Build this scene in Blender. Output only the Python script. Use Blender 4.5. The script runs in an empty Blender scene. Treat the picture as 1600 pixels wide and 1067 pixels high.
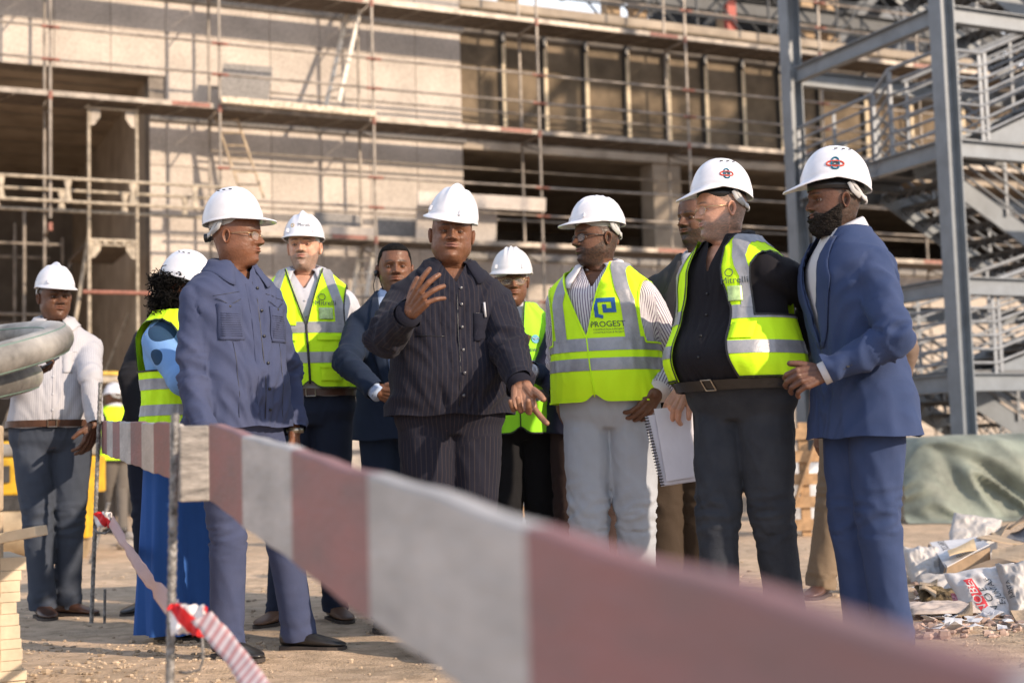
import bpy, bmesh, math, random
import numpy as np
from mathutils import Vector, Matrix, Euler
from mathutils.bvhtree import BVHTree
random.seed(7); np.random.seed(7)
R = math.radians
scene = bpy.context.scene
COL = scene.collection

# ------------------------------------------------------------------ camera, sky, sun, exposure
CAM_H, FPX, PITCH, ROLL = 0.75, 2200.0, R(4.76), R(1.6)
cam_data = bpy.data.cameras.new('camera')
cam = bpy.data.objects.new('camera', cam_data); COL.objects.link(cam)
scene.camera = cam
cam_data.sensor_width = 36.0; cam_data.lens = FPX/1600*36.0
cam_data.clip_start = 0.05; cam_data.clip_end = 2000
CM = Matrix.Rotation(R(90)+PITCH, 3, 'X') @ Matrix.Rotation(-ROLL, 3, 'Z')
cam.location = (0, 0, CAM_H); cam.rotation_euler = CM.to_euler()
cam_data.dof.use_dof = True; cam_data.dof.focus_distance = 5.75; cam_data.dof.aperture_fstop = 2.2
SUN_EL = R(23); SUN_DIR = Vector((0.83*math.cos(SUN_EL), -0.56*math.cos(SUN_EL), math.sin(SUN_EL))).normalized()
world = bpy.data.worlds.new('World'); scene.world = world; world.use_nodes = True
nt = world.node_tree
bg = nt.nodes['Background']
sky = nt.nodes.new('ShaderNodeTexSky'); sky.sky_type = 'NISHITA'; sky.sun_disc = False
sky.sun_elevation = SUN_EL; sky.sun_rotation = math.atan2(SUN_DIR.x, SUN_DIR.y)
sky.air_density = 1.2; sky.dust_density = 1.2; sky.ozone_density = 2.5
# pale haze low in the sky, the same all round the horizon
_tc = nt.nodes.new('ShaderNodeTexCoord'); _sp = nt.nodes.new('ShaderNodeSeparateXYZ'); nt.links.new(_tc.outputs['Generated'], _sp.inputs[0])
_mr = nt.nodes.new('ShaderNodeMapRange'); _mr.inputs[1].default_value = .30; _mr.inputs[2].default_value = .75; _mr.inputs[3].default_value = .95; _mr.inputs[4].default_value = .15; nt.links.new(_sp.outputs[2], _mr.inputs[0])
_mx = nt.nodes.new('ShaderNodeMix'); _mx.data_type = 'RGBA'; _mx.inputs[7].default_value = (4.7, 4.9, 5.35, 1); nt.links.new(_mr.outputs[0], _mx.inputs[0]); nt.links.new(sky.outputs[0], _mx.inputs[6])
nt.links.new(_mx.outputs[2], bg.inputs[0]); bg.inputs[1].default_value = 0.15
sun_d = bpy.data.lights.new('sun', 'SUN'); sun_d.energy = 3.2; sun_d.angle = R(0.9); sun_d.color = (1.0, 0.81, 0.62)
sun = bpy.data.objects.new('sun', sun_d); COL.objects.link(sun)
sun.rotation_euler = SUN_DIR.to_track_quat('Z', 'Y').to_euler()
scene.view_settings.view_transform = 'Standard'; scene.view_settings.look = 'None'
scene.view_settings.gamma = 1; scene.view_settings.use_curve_mapping = False
scene.view_settings.exposure = 0.95
scene.cycles.max_bounces = 6; scene.cycles.diffuse_bounces = 3; scene.cycles.glossy_bounces = 2
scene.cycles.transmission_bounces = 4; scene.cycles.transparent_max_bounces = 6

# ------------------------------------------------------------------ places in the world
def ray(px, py):
    return CM @ Vector(((px-800)/FPX, (533.5-py)/FPX, -1.0))
def P(px, py, Y):
    d = ray(px, py); return Vector((0, 0, CAM_H)) + d*(Y/d.y)
def G(px, Y, z=0.0):
    """point at distance Y and height z that the photograph shows in column px"""
    py = 716 - 0.028*(px-800) + (CAM_H-z)/Y*FPX
    p = P(px, py, Y); p.z = z; return p
FD = Vector((math.cos(R(25)), math.sin(R(25)), 0))      # along the facade, to the right and away
FN = Vector((math.sin(R(25)), -math.cos(R(25)), 0))     # out of the facade, towards the yard
FO = Vector((-2.195, 23.0, 0)) - FN*1.03
def F(u, w, z): return FO + FD*u + FN*w + Vector((0, 0, z))
def FP(px, py, w=0.0):
    d = ray(px, py); o = Vector((0, 0, CAM_H)); t = ((FO + FN*w - o).dot(FN))/d.dot(FN)
    p = o + d*t; return (p-FO).dot(FD), p.z
TA, TB = FD.copy(), -FN                                 # stair tower axes
TO = Vector((5.0, 15.7, 0))
def T(a, b, z): return TO + TA*a + TB*b + Vector((0, 0, z))
def TPb(px, py, a=0.0):       # pixel on the vertical plane a = const
    d = ray(px, py); o = Vector((0, 0, CAM_H)); t = ((TO + TA*a - o).dot(TA))/d.dot(TA)
    return o + d*t
def TPa(px, py, b=0.0):
    d = ray(px, py); o = Vector((0, 0, CAM_H)); t = ((TO + TB*b - o).dot(TB))/d.dot(TB)
    return o + d*t

# ------------------------------------------------------------------ materials
MATS = {}
def mat(name, col, rough=0.7, metal=0.0, var=0.15, scale=8.0, bump=0.0, bscale=60.0, spec=0.5, col2=None, stretch=(1, 1, 1),
        coat=0.0, sheen=0.0, trans=0.0, detail=6, emit=None, coords='Object', sss=0.0, voro=False):
    if name in MATS: return MATS[name]
    m = bpy.data.materials.new(name); m.use_nodes = True; n = m.node_tree; b = n.nodes['Principled BSDF']
    b.inputs['Roughness'].default_value = rough; b.inputs['Metallic'].default_value = metal
    b.inputs['Specular IOR Level'].default_value = spec; b.inputs['Coat Weight'].default_value = coat
    b.inputs['Sheen Weight'].default_value = sheen; b.inputs['Transmission Weight'].default_value = trans
    if sss:
        b.inputs['Subsurface Weight'].default_value = sss; b.inputs['Subsurface Radius'].default_value = (0.02, 0.008, 0.004)
    tc = n.nodes.new('ShaderNodeTexCoord'); mp = n.nodes.new('ShaderNodeMapping'); mp.inputs['Scale'].default_value = stretch
    n.links.new(tc.outputs[coords], mp.inputs['Vector'])
    no = n.nodes.new('ShaderNodeTexNoise'); no.inputs['Scale'].default_value = scale; no.inputs['Detail'].default_value = detail
    no.inputs['Roughness'].default_value = 0.62
    n.links.new(mp.outputs[0], no.inputs['Vector'])
    mx = n.nodes.new('ShaderNodeMix'); mx.data_type = 'RGBA'
    c = tuple(col)
    c2 = tuple(col2) if col2 else tuple(max(0, x*(1-2*var)) for x in c)
    c1 = c if col2 else tuple(min(1, x*(1+var)) for x in c)
    mx.inputs[6].default_value = (*c1, 1); mx.inputs[7].default_value = (*c2, 1)
    rp = n.nodes.new('ShaderNodeValToRGB'); rp.color_ramp.elements[0].position = 0.35; rp.color_ramp.elements[1].position = 0.68
    n.links.new(no.outputs['Fac'], rp.inputs[0]); n.links.new(rp.outputs[0], mx.inputs[0])
    n.links.new(mx.outputs[2], b.inputs['Base Color'])
    if bump:
        if voro:
            n2 = n.nodes.new('ShaderNodeTexVoronoi'); n2.inputs['Scale'].default_value = bscale; o2 = n2.outputs['Distance']
        else:
            n2 = n.nodes.new('ShaderNodeTexNoise'); n2.inputs['Scale'].default_value = bscale; n2.inputs['Detail'].default_value = 5; o2 = n2.outputs['Fac']
        n.links.new(mp.outputs[0], n2.inputs['Vector'])
        bp = n.nodes.new('ShaderNodeBump'); bp.inputs['Strength'].default_value = bump; bp.inputs['Distance'].default_value = 0.01
        n.links.new(o2, bp.inputs['Height']); n.links.new(bp.outputs[0], b.inputs['Normal'])
    if emit:
        b.inputs['Emission Color'].default_value = (*emit[0], 1); b.inputs['Emission Strength'].default_value = emit[1]
    MATS[name] = m; return m
def nodes_of(m):
    return m.node_tree, m.node_tree.nodes['Principled BSDF']

# ------------------------------------------------------------------ mesh building
def perp(d):
    d = Vector(d).normalized(); a = Vector((0, 0, 1)) if abs(d.z) < 0.9 else Vector((1, 0, 0))
    x = d.cross(a).normalized(); return x, d.cross(x).normalized()
class MB:
    def __init__(s): s.v = []; s.f = []
    def add(s, vs, fs):
        o = len(s.v); s.v.extend([tuple(q) for q in vs]); s.f.extend([tuple(i+o for i in f) for f in fs]); return s
    def obox(s, c, ax, ay, az):
        """box by centre and three half-axis vectors"""
        c, ax, ay, az = Vector(c), Vector(ax), Vector(ay), Vector(az)
        vs = [c + ax*i + ay*j + az*k for i in (-1, 1) for j in (-1, 1) for k in (-1, 1)]
        fs = [(0, 1, 3, 2), (4, 6, 7, 5), (0, 4, 5, 1), (2, 3, 7, 6), (0, 2, 6, 4), (1, 5, 7, 3)]
        if ax.cross(ay).dot(az) < 0: fs = [f[::-1] for f in fs]
        return s.add(vs, fs)
    def fbox(s, u0, u1, w0, w1, z0, z1):
        return s.obox(F((u0+u1)/2, (w0+w1)/2, (z0+z1)/2), FD*((u1-u0)/2), FN*((w1-w0)/2), Vector((0, 0, (z1-z0)/2)))
    def beam(s, p, q, w, h, up=(0, 0, 1)):
        p, q = Vector(p), Vector(q); d = (q-p); L = d.length; d = d/L; up = Vector(up)
        x = d.cross(up); x = x.normalized() if x.length > 1e-4 else perp(d)[0]
        y = x.cross(d).normalized()
        return s.obox((p+q)/2, d*(L/2), x*(w/2), y*(h/2))
    def hbeam(s, p, q, w, h, t=0.012, up=(0, 0, 1)):
        """rolled I section: two flanges and a web"""
        p, q = Vector(p), Vector(q); d = (q-p).normalized(); up = Vector(up)
        x = d.cross(up); x = x.normalized() if x.length > 1e-4 else perp(d)[0]
        y = x.cross(d).normalized()
        s.beam(p+y*(h/2-t/2), q+y*(h/2-t/2), w, t, y); s.beam(p-y*(h/2-t/2), q-y*(h/2-t/2), w, t, y)
        return s.beam(p, q, t, h-2*t, y)
    def tube(s, pts, r, n=8, cap=True, flat=None):
        pts = [Vector(p) for p in pts]; N = len(pts); rr = r if hasattr(r, '__len__') else [r]*N
        tang = []
        for i in range(N):
            a = pts[max(0, i-1)]; b = pts[min(N-1, i+1)]; t = (b-a); tang.append(t.normalized() if t.length > 1e-9 else Vector((0, 0, 1)))
        x, y = perp(tang[0]) if flat is None else (None, None)
        if flat is not None:
            x = Vector(flat); x = (x - tang[0]*x.dot(tang[0])).normalized(); y = tang[0].cross(x)
        vs = []
        for i in range(N):
            x = (x - tang[i]*x.dot(tang[i])).normalized(); y = tang[i].cross(x)
            ra, rb = rr[i] if hasattr(rr[i], '__len__') else (rr[i], rr[i])
            for k in range(n):
                a = 2*math.pi*k/n; vs.append(pts[i] + x*(math.cos(a)*ra) + y*(math.sin(a)*rb))
        fs = [(i*n+k, i*n+(k+1) % n, (i+1)*n+(k+1) % n, (i+1)*n+k) for i in range(N-1) for k in range(n)]
        if cap: fs += [tuple(range(n))[::-1], tuple((N-1)*n+k for k in range(n))]
        return s.add(vs, fs)
    def capsule(s, p, q, ra, rb, n=10, m=3, flat=None, fl=1.0):
        """tapered capsule, closed; fl flattens the second axis"""
        p, q = Vector(p), Vector(q); d = (q-p); L = d.length; d = d/max(L, 1e-9)
        pts, rs = [], []
        for i in range(m): a = math.pi/2*(1-(i+0.35)/m); pts.append(p-d*(ra*math.sin(a))); rs.append(ra*math.cos(a))
        pts.append(p); rs.append(ra); pts.append(q); rs.append(rb)
        for i in range(m-1, -1, -1): a = math.pi/2*(1-(i+0.35)/m); pts.append(q+d*(rb*math.sin(a))); rs.append(rb*math.cos(a))
        return s.tube(pts, [(r, r*fl) for r in rs], n, True, flat)
    def loft(s, rings, cap=True, closed=True):
        n = len(rings[0]); N = len(rings); vs = [p for r in rings for p in r]
        kk = n if closed else n-1
        fs = [(i*n+k, i*n+(k+1) % n, (i+1)*n+(k+1) % n, (i+1)*n+k) for i in range(N-1) for k in range(kk)]
        if cap: fs += [tuple(range(n))[::-1], tuple((N-1)*n+k for k in range(n))]
        return s.add(vs, fs)
    def grid(s, rows):
        return s.loft(rows, cap=False, closed=False)
    def sphere(s, c, r, nu=14, nv=9):
        c = Vector(c); rx, ry, rz = r if hasattr(r, '__len__') else (r, r, r)
        rings = []
        for i in range(1, nv):
            a = math.pi*i/nv; rings.append([c+Vector((rx*math.sin(a)*math.cos(2*math.pi*k/nu), ry*math.sin(a)*math.sin(2*math.pi*k/nu), -rz*math.cos(a))) for k in range(nu)])
        return s.loft(rings)
    def build(s, name, m, parent=None, smooth=False, bevel=0.0, solid=0.0, auto=None):
        me = bpy.data.meshes.new(name); o = bpy.data.objects.new(name, me); COL.objects.link(o)
        off = wloc(parent) if parent else Vector((0, 0, 0))
        me.from_pydata([(x-off.x, y-off.y, z-off.z) for x, y, z in s.v], [], s.f)
        for mm in (m if isinstance(m, (list, tuple)) else [m]): me.materials.append(mm)
        if smooth: me.shade_smooth()
        if auto is not None and smooth:
            me.set_sharp_from_angle(angle=R(auto))
        if parent: o.parent = parent
        if bevel:
            b = o.modifiers.new('bevel', 'BEVEL'); b.width = bevel; b.segments = 2; b.limit_method = 'ANGLE'
        if solid:
            b = o.modifiers.new('solid', 'SOLIDIFY'); b.thickness = solid; b.offset = 0
        return o
def wloc(o):
    v = Vector((0, 0, 0))
    while o: v += o.location; o = o.parent
    return v
def tag(o, label=None, cat=None, group=None, kind=None):
    if label: o['label'] = label
    if cat: o['category'] = cat
    if group: o['group'] = group
    if kind: o['kind'] = kind
    return o
def thing(name, label, cat, loc, group=None):
    o = bpy.data.objects.new(name, None); COL.objects.link(o); o.location = loc; o.empty_display_size = 0.2
    return tag(o, label, cat, group)
# numpy gradient noise
_perm = np.random.RandomState(3).permutation(256).astype(np.int64); _perm = np.concatenate([_perm, _perm, _perm])
_grad = np.random.RandomState(5).normal(size=(256, 3)); _grad /= np.linalg.norm(_grad, axis=1)[:, None]
def noise3(p):
    p = np.asarray(p, float); i = np.floor(p).astype(np.int64); f = p-i; i &= 255
    u = f*f*f*(f*(f*6-15)+10); out = 0
    for dx in (0, 1):
        for dy in (0, 1):
            for dz in (0, 1):
                h = _perm[_perm[_perm[(i[:, 0]+dx) & 255]+((i[:, 1]+dy) & 255)]+((i[:, 2]+dz) & 255)]
                g = _grad[h & 255]; d = (g*(f-np.array([dx, dy, dz]))).sum(1)
                w = (u[:, 0] if dx else 1-u[:, 0])*(u[:, 1] if dy else 1-u[:, 1])*(u[:, 2] if dz else 1-u[:, 2]); out = out+w*d
    return out
def fbm(p, o=3):
    s = 0; a = 1.0; p = np.asarray(p, float)
    for k in range(o): s = s+a*noise3(p*(2**k)+k*17.3); a *= 0.5
    return s
# ================================================================== THE SETTING
# ground: one sheet, finer near the yard
def ground_material():
    m = bpy.data.materials.new('sandy_dirt'); m.use_nodes = True; n = m.node_tree; b = n.nodes['Principled BSDF']; L = n.links
    tc = n.nodes.new('ShaderNodeTexCoord')
    def noise(sc, det=8, stretch=None, rough=0.6):
        x = n.nodes.new('ShaderNodeTexNoise'); x.inputs['Scale'].default_value = sc; x.inputs['Detail'].default_value = det; x.inputs['Roughness'].default_value = rough
        if stretch:
            mp = n.nodes.new('ShaderNodeMapping'); mp.inputs['Scale'].default_value = stretch; mp.inputs['Rotation'].default_value = (0, 0, R(25)); L.new(tc.outputs['Object'], mp.inputs[0]); L.new(mp.outputs[0], x.inputs[0])
        else: L.new(tc.outputs['Object'], x.inputs[0])
        return x
    a = noise(1.3); c = noise(9); d = noise(80, 6); e = noise(2.2, 4, (0.5, 3, 1))
    r1 = n.nodes.new('ShaderNodeValToRGB'); r1.color_ramp.elements[0].color = (0.64, 0.48, 0.34, 1); r1.color_ramp.elements[1].color = (0.46, 0.36, 0.265, 1)
    r1.color_ramp.elements[0].position = 0.36; r1.color_ramp.elements[1].position = 0.66
    L.new(a.outputs[0], r1.inputs[0])
    r2 = n.nodes.new('ShaderNodeValToRGB'); r2.color_ramp.elements[0].color = (0.68, 0.66, 0.62, 1); r2.color_ramp.elements[1].color = (1.12, 1.1, 1.08, 1); r2.color_ramp.elements[0].position = 0.3; r2.color_ramp.elements[1].position = 0.62
    L.new(c.outputs[0], r2.inputs[0])
    mu = n.nodes.new('ShaderNodeMix'); mu.data_type = 'RGBA'; mu.blend_type = 'MULTIPLY'; mu.inputs[0].default_value = 1
    L.new(r1.outputs[0], mu.inputs[6]); L.new(r2.outputs[0], mu.inputs[7])
    v = n.nodes.new('ShaderNodeTexVoronoi'); v.inputs['Scale'].default_value = 42; L.new(tc.outputs['Object'], v.inputs[0])
    r3 = n.nodes.new('ShaderNodeValToRGB'); r3.color_ramp.elements[0].position = 0.1; r3.color_ramp.elements[1].position = 0.2
    L.new(v.outputs['Distance'], r3.inputs[0])
    sp = n.nodes.new('ShaderNodeMix'); sp.data_type = 'RGBA'; sp.inputs[7].default_value = (0.40, 0.33, 0.26, 1)
    gate = n.nodes.new('ShaderNodeMath'); gate.operation = 'GREATER_THAN'; gate.inputs[1].default_value = 0.55; L.new(v.outputs['Color'], gate.inputs[0])
    inv = n.nodes.new('ShaderNodeMath'); inv.operation = 'SUBTRACT'; inv.inputs[0].default_value = 1.0; L.new(r3.outputs[0], inv.inputs[1])
    mm = n.nodes.new('ShaderNodeMath'); mm.operation = 'MULTIPLY'; L.new(inv.outputs[0], mm.inputs[0]); L.new(gate.outputs[0], mm.inputs[1])
    L.new(mm.outputs[0], sp.inputs[0]); L.new(mu.outputs[2], sp.inputs[6])
    L.new(sp.outputs[2], b.inputs['Base Color']); b.inputs['Roughness'].default_value = 0.95; b.inputs['Specular IOR Level'].default_value = 0.15
    add = n.nodes.new('ShaderNodeMath'); add.operation = 'ADD'; L.new(d.outputs[0], add.inputs[0]); L.new(mm.outputs[0], add.inputs[1])
    add2 = n.nodes.new('ShaderNodeMath'); add2.operation = 'MULTIPLY_ADD'; add2.inputs[1].default_value = 2.5; L.new(e.outputs[0], add2.inputs[0]); L.new(add.outputs[0], add2.inputs[2])
    bp = n.nodes.new('ShaderNodeBump'); bp.inputs['Strength'].default_value = 0.9; bp.inputs['Distance'].default_value = 0.02
    L.new(add2.outputs[0], bp.inputs['Height']); L.new(bp.outputs[0], b.inputs['Normal'])
    return m
GM = ground_material()
def ground_h(xy):
    """gentle relief of the trampled yard, zero on average"""
    q = np.column_stack([xy[:, 0]*0.9, xy[:, 1]*0.9, np.zeros(len(xy))])
    h = 0.018*noise3(q) + 0.010*fbm(q*5+3, 3)
    # wheel ruts running along the facade
    t = xy[:, 0]*FD.x + xy[:, 1]*FD.y; w = -xy[:, 0]*FD.y + xy[:, 1]*FD.x
    h += 0.012*np.sin(w*7+1.5*noise3(np.column_stack([t*0.4, w*0.4, t*0])))*np.clip(noise3(np.column_stack([t*0.3, w*0.5, t*0+9]))*3, 0, 1)
    fade = np.clip((xy[:, 1]-2.0)/1.5, 0, 1)*np.clip((22-xy[:, 1])/4, 0, 1)*np.clip((9-np.abs(xy[:, 0]))/2, 0, 1)
    return h*fade
xs = np.concatenate([np.linspace(-400, -12, 12)[:-1], np.linspace(-12, -4, 20)[:-1], np.linspace(-4, 4, 260)[:-1], np.linspace(4, 14, 50)[:-1], np.linspace(14, 400, 12)])
ys = np.concatenate([np.linspace(-120, 0, 8)[:-1], np.linspace(0, 3.5, 20)[:-1], np.linspace(3.5, 9, 230)[:-1], np.linspace(9, 20, 120)[:-1], np.linspace(20, 60, 12)[:-1], np.linspace(60, 600, 8)])
X, Y_ = np.meshgrid(xs, ys); xy = np.column_stack([X.ravel(), Y_.ravel()]); H_ = ground_h(xy)
mb = MB(); nx = len(xs); mb.v = [(a, b, c) for (a, b), c in zip(xy.tolist(), H_.tolist())]
mb.f = [(j*nx+i, j*nx+i+1, (j+1)*nx+i+1, (j+1)*nx+i) for j in range(len(ys)-1) for i in range(nx-1)]
tag(mb.build('ground', GM, smooth=True), kind='structure')
def gh(x, y): return float(ground_h(np.array([[x, y]]))[0])
# loose grit and small stones: uncountable
GRIT = mat('grit', (0.42, 0.33, 0.24), 0.95, var=0.3, scale=3, spec=0.1)
def rock(mb, c, r, seed=0, n=8):
    rs = random.Random(seed); c = Vector(c); sx, sy, sz = rs.uniform(.8, 1.2), rs.uniform(.6, 1.0), rs.uniform(.45, .75)
    rings = []
    for i in range(1, n-1):
        a = math.pi*i/(n-1); ring = []
        for k in range(n):
            q = np.array([[math.sin(a)*math.cos(2*math.pi*k/n), math.sin(a)*math.sin(2*math.pi*k/n), -math.cos(a)]])
            d = r*(1+0.55*float(noise3(q*1.6+seed*3.7)[0])+0.15*rs.uniform(-1, 1)); ring.append(c+Vector((q[0, 0]*sx*d, q[0, 1]*sy*d, q[0, 2]*sz*d)))
        rings.append(ring)
    mb.loft(rings)
mb = MB(); rg = random.Random(11)
for i in range(2600):
    Yd = rg.uniform(3.8, 11); Xd = rg.uniform(-2.6, 3.2)*Yd/6
    if i % 3 == 0: Yd = rg.uniform(4.3, 6.2); Xd = rg.uniform(-2.3, -0.9)*Yd/5.2
    r = rg.choice([.004, .006, .008, .012])*rg.uniform(.7, 1.4)
    rock(mb, (Xd, Yd, gh(Xd, Yd)+r*.25), r, i, 5)
tag(mb.build('gravel', GRIT), kind='stuff', label='small grit and pebbles scattered over the sandy ground')
STONE = mat('sandstone', (0.50, 0.37, 0.24), 0.92, var=0.22, scale=14, bump=0.6, bscale=50, spec=0.15)
rocks = [(128, 992, 4.75, .035, 'upright chunk of pale stone near the stack of cream boards'), (130, 1018, 4.5, .045, 'broad pale stone in front of the upright chunk'),
         (62, 1022, 4.5, .065, 'largest rough sandstone lump beside the cream boards'), (92, 1022, 4.5, .03, 'small stone right of the largest sandstone lump'), (78, 990, 4.85, .025, 'small flat stone beyond the largest sandstone lump'),
         (160, 1010, 4.6, .018, 'little pebble right of the broad pale stone'), (92, 1048, 4.3, .03, 'stone at the lower edge in front of the sandstone lump'), (120, 1060, 4.2, .035, 'pinkish stone at the very bottom edge beside the boards')]
for px, py, Yd, r, lb in rocks:
    p = G(px, Yd); mb = MB(); rock(mb, (p.x, p.y, gh(p.x, p.y)+r*.35), r, int(px*7+py), 10); tag(mb.build('stone', STONE, smooth=True, auto=35), lb, 'stone', 'stones by the left foreground')

# ------------------------------------------------------------------ building shell
def granite():
    m = bpy.data.materials.new('granite_cladding'); m.use_nodes = True; n = m.node_tree; b = n.nodes['Principled BSDF']; L = n.links
    ge = n.nodes.new('ShaderNodeNewGeometry'); oi = n.nodes.new('ShaderNodeObjectInfo')
    no = n.nodes.new('ShaderNodeTexNoise'); no.inputs['Scale'].default_value = 26; no.inputs['Detail'].default_value = 8; no.inputs['Roughness'].default_value = 0.75; L.new(ge.outputs['Position'], no.inputs[0])
    r = n.nodes.new('ShaderNodeValToRGB'); r.color_ramp.elements[0].position = .36; r.color_ramp.elements[0].color = (.39, .34, .295, 1); r.color_ramp.elements[1].position = .6; r.color_ramp.elements[1].color = (.60, .53, .46, 1)
    L.new(no.outputs[0], r.inputs[0])
    n2 = n.nodes.new('ShaderNodeTexNoise'); n2.inputs['Scale'].default_value = 1.4; n2.inputs['Detail'].default_value = 5; L.new(ge.outputs['Position'], n2.inputs[0])
    mr = n.nodes.new('ShaderNodeMapRange'); mr.inputs[1].default_value = .3; mr.inputs[2].default_value = .7; mr.inputs[3].default_value = .80; mr.inputs[4].default_value = 1.08; L.new(n2.outputs[0], mr.inputs[0])
    ra = n.nodes.new('ShaderNodeMapRange'); ra.inputs[3].default_value = .90; ra.inputs[4].default_value = 1.06; L.new(oi.outputs['Random'], ra.inputs[0])
    m1 = n.nodes.new('ShaderNodeMath'); m1.operation = 'MULTIPLY'; L.new(mr.outputs[0], m1.inputs[0]); L.new(ra.outputs[0], m1.inputs[1])
    mu = n.nodes.new('ShaderNodeVectorMath'); mu.operation = 'SCALE'; L.new(r.outputs[0], mu.inputs[0]); L.new(m1.outputs[0], mu.inputs['Scale'])
    L.new(mu.outputs[0], b.inputs['Base Color']); b.inputs['Roughness'].default_value = .85; b.inputs['Specular IOR Level'].default_value = .25
    return m
GRAN = granite()
GRAN_D = mat('dark_granite', (0.24, 0.225, 0.21), 0.75, var=0.25, scale=30, detail=8, coords='Object')
MEMB = mat('brown_membrane_wall', (0.165, 0.125, 0.083), 0.85, var=0.22, scale=1.6, bump=.25, bscale=9, spec=.2)
CONC = mat('concrete', (0.36, 0.30, 0.235), 0.9, var=0.16, scale=1.5, bump=.15, bscale=30, spec=.2)
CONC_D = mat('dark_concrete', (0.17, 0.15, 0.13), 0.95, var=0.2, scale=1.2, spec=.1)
JOINT = mat('backing_wall', (0.22, 0.19, 0.16), 0.95, spec=.1)
uL, _ = FP(-60, 400); u233, zt233 = FP(233, 118); u722, z722 = FP(722, 185)
_, zLin = FP(233, 118); _, zTopL = FP(600, -60)
uR, _ = FP(1700, 300)
_, zMt = FP(900, 38); _, zMb = FP(900, 232); _, zOb = FP(900, 400)
U0, U1 = -13.0, 20.0
zTop = 9.2
bld = thing('unfinished_building', 'unfinished building with pale granite panels at left and bare brown wall at right', 'building', F(0, 0, 0))
mb = MB()
mb.fbox(u233, u722, -.40, -.045, 0, zTop)                 # backing behind granite
mb.fbox(U0, u233, -.40, -.045, zLin, zTop)
mb.build('wall', JOINT, bld)
mb = MB(); mb.fbox(u722, U1, -.38, -.06, zMb, zMt+.12); mb.build('upper_wall', MEMB, bld)['label'] = 'bare brown membrane covered wall band'
mb = MB()
mb.fbox(u722, U1, -.36, .02, zMb-.16, zMb-.002); mb.build('lintel', CONC, bld)
mb = MB(); mb.fbox(u722, U1, -.40, -.05, 0, zOb); mb.build('parapet_wall', JOINT, bld)
# slabs, soffits, back walls
mb = MB()
mb.fbox(U0, u233, -9, -.40, zLin, zLin+.3); mb.fbox(u722, U1, -9, -.38, zMb, zMb+.3); mb.fbox(U0, U1, -9, -.4, zMt+.12, zMt+.4)
mb.build('floor_slab', CONC, bld)
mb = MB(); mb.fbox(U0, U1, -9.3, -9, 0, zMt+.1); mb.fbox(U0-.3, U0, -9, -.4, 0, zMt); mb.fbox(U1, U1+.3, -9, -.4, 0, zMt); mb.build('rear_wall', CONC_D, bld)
mb = MB(); mb.fbox(u233, u233+.3, -9, -.42, 0, zLin); mb.fbox(u722-.3, u722-.02, -9, -.42, 0, zMb); mb.build('side_wall', CONC, bld)
# soffit formwork joints in the left bay
for k in range(7):
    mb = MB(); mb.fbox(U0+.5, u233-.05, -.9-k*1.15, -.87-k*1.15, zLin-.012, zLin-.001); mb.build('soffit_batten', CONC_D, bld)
uc0, _ = FP(1019, 330, -.1); uc1, _ = FP(1062, 330, -.1)
mb = MB(); mb.fbox(uc0, uc1, -.5, -.02, 0, zMb-.162); mb.build('column', CONC, bld, bevel=.01)
for k in range(3):
    mb = MB(); mb.fbox(uc0-2.9+k*5.6, uc0-2.55+k*5.6, -5.2, -4.9, 0, zMb-.01); mb.build('column', CONC_D, bld)
# granite panels, one by one
def cube_mesh(name, m):
    b = MB(); b.obox((0, 0, 0), FD*.5, FN*.5, Vector((0, 0, .5))); o = b.build(name, m); me = o.data; bpy.data.objects.remove(o); return me
PANEL = cube_mesh('stone_panel', GRAN); fr = Matrix(((FD.x, FN.x, 0), (FD.y, FN.y, 0), (0, 0, 1)))
def fpanel(name, me, parent, u0, u1, w0, w1, z0, z1):
    """unit box mesh stretched in facade axes: built by geometry, copied by data"""
    key = (name, round(u1-u0, 3), round(w1-w0, 3), round(z1-z0, 3)); global _pc
    if key not in _pc:
        b = MB(); su, sw, sz = (u1-u0)/2, (w1-w0)/2, (z1-z0)/2; c = .006
        rings = []
        for w, e in ((-sw, 0), (sw-c, 0), (sw, c)):
            rings.append([FD*x+FN*w+Vector((0, 0, z)) for x, z in ((-su+e, -sz+e), (su-e, -sz+e), (su-e, sz-e), (-su+e, sz-e))])
        b.loft(rings); o = b.build(name, me.materials[0]); _pc[key] = o.data; bpy.data.objects.remove(o)
    o = bpy.data.objects.new(name, _pc[key]); COL.objects.link(o); o.parent = parent; o.location = F((u0+u1)/2, (w0+w1)/2, (z0+z1)/2) - wloc(parent); return o
_pc = {}
zrow = [0.05, .95, 2.05, 3.25, 4.45]
_, zj1 = FP(650, 188); _, zj2 = FP(650, 283); _, zj0 = FP(650, 20)
zs = [.05, zj2-2.3, zj2-1.15, zj2, zj1-.02, zj1+1.12, zj1+2.24, zTop]
zs = [z for z in zs if z >= .05]
us = list(np.arange(u722, U0, -.875)); us.append(U0)
g = random.Random(4)
for i in range(len(us)-1):
    a1, a0 = us[i], us[i+1]
    for j in range(len(zs)-1):
        z0, z1 = zs[j], zs[j+1]; b0 = a0
        if a1 <= u233+.02 and z1 <= zLin+.02: continue
        if a0 < u233 < a1 and z0 < zLin: 
            b0 = u233 if z1 <= zLin+.3 else a0
        if a1 <= u233+.02 and z0 < zLin: z0 = zLin
        if b0 == a0 and a0 < u233 < a1 and z0 < zLin: z0 = zLin
        d = g.uniform(-.0015, .0015)
        fpanel('granite_panel', PANEL, bld, b0+.004, a1-.004, -.04, d, z0+.004, z1-.004)
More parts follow.
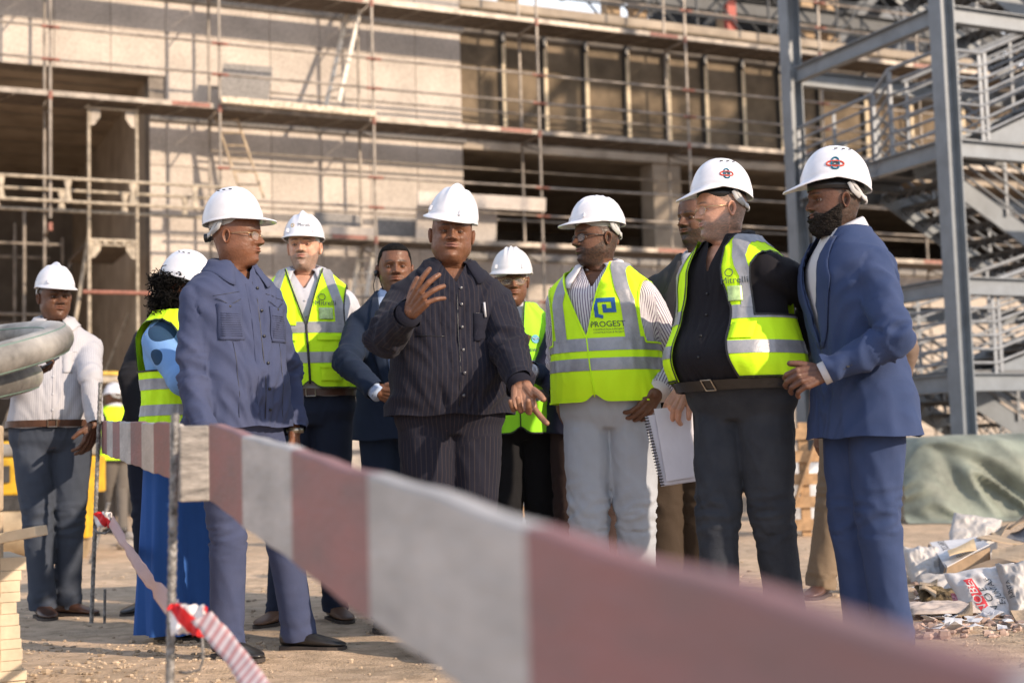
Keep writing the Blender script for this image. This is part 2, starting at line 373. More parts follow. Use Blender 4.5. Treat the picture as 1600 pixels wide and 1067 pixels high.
# lower parapet panels right
us2 = np.arange(u722+.0, U1, .95)
_, zq = FP(900, 418)
for i in range(len(us2)-1):
    for z0, z1 in ((.05, 1.1), (1.1, 2.2), (2.2, zOb-.14)):
        fpanel('granite_panel', PANEL, bld, us2[i]+.004, us2[i+1]-.004, -.04, g.uniform(-.0015, .0015), z0+.004, z1-.004)
mb = MB(); mb.fbox(u722, U1, -.42, .05, zOb-.135, zOb+.0); mb.build('window_sill', GRAN_D, bld, bevel=.01)
# projecting rounded string courses
for zc, ua, ub in ((zj1-.27, u233-.0, u722+.04), (zj1+1.75, U0, u722+.04)):
    mb = MB(); ring = []
    for uu in (ua, ub):
        ring.append([F(uu, .003+.085*max(0, math.sin(t)), zc+.11*math.cos(t)) for t in np.linspace(0, math.pi, 9)])
    mb.loft(ring); mb.build('string_course', GRAN_D, bld, smooth=True, auto=50)
mb = MB(); zc = zMb+.06; ring = [[F(uu, -.055+.12*math.sin(t), zc+.10*math.cos(t)) for t in np.linspace(0, math.pi, 9)] for uu in (u722+.05, U1)]
mb.loft(ring); mb.build('string_course', GRAN_D, bld, smooth=True, auto=50)
mb = MB(); zc = zMt-.30; ring = [[F(uu, -.055+.10*math.sin(t), zc+.12*math.cos(t)) for t in np.linspace(0, math.pi, 9)] for uu in (u722+.05, U1)]
mb.loft(ring); mb.build('string_course', CONC_D, bld, smooth=True, auto=50)
# cladding rails on the bare wall
RAILM = mat('cream_cladding_rail', (0.62, 0.50, 0.33), 0.6, var=.12, scale=12)
BLK = mat('black_clip', (0.02, 0.02, 0.022), 0.5)
for px in (787, 852, 916, 980, 1043, 1102, 1160, 1218, 1280, 1350, 1420, 1500, 1590):
    uu, _ = FP(px, 130); rl = MB().fbox(uu-.035, uu+.035, -.055, .045, zMb+.02, zMt-.42).build('cladding_rail', RAILM, bld)
    MB().fbox(uu-.055, uu-.002, -.056, .085, zMt-.55, zMt-.18).build('clip', BLK, rl)
    MB().fbox(uu-.05, uu+.05, -.056, .075, zMb+.0, zMb+.16).build('clip', BLK, rl)
    MB().fbox(uu-.062, uu-.0352, -.056, .02, zMb+.1, zMt-.4).build('rail_shadow_strip', BLK, rl)  # black strip stands for the shadow left of each rail
# interior partition lights: far glazed grid at left, seen under the soffit
GLS = mat('dusty_glass', (0.34, 0.42, 0.46), .25, var=.1, spec=.6)
for i in range(5):
    for j in range(4):
        fpanel('window_pane', cube_mesh('pane_proxy', GLS), bld, -11.2+i*.46, -10.8+i*.46, -8.99, -8.95, 2.0+j*.5, 2.42+j*.5)

# ------------------------------------------------------------------ roof level steelwork against the sky
RST = mat('dark_roof_steel', (0.05, 0.055, 0.06), .6); TAN = mat('tan_column', (0.42, 0.29, 0.17), .8)
zR = zMt+.42
rf = thing('roof_framework', 'dark open roof steelwork with tan columns above the brown wall', 'steel frame', F(6, -3, zR))
for uu in (4.2, 6.6, 7.25, 9.5, 11.6, 12.3, 15.5, 18.5):
    MB().fbox(uu-.16, uu+.16, -2.7, -2.4, zR, zR+3.6).build('column', TAN, rf)
for w in (-2.2, -5.5):
    MB().hbeam(F(2.2, w, zR+1.15), F(20, w, zR+1.15), .2, .34).build('beam', RST, rf)
    MB().hbeam(F(2.2, w, zR+2.9), F(20, w, zR+2.9), .2, .4).build('beam', RST, rf)
for k in range(12):
    MB().hbeam(F(6+k*1.25, -1.8, zR+2.4), F(6+k*1.25, -8.5, zR+3.3), .16, .3).build('rafter', RST, rf)
g = random.Random(9)
for k in range(26):
    ua = 6.2+k*.55; w = -1.6-(k % 3)*1.6
    MB().tube([F(ua, w, zR), F(ua+1.9, w, zR+1.9)], .028, 6).build('brace', RST, rf)
    MB().tube([F(ua+1.9, w-.1, zR), F(ua, w-.1, zR+1.9)], .028, 6).build('brace', RST, rf)
for k in range(7):
    MB().tube([F(8+k*1.8, -1.4, zR), F(8+k*1.8, -1.4, zR+3.2)], .03, 6).build('scaffold_pole', RST, rf)
for k in range(4):
    MB().tube([F(3.2, -1.35, zR+.55+k*.7), F(20, -1.35, zR+.55+k*.7)], .026, 6).build('scaffold_pole', RST, rf)
MB().fbox(9.0, 9.22, -1.9, -1.75, zR+.05, zR+1.1).build('panel', mat('red_sheet', (.35, .05, .03), .6), rf)
MB().fbox(9.7, 13.5, -6.2, -6.1, zR+1.2, zR+3.4).build('panel', RST, rf)
MB().fbox(13.2, 20, -5.2, -5.1, zR+.2, zR+3.2).build('panel', mat('grey_sheet', (.13, .15, .18), .6), rf)
MB().fbox(11.4, 16.0, -8, -2.0, zR+3.42, zR+3.5).build('roof_deck', RST, rf)

# ------------------------------------------------------------------ scaffold
GALV = mat('galvanised_tube', (0.29, 0.25, 0.21), .5, metal=.35, var=.25, scale=5, bump=.05)
RUST = mat('red_painted_coupler', (0.30, 0.125, 0.09), .65, var=.25, scale=20)
DECK = mat('scaffold_deck', (0.24, 0.20, 0.16), .75, var=.25, scale=6, stretch=(1, 1, 4), bump=.2, bscale=30)
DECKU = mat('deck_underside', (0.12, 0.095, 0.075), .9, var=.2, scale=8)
YEL = mat('ochre_tube', (0.39, 0.33, 0.25), .6, var=.25, scale=9)
sc = thing('facade_scaffold', 'tall tube scaffold with red couplers and decks across the whole facade', 'scaffold', F(0, .7, 0))
PU = [-7.72, -5.14, -2.57, 0, 3.07, 6.14, 9.21, 12.28, 15.35]
z1 = FP(590, 372, 1.03)[1]; LV = [z1-4, z1-2, z1, z1+2, z1+4]
LV = [z for z in LV if z > .25]
for uu in PU:
    for w in (1.03, .30):
        top = zTop+1.5 if w > .5 else zTop+1.2
        if uu == -5.14 and w > .5: bot = FP(62, 340, 1.03)[1]
        elif uu < -4: bot = .02
        else: bot = .02
        MB().tube([F(uu, w, bot), F(uu, w, top)], .024, 8).build('post', GALV, sc)
    for z in LV:
        if z < 3 and uu < -4: continue
        MB().tube([F(uu, .28, z-.06), F(uu, 1.05, z-.06)], .024, 6).build('transom', GALV, sc)
        MB().tube([F(uu, .98, z-.32), F(uu, .33, z-.08)], .016, 6).build('brace', GALV, sc)
        c = MB(); c.tube([F(uu, 1.03, z-.10), F(uu, 1.03, z+.02)], .034, 8); c.build('coupler', RUST, sc)
for i in range(len(PU)-1):
    a, b = PU[i], PU[i+1]
    for li, z in enumerate(LV):
        if z < 3 and b < -2: continue
        skip = (z < z1+.1 and z > z1-.1 and b <= -2.5)
        if skip: continue
        for dh in (.5, 1.0):
            MB().tube([F(a, 1.075, z+dh), F(b, 1.075, z+dh+.01)], .021, 8).build('guard_rail', GALV, sc)
            for e, s in ((a, 1), (b, -1)):
                MB().tube([F(e-s*.06, 1.077, z+dh), F(e+s*.13, 1.077, z+dh)], .026, 8).build('coupler', RUST, sc)
        # deck planks: each plank its own piece, lit edge towards the yard
        for k in range(2):
            w0 = .33+k*.35
            MB().fbox(a+.03, b-.03, w0, w0+.335, z-.045, z).build('deck_plank', DECK, sc)
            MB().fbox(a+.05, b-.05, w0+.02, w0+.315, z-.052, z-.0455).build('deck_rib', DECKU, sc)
        MB().fbox(a+.03, b-.03, 1.012, 1.032, z-.045, z+.035).build('toe_board', GALV, sc)
        if (i+li) % 2 == 0:
            MB().fbox(b-.75, b-.15, 1.033, 1.037, z-.035, z+.03).build('toe_board_marking', RUST, sc)
        for q in range(1, 4):
            uq = a+(b-a)*q/4; MB().beam(F(uq-.12, .36, z-.06), F(uq+.12, 1.0, z-.06), .03, .012).build('deck_tie', GALV, sc)
for i in range(2, len(PU)-1):
    for z in (z1+.55, z1+2.5, z1+1.45):
        MB().tube([F(PU[i], .27, z), F(PU[i+1], .27, z)], .019, 6).build('inner_ledger', GALV, sc)
# lattice girders on the left
def girder(z, w, ua, ub, h=.35):
    for zz in (z, z+h): MB().tube([F(ua, w, zz), F(ub, w, zz)], .026, 8).build('girder_chord', YEL, sc)
    n = int((ub-ua)/.95); 
    for k in range(n+1):
        uu = ua+.25+k*.95
        if uu > ub: break
        MB().tube([F(uu, w, z+.02), F(uu, w, z+h/2), F(uu, w, z+h-.02)], [(.06, .02), (.03, .02), (.06, .02)], 8, flat=FD).build('girder_strut', YEL, sc)
zg = FP(62, 315, 1.03)[1]; girder(zg, 1.13, -8, -2.4); zg2 = FP(62, 327, .45)[1]; girder(zg2, .40, -8, -2.1, .32)
# end frames standing in front of the left bay
for uu, ww in ((FP(139, 300, .75)[0], .75), (FP(214, 300, .75)[0], .75)):
    MB().tube([F(uu, ww, .02), F(uu+.0, ww, FP(139, 160, .75)[1])], .026, 8).build('frame_post', YEL, sc)
ua, ub = FP(139, 300, .75)[0], FP(214, 300, .75)[0]
zt = FP(139, 168, .75)[1]; zd = FP(139, 375, .75)[1]; zy = FP(139, 582, .75)[1]
MB().tube([F(ua-.06, .75, zt), F(ub+.04, .75, zt)], .024, 8).build('frame_transom', YEL, sc)
for z in (zt, zd):
    for u_, s in ((ua, 1), (ub, -1)):
        b = MB(); b.add([F(u_+s*.03, .74, z-.02), F(u_+s*.17, .74, z-.02), F(u_+s*.17, .74, z-.14), F(u_+s*.09, .74, z-.26), F(u_+s*.03, .74, z-.28),
                         F(u_+s*.03, .76, z-.02), F(u_+s*.17, .76, z-.02), F(u_+s*.17, .76, z-.14), F(u_+s*.09, .76, z-.26), F(u_+s*.03, .76, z-.28)],
                        [(0, 1, 2, 3, 4), (9, 8, 7, 6, 5)]+[(i, (i+1) % 5+0, (i+1) % 5+5, i+5) for i in range(5)])
        b.build('gusset_plate', GALV if z == zt else YEL, sc)
MB().tube([F(ua, .75, zd), F(ub, .75, zd)], .03, 8).build('frame_transom', YEL, sc)
MB().tube([F(ua, .75, zd-.07), F(ub, .75, zd-.07)], .02, 8).build('frame_transom', YEL, sc)
for k in range(5): MB().fbox(ua+.08+k*.14, ua+.12+k*.14, .72, .78, zd-.07, zd+.01).build('deck_hook', YEL, sc)
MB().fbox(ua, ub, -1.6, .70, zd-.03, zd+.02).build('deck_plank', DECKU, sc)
MB().fbox(ua+.1, ub+.1, .45, 1.0, zy-.05, zy).build('deck_plank', mat('yellow_plank', (.65, .42, .06), .6, var=.2), sc)
MB().fbox(ua+.1, ub+.1, .43, 1.02, zy-.16, zy-.07).build('deck_frame', YEL, sc)
MB().tube([F(ua-.1, .8, FP(139, 456, .8)[1]), F(ub+.2, .8, FP(139, 456, .8)[1])], .03, 8).build('frame_transom', RUST, sc)
MB().tube([F(ua-.45, .6, 1.3), F(ua+.02, .6, zd+.1)], .03, 8).build('brace', YEL, sc)
# scaffold pieces stored inside the left bay
ins = thing('interior_scaffold', 'second dim scaffold standing under the soffit inside the left bay', 'scaffold', F(-6, -3, 0))
g = random.Random(5)
for uu, w in ((-7.9, -2), (-6.6, -2), (-5.2, -2), (-7.9, -3.6), (-6.6, -3.6), (-5.2, -3.6), (-4.2, -5), (-9.2, -3.2)):
    MB().tube([F(uu, w, .02), F(uu, w, 5.2)], .028, 8).build('post', GALV, ins)
for z in (1.4, 2.6, 3.4, 4.6):
    for w in (-2, -3.6): MB().tube([F(-9.4, w, z), F(-4.6, w, z)], .024, 8).build('ledger', GALV, ins)
for k in range(4):
    MB().tube([F(-8.6+k*1.3, -2.1, .3), F(-7.0+k*1.3, -2.1, 4.4)], .022, 8).build('brace', YEL if k % 2 else GALV, ins)
MB().fbox(-8.4, -5.6, -4.4, -4.3, 3.9, 4.3).build('banner', mat('red_banner', (.45, .03, .02), .7), ins)
MB().fbox(-8.9, -6.9, -3.5, -2.1, 3.42, 3.47).build('deck_plank', DECKU, ins)

# ladders on the scaffold
def ladder(name, label, p, q, width, side, m, nr, group='ladders on the facade scaffold'):
    p, q = Vector(p), Vector(q); side = Vector(side).normalized()*width/2
    L_ = thing(name, label, 'ladder', p, group)
    nrm = (q-p).cross(side).normalized()
    for s in (-1, 1): MB().beam(p+side*s, q+side*s, .03, .07, nrm).build('side_rail', m, L_)
    for k in range(1, nr): c = p.lerp(q, k/nr); MB().tube([c-side*.96, c+side*.96], .016, 8).build('rung', m, L_)
    return L_
WHT = mat('white_aluminium', (.70, .64, .55), .45, metal=.2, var=.15, scale=12)
OLDW = mat('old_wood', (.45, .35, .24), .8, var=.25, scale=10)
ladder('ladder', 'white ladder leaning up from the middle deck to the top deck', F(FP(512, 168, .7)[0], .95, FP(512, 168, .7)[1]), F(FP(566, -30, .5)[0], .40, FP(566, -30, .5)[1]), .34, FD*.35+FN*.9, WHT, 9)
ladder('ladder', 'weathered grey ladder hanging below the middle deck left of centre', F(FP(392, 300, .6)[0], .75, FP(395, 312, .6)[1]), F(FP(350, 165, .6)[0], .5, FP(350, 165, .6)[1]), .34, FD+FN*.2, OLDW, 7)
ladder('ladder', 'short pale ladder under the lower deck beside the earpiece man', F(FP(552, 470, .6)[0], .9, FP(552, 470, .6)[1]), F(FP(577, 386, .6)[0], .5, FP(577, 386, .6)[1]), .30, FD*.5+FN*.8, WHT, 4)
# boards and slabs lying on the decks
def slab(name, label, cat, m, pts_px, w, t=.03, group=None):
    pts = [F(*(lambda a: (a[0], w, a[1]))(FP(x, y, w))) for x, y in pts_px]
    b = MB(); n = len(pts); b.add(pts+[p+FN*t for p in pts], [tuple(range(n)), tuple(range(2*n-1, n-1, -1))]+[(i, (i+1) % n, (i+1) % n+n, i+n) for i in range(n)])
    return tag(b.build(name, m, bevel=.004), label, cat, group)
slab('leaning_panel', 'dark grey stone panel leaning on the middle deck near its left end', 'panel', GRAN_D, [(349, 100), (425, 106), (418, 160), (343, 155)], .5)
slab('granite_slab', 'long narrow granite strip lying along the guard rail above the main speaker', 'slab', GRAN, [(652, 300), (851, 311), (850, 331), (652, 321)], 1.12, .05)
slab('granite_slab', 'square granite slab standing on the lower deck behind the main speaker', 'slab', GRAN, [(651, 322), (775, 330), (773, 384), (649, 377)], .8, .04)
slab('granite_slab', 'bluish shaded square slab standing left of the main speaker helmet', 'slab', GRAN_D, [(588, 339), (649, 342), (648, 375), (588, 372)], .35, .03)
slab('grey_board', 'rounded dark board resting above the helmet of the man in the zipped vest', 'board', GRAN_D, [(491, 332), (558, 337), (563, 341), (563, 355), (491, 352)], .6, .03)
slab('granite_slab', 'thick granite slab lying on the lower deck behind the zipped vest man', 'slab', GRAN, [(405, 352), (588, 357), (588, 374), (405, 370)], .98, .05)
slab('wet_board', 'cream timber beam along the edge of the middle deck at left centre', 'board', mat('cream_timber', (.62, .52, .40), .7, var=.3, scale=20), [(345, 153), (584, 176), (584, 184), (345, 162)], 1.10, .10)

# ------------------------------------------------------------------ steel stair tower
PST = mat('blue_grey_painted_steel', (0.165, 0.188, 0.212), .45, var=.10, scale=4, spec=.5)
RAILS = mat('galvanised_stair_rail', (0.20, 0.215, 0.235), .5, metal=.2, var=.12, scale=6)
TRD = mat('stair_underside', (0.11, 0.115, 0.12), .6, metal=.2)
tw = thing('stair_tower', 'blue grey steel stair tower with open treads and many rail lines at right', 'staircase', TO)
_zb = [TPa(1515, y, 0).z+.10 for y in (597, 447, 234, 28)]
BEAMS = []
ZB = _zb+[_zb[3]+1.5, _zb[3]+3.0, _zb[3]+4.5, _zb[3]+6.0]
for a, b in ((0, 0), (0, 2.85), (5.6, 0), (5.6, 2.85), (11.2, 0), (11.2, 2.85)):
    col = MB(); col.hbeam(T(a, b, .0), T(a, b, ZB[4]+1.3 if a < 1 else ZB[7]+1.2), .2, .2, .016, up=TA); col.build('column', PST, tw)
    MB().obox(T(a, b, .013), TA*.18, TB*.18, Vector((0, 0, .012))).build('base_plate', PST, tw)
for z in ZB+ZB[3:]:
    hi_ = z > ZB[4]+.1 or BEAMS.count(z) > 0; BEAMS.append(z); TO0 = TO.copy()
    if hi_: TO = TO+TA*5.6  # taller bay beyond the right edge, added for its shadow on the facade
    for p, q in (((0, .12), (0, 2.73)), ((.12, 0), (5.48, 0)), ((.12, 2.85), (5.48, 2.85)), ((5.6, .12), (5.6, 2.73))):
        MB().hbeam(T(*p, z-.10), T(*q, z-.10), .12, .2, .012).build('beam', PST, tw)
    for a, b, s in ((.12, 0, 1), (0, .13, 0)):
        c = T(a, b, z-.1) if s else T(0, .13, z-.1)
        MB().obox(c, TA*(.012 if s else .07), TB*(.07 if s else .012), Vector((0, 0, .13))).build('end_plate', PST, tw)
        for zz in (-.06, .06):
            for yy in (-.04, .04):
                d = (TB if s else TA)*yy; MB().tube([c+d+Vector((0, 0, zz)), c+d+Vector((0, 0, zz))+(TA if s else TB)*.03], .012, 6).build('bolt', RAILS, tw)
    TO = TO0
def landing(a0, a1, b0, b1, z):
    MB().obox(T((a0+a1)/2, (b0+b1)/2, z+.022), TA*((a1-a0)/2), TB*((b1-b0)/2), Vector((0, 0, .02))).build('landing_plate', TRD, tw)
    for k in range(3):
        bb = b0+(b1-b0)*(k+.5)/3; MB().hbeam(T(a0, bb, z-.07), T(a1, bb, z-.07), .06, .12, .008).build('joist', TRD, tw)
def flight(a0, z0, a1, z1_, b0, b1, n):
    for b in (b0, b1): MB().beam(T(a0, b, z0-.06), T(a1, b, z1_-.06), .014, .26).build('stringer', PST, tw)
    for k in range(n):
        t = (k+.5)/n; a = a0+(a1-a0)*t; z = z0+(z1_-z0)*t
        tr = MB().obox(T(a, (b0+b1)/2, z), TA*.125, TB*((b1-b0)/2-.008), Vector((0, 0, .006))).build('tread', TRD, tw)
        MB().obox(T(a+.12, (b0+b1)/2, z-.022), TA*.004, TB*((b1-b0)/2-.008), Vector((0, 0, .022))).build('nosing', TRD, tr)
        zg = MB(); m = 9                                   # perforated riser strip: zigzag straps
        for q in range(m):
            bb = b0+.06+(b1-b0-.12)*q/(m-1); s = .05 if q % 2 else -.05
            zg.beam(T(a-.1, bb-s, z-.03), T(a-.12, bb+s, z-.13), .02, .008)
        zg.build('riser_strap', RAILS, tr)
def rails(pts, n=7, h=1.05, every=1.1, r=.017):
    """n parallel rails over a polyline of base points"""
    pts = [Vector(p) for p in pts]
    for k in range(n):
        zz = h-(h-.12)*k/(n-1); MB().tube([p+Vector((0, 0, zz)) for p in pts], r if k else .026, 8).build('rail', RAILS, tw)
    for p, q in zip(pts[:-1], pts[1:]):
        L_ = (q-p).length; m = max(1, round(L_/every))
        for k in range(m+1): c = p.lerp(q, min(.98, max(.02, k/m))); MB().beam(c, c+Vector((0, 0, h)), .012, .05, TA).build('baluster', RAILS, tw)
for zl in (ZB[0], ZB[2], ZB[4], ZB[6]):
    TO = Vector((5.0, 15.7, 0)) + (TA*5.6 if zl > ZB[4]+.1 else TA*0)  # upper flights sit in the unseen bay added to cast shadow
    landing(.06, 1.3, .05, 2.8, zl)
    _i = ZB.index(zl); zn = ZB[_i+1]; zd_ = ZB[_i-1] if _i else .05
    flight(.60, zl, 4.2, zn, .10, 1.30, 11)
    flight(1.3, zl, 4.2, zd_, 1.50, 2.72, 10)
    rails([T(.05, .02, zl), T(.55, .02, zl), T(4.2, .06, zn)])
    rails([T(.55, 1.36, zl), T(4.2, 1.36, zn)]); rails([T(1.3, 1.46, zl), T(4.2, 1.46, zd_)]); rails([T(1.3, 2.80, zl), T(4.2, 2.80, zd_)])
    if zl != ZB[2]: rails([T(0, .06, zl), T(0, 2.80, zl)])
for zl in (ZB[1], ZB[3], ZB[5], ZB[7]):
    TO = Vector((5.0, 15.7, 0)) + (TA*5.6 if zl > ZB[4]+.1 else TA*0)
    landing(4.2, 5.5, .05, 2.8, zl); rails([T(5.6, .1, zl), T(5.6, 2.8, zl)]); rails([T(4.2, 0, zl), T(5.5, 0, zl)])
TO = Vector((5.0, 15.7, 0))
# the cranked railing between the two columns at the middle landing
base = [T(0, .05, ZB[2]), T(0, .95, ZB[2]), T(0, 1.25, ZB[2]-.22), T(0, 2.78, ZB[2]-.30)]
rails(base, 7, 1.05, .75)
rails([T(.08, 1.9, ZB[2]-.57), T(.08, 2.75, ZB[2]-.57)], 5, .95, .8)
for bb in (2.0, 2.45): MB().beam(T(-.05, bb, .0), T(-.05, bb, 3.9), .05, .05).build('prop_post', PST, tw)

# ------------------------------------------------------------------ tarpaulin heap, pallets
TARP = mat('green_tarpaulin', (0.20, 0.225, 0.185), .6, var=.22, scale=2.5, bump=.3, bscale=14, spec=.35, sheen=.1)
def tarp():
    p0 = G(1396, 14.4); nU, nV = 300, 80; Ln = 9.0; rows = []
    d = Vector((1, .10, 0)).normalized(); w = Vector((-.10, 1, 0)).normalized()
    prof = [(-.62, .0), (-.5, .012), (-.40, .04), (-.33, .3), (-.27, .62), (-.18, .80), (0, .86), (.4, .87), (.9, .84), (1.05, .5), (1.15, .0)]
    px_ = np.array([q[0] for q in prof]); pz = np.array([q[1] for q in prof]); tt = np.linspace(0, 1, len(prof)); tv = np.linspace(0, 1, nV)
    cx, cz = np.interp(tv, tt, px_), np.interp(tv, tt, pz)
    U = np.linspace(0, Ln, nU)
    for i, u in enumerate(U):
        row = []
        e = min(1, u/.35)
        for j in range(nV):
            q = np.array([[u*1.0+cz[j]*1.1, cz[j]*.5, cx[j]*.4]])
            n1 = float(noise3(q*1.3)[0]); n2 = float(noise3(q*np.array([[2.6, 1.6, 1.2]])+5+.6*n1)[0]); rid = max(-.3, 1-abs(n2)*5.5)
            amp = math.sin(math.pi*min(1, tv[j]*1.25)) if tv[j] < .8 else .4
            o = (.10*n1+.11*rid)*amp
            z = cz[j]*(1-.06*n1)*(.55+.45*math.sin(e*math.pi/2)) + .02*n2
            pos = p0 + d*(u+.05*n1) + w*(cx[j]*(.7+.3*e)-o) ; pos.z = max(.006, z)
            row.append(pos)
        rows.append(row)
    return rows
mb = MB(); mb.grid(tarp()); tag(mb.build('tarpaulin', TARP, smooth=True), 'dusty green tarpaulin draped over a long low stack below the stair tower', 'tarpaulin')
tag(MB().obox(G(1396, 14.4)+Vector((4.5, .8, .38)), (4.3, 0, 0), (0, .55, 0), (0, 0, .38)).build('covered_stack', CONC), 'long low stack hidden under the green tarpaulin', 'stack')
PAL = mat('orange_timber', (.40, .25, .13), .75, var=.25, scale=10)
def pallet(px, Yd, label, n=5, wd=1.1):
    c = G(px, Yd); t = thing('pallet', label, 'pallet', c, 'timber pallets stood in the background')
    for k in range(n): MB().obox(c+Vector((0, 0, .10+k*.20)), (wd/2, 0, 0), (0, .012, 0), (0, 0, .05)).build('plank', PAL, t)
    for s in (-.9, 0, .9): MB().obox(c+Vector((s*wd/2, .04, .5)), (.04, 0, 0), (0, .026, 0), (0, 0, .5)).build('bearer', PAL, t)
    MB().beam(c+Vector((-wd*.3, -.03, .15)), c+Vector((wd*.2, -.03, .85)), .02, .08, (0, 1, 0)).build('brace', PAL, t)
    return t
pallet(1262, 12.5, 'orange timber pallet seen between the jeans and the blue suit legs', 5, .55)
pallet(838, 12.0, 'orange timber pallet seen between the legs under the green vest', 4, .55)
pallet(1075, 12.6, 'orange timber pallet seen behind the ring bound document', 4, .55)
BAGM = mat('grey_plastic_wrap', (.45, .47, .5), .35, var=.2, scale=9)
for px, Yd, lb in ((1236, 13.0, 'pale wrapped bundle behind the pallet beside the dark jeans'), (852, 12.6, 'white wrapped bundle behind the pallet under the green vest'), (590, 12.8, 'pale wrapped bundle standing between the zipped vest man and the earpiece man')):
    c = G(px, Yd); b = MB(); b.loft([[c+Vector((.3*math.cos(a)*(1+.08*math.sin(5*a+k)), .18*math.sin(a), k*.16)) for a in np.linspace(0, 2*math.pi, 20)[:-1]] for k in range(5)]); tag(b.build('wrapped_bundle', BAGM, smooth=True), lb, 'bundle')
# ================================================================== PEOPLE: the generator
def rotz(y): return Vector((math.sin(y), -math.cos(y), 0)), Vector((-math.cos(y), -math.sin(y), 0))   # forward, right
def remesh(mb, voxel, smooth=2):
    me = bpy.data.meshes.new('tmp'); me.from_pydata(mb.v, [], mb.f)
    o = bpy.data.objects.new('tmp', me); TMPC.objects.link(o)
    m = o.modifiers.new('r', 'REMESH'); m.mode = 'VOXEL'; m.voxel_size = voxel; m.adaptivity = 0
    if smooth: s = o.modifiers.new('s', 'SMOOTH'); s.iterations = smooth; s.factor = .5
    TMPV.update(); dg = TMPV.depsgraph; oe = o.evaluated_get(dg); em = oe.to_mesh()
    v = np.empty(len(em.vertices)*3); em.vertices.foreach_get('co', v); v = v.reshape(-1, 3)
    f = np.empty(len(em.loops), int); em.loops.foreach_get('vertex_index', f); f = f.reshape(-1, 4)
    nr = np.empty(len(em.vertices)*3); em.vertices.foreach_get('normal', nr); nr = nr.reshape(-1, 3)
    oe.to_mesh_clear(); bpy.data.objects.remove(o); bpy.data.meshes.remove(me)
    return v, f, nr
TMPS = bpy.data.scenes.new('tmp_scene'); TMPC = TMPS.collection; TMPV = TMPS.view_layers[0]
def vnormals(v, f):
    f = np.asarray(f); a = v[f[:, 2]]-v[f[:, 0]]; b = v[f[:, 3 if f.shape[1] > 3 else 1]]-v[f[:, 1]] if f.shape[1] > 3 else v[f[:, 1]]-v[f[:, 0]]
    n = np.cross(a, b); out = np.zeros_like(v)
    for k in range(f.shape[1]): np.add.at(out, f[:, k], n)
    return out/(np.linalg.norm(out, axis=1)[:, None]+1e-12)
def clip(v, faces, g, attrs=()):
    """keep the side g > 0, cutting faces exactly on g = 0"""
    v = np.asarray(v); keep = []; cache = {}; nv = [tuple(q) for q in v]; ext = []
    gl = g.tolist(); N = len(v)
    def cut(i, j):
        key = (i, j) if i < j else (j, i)
        if key not in cache:
            a, b = key; t = gl[a]/(gl[a]-gl[b]); cache[key] = len(nv); ext.append((a, b, t)); nv.append(tuple(v[a]*(1-t)+v[b]*t))
        return cache[key]
    for f in faces:
        s = [gl[i] > 0 for i in f]
        if all(s): keep.append(tuple(f)); continue
        if not any(s): continue
        out = []; m = len(f)
        for a in range(m):
            i, j = int(f[a]), int(f[(a+1) % m])
            if gl[i] > 0: out.append(i)
            if (gl[i] > 0) != (gl[j] > 0): out.append(cut(i, j))
        if len(out) >= 3: keep.append(tuple(out))
    v2 = np.array(nv); res = []
    for A in attrs:
        if ext:
            e = np.array([(a, b) for a, b, _ in ext]); t = np.array([t for *_, t in ext]); tt = t[:, None] if A.ndim > 1 else t
            A = np.concatenate([A, A[e[:, 0]]*(1-tt)+A[e[:, 1]]*tt])
        res.append(A)
    used = np.zeros(len(v2), bool)
    for f in keep:
        for i in f: used[i] = True
    mp = np.cumsum(used)-1; v2 = v2[used]; keep = [tuple(int(mp[i]) for i in f) for f in keep]
    return v2, keep, [A[used] for A in res]
def mesh_obj(name, v, faces, m, parent, attrs=None, smooth=True, solid=0, label=None):
    me = bpy.data.meshes.new(name); off = wloc(parent); o = bpy.data.objects.new(name, me); COL.objects.link(o); o.parent = parent
    vv = np.asarray(v)-np.array(off); me.from_pydata(vv.tolist(), [], [tuple(f) for f in (faces.tolist() if hasattr(faces, 'tolist') else faces)])
    for mm in (m if isinstance(m, (list, tuple)) else [m]): me.materials.append(mm)
    if smooth: me.shade_smooth()
    for nm, A in (attrs or {}).items():
        if nm == 'skin':
            at = me.color_attributes.new('skin', 'FLOAT_COLOR', 'POINT'); at.data.foreach_set('color', np.column_stack([A, np.ones(len(A))]).astype(np.float32).ravel())
        else:
            at = me.attributes.new(nm, 'FLOAT_VECTOR', 'POINT'); at.data.foreach_set('vector', A.astype(np.float32).ravel())
    if solid: b = o.modifiers.new('solid', 'SOLIDIFY'); b.thickness = solid; b.offset = 0
    if label: o['label'] = label
    return o
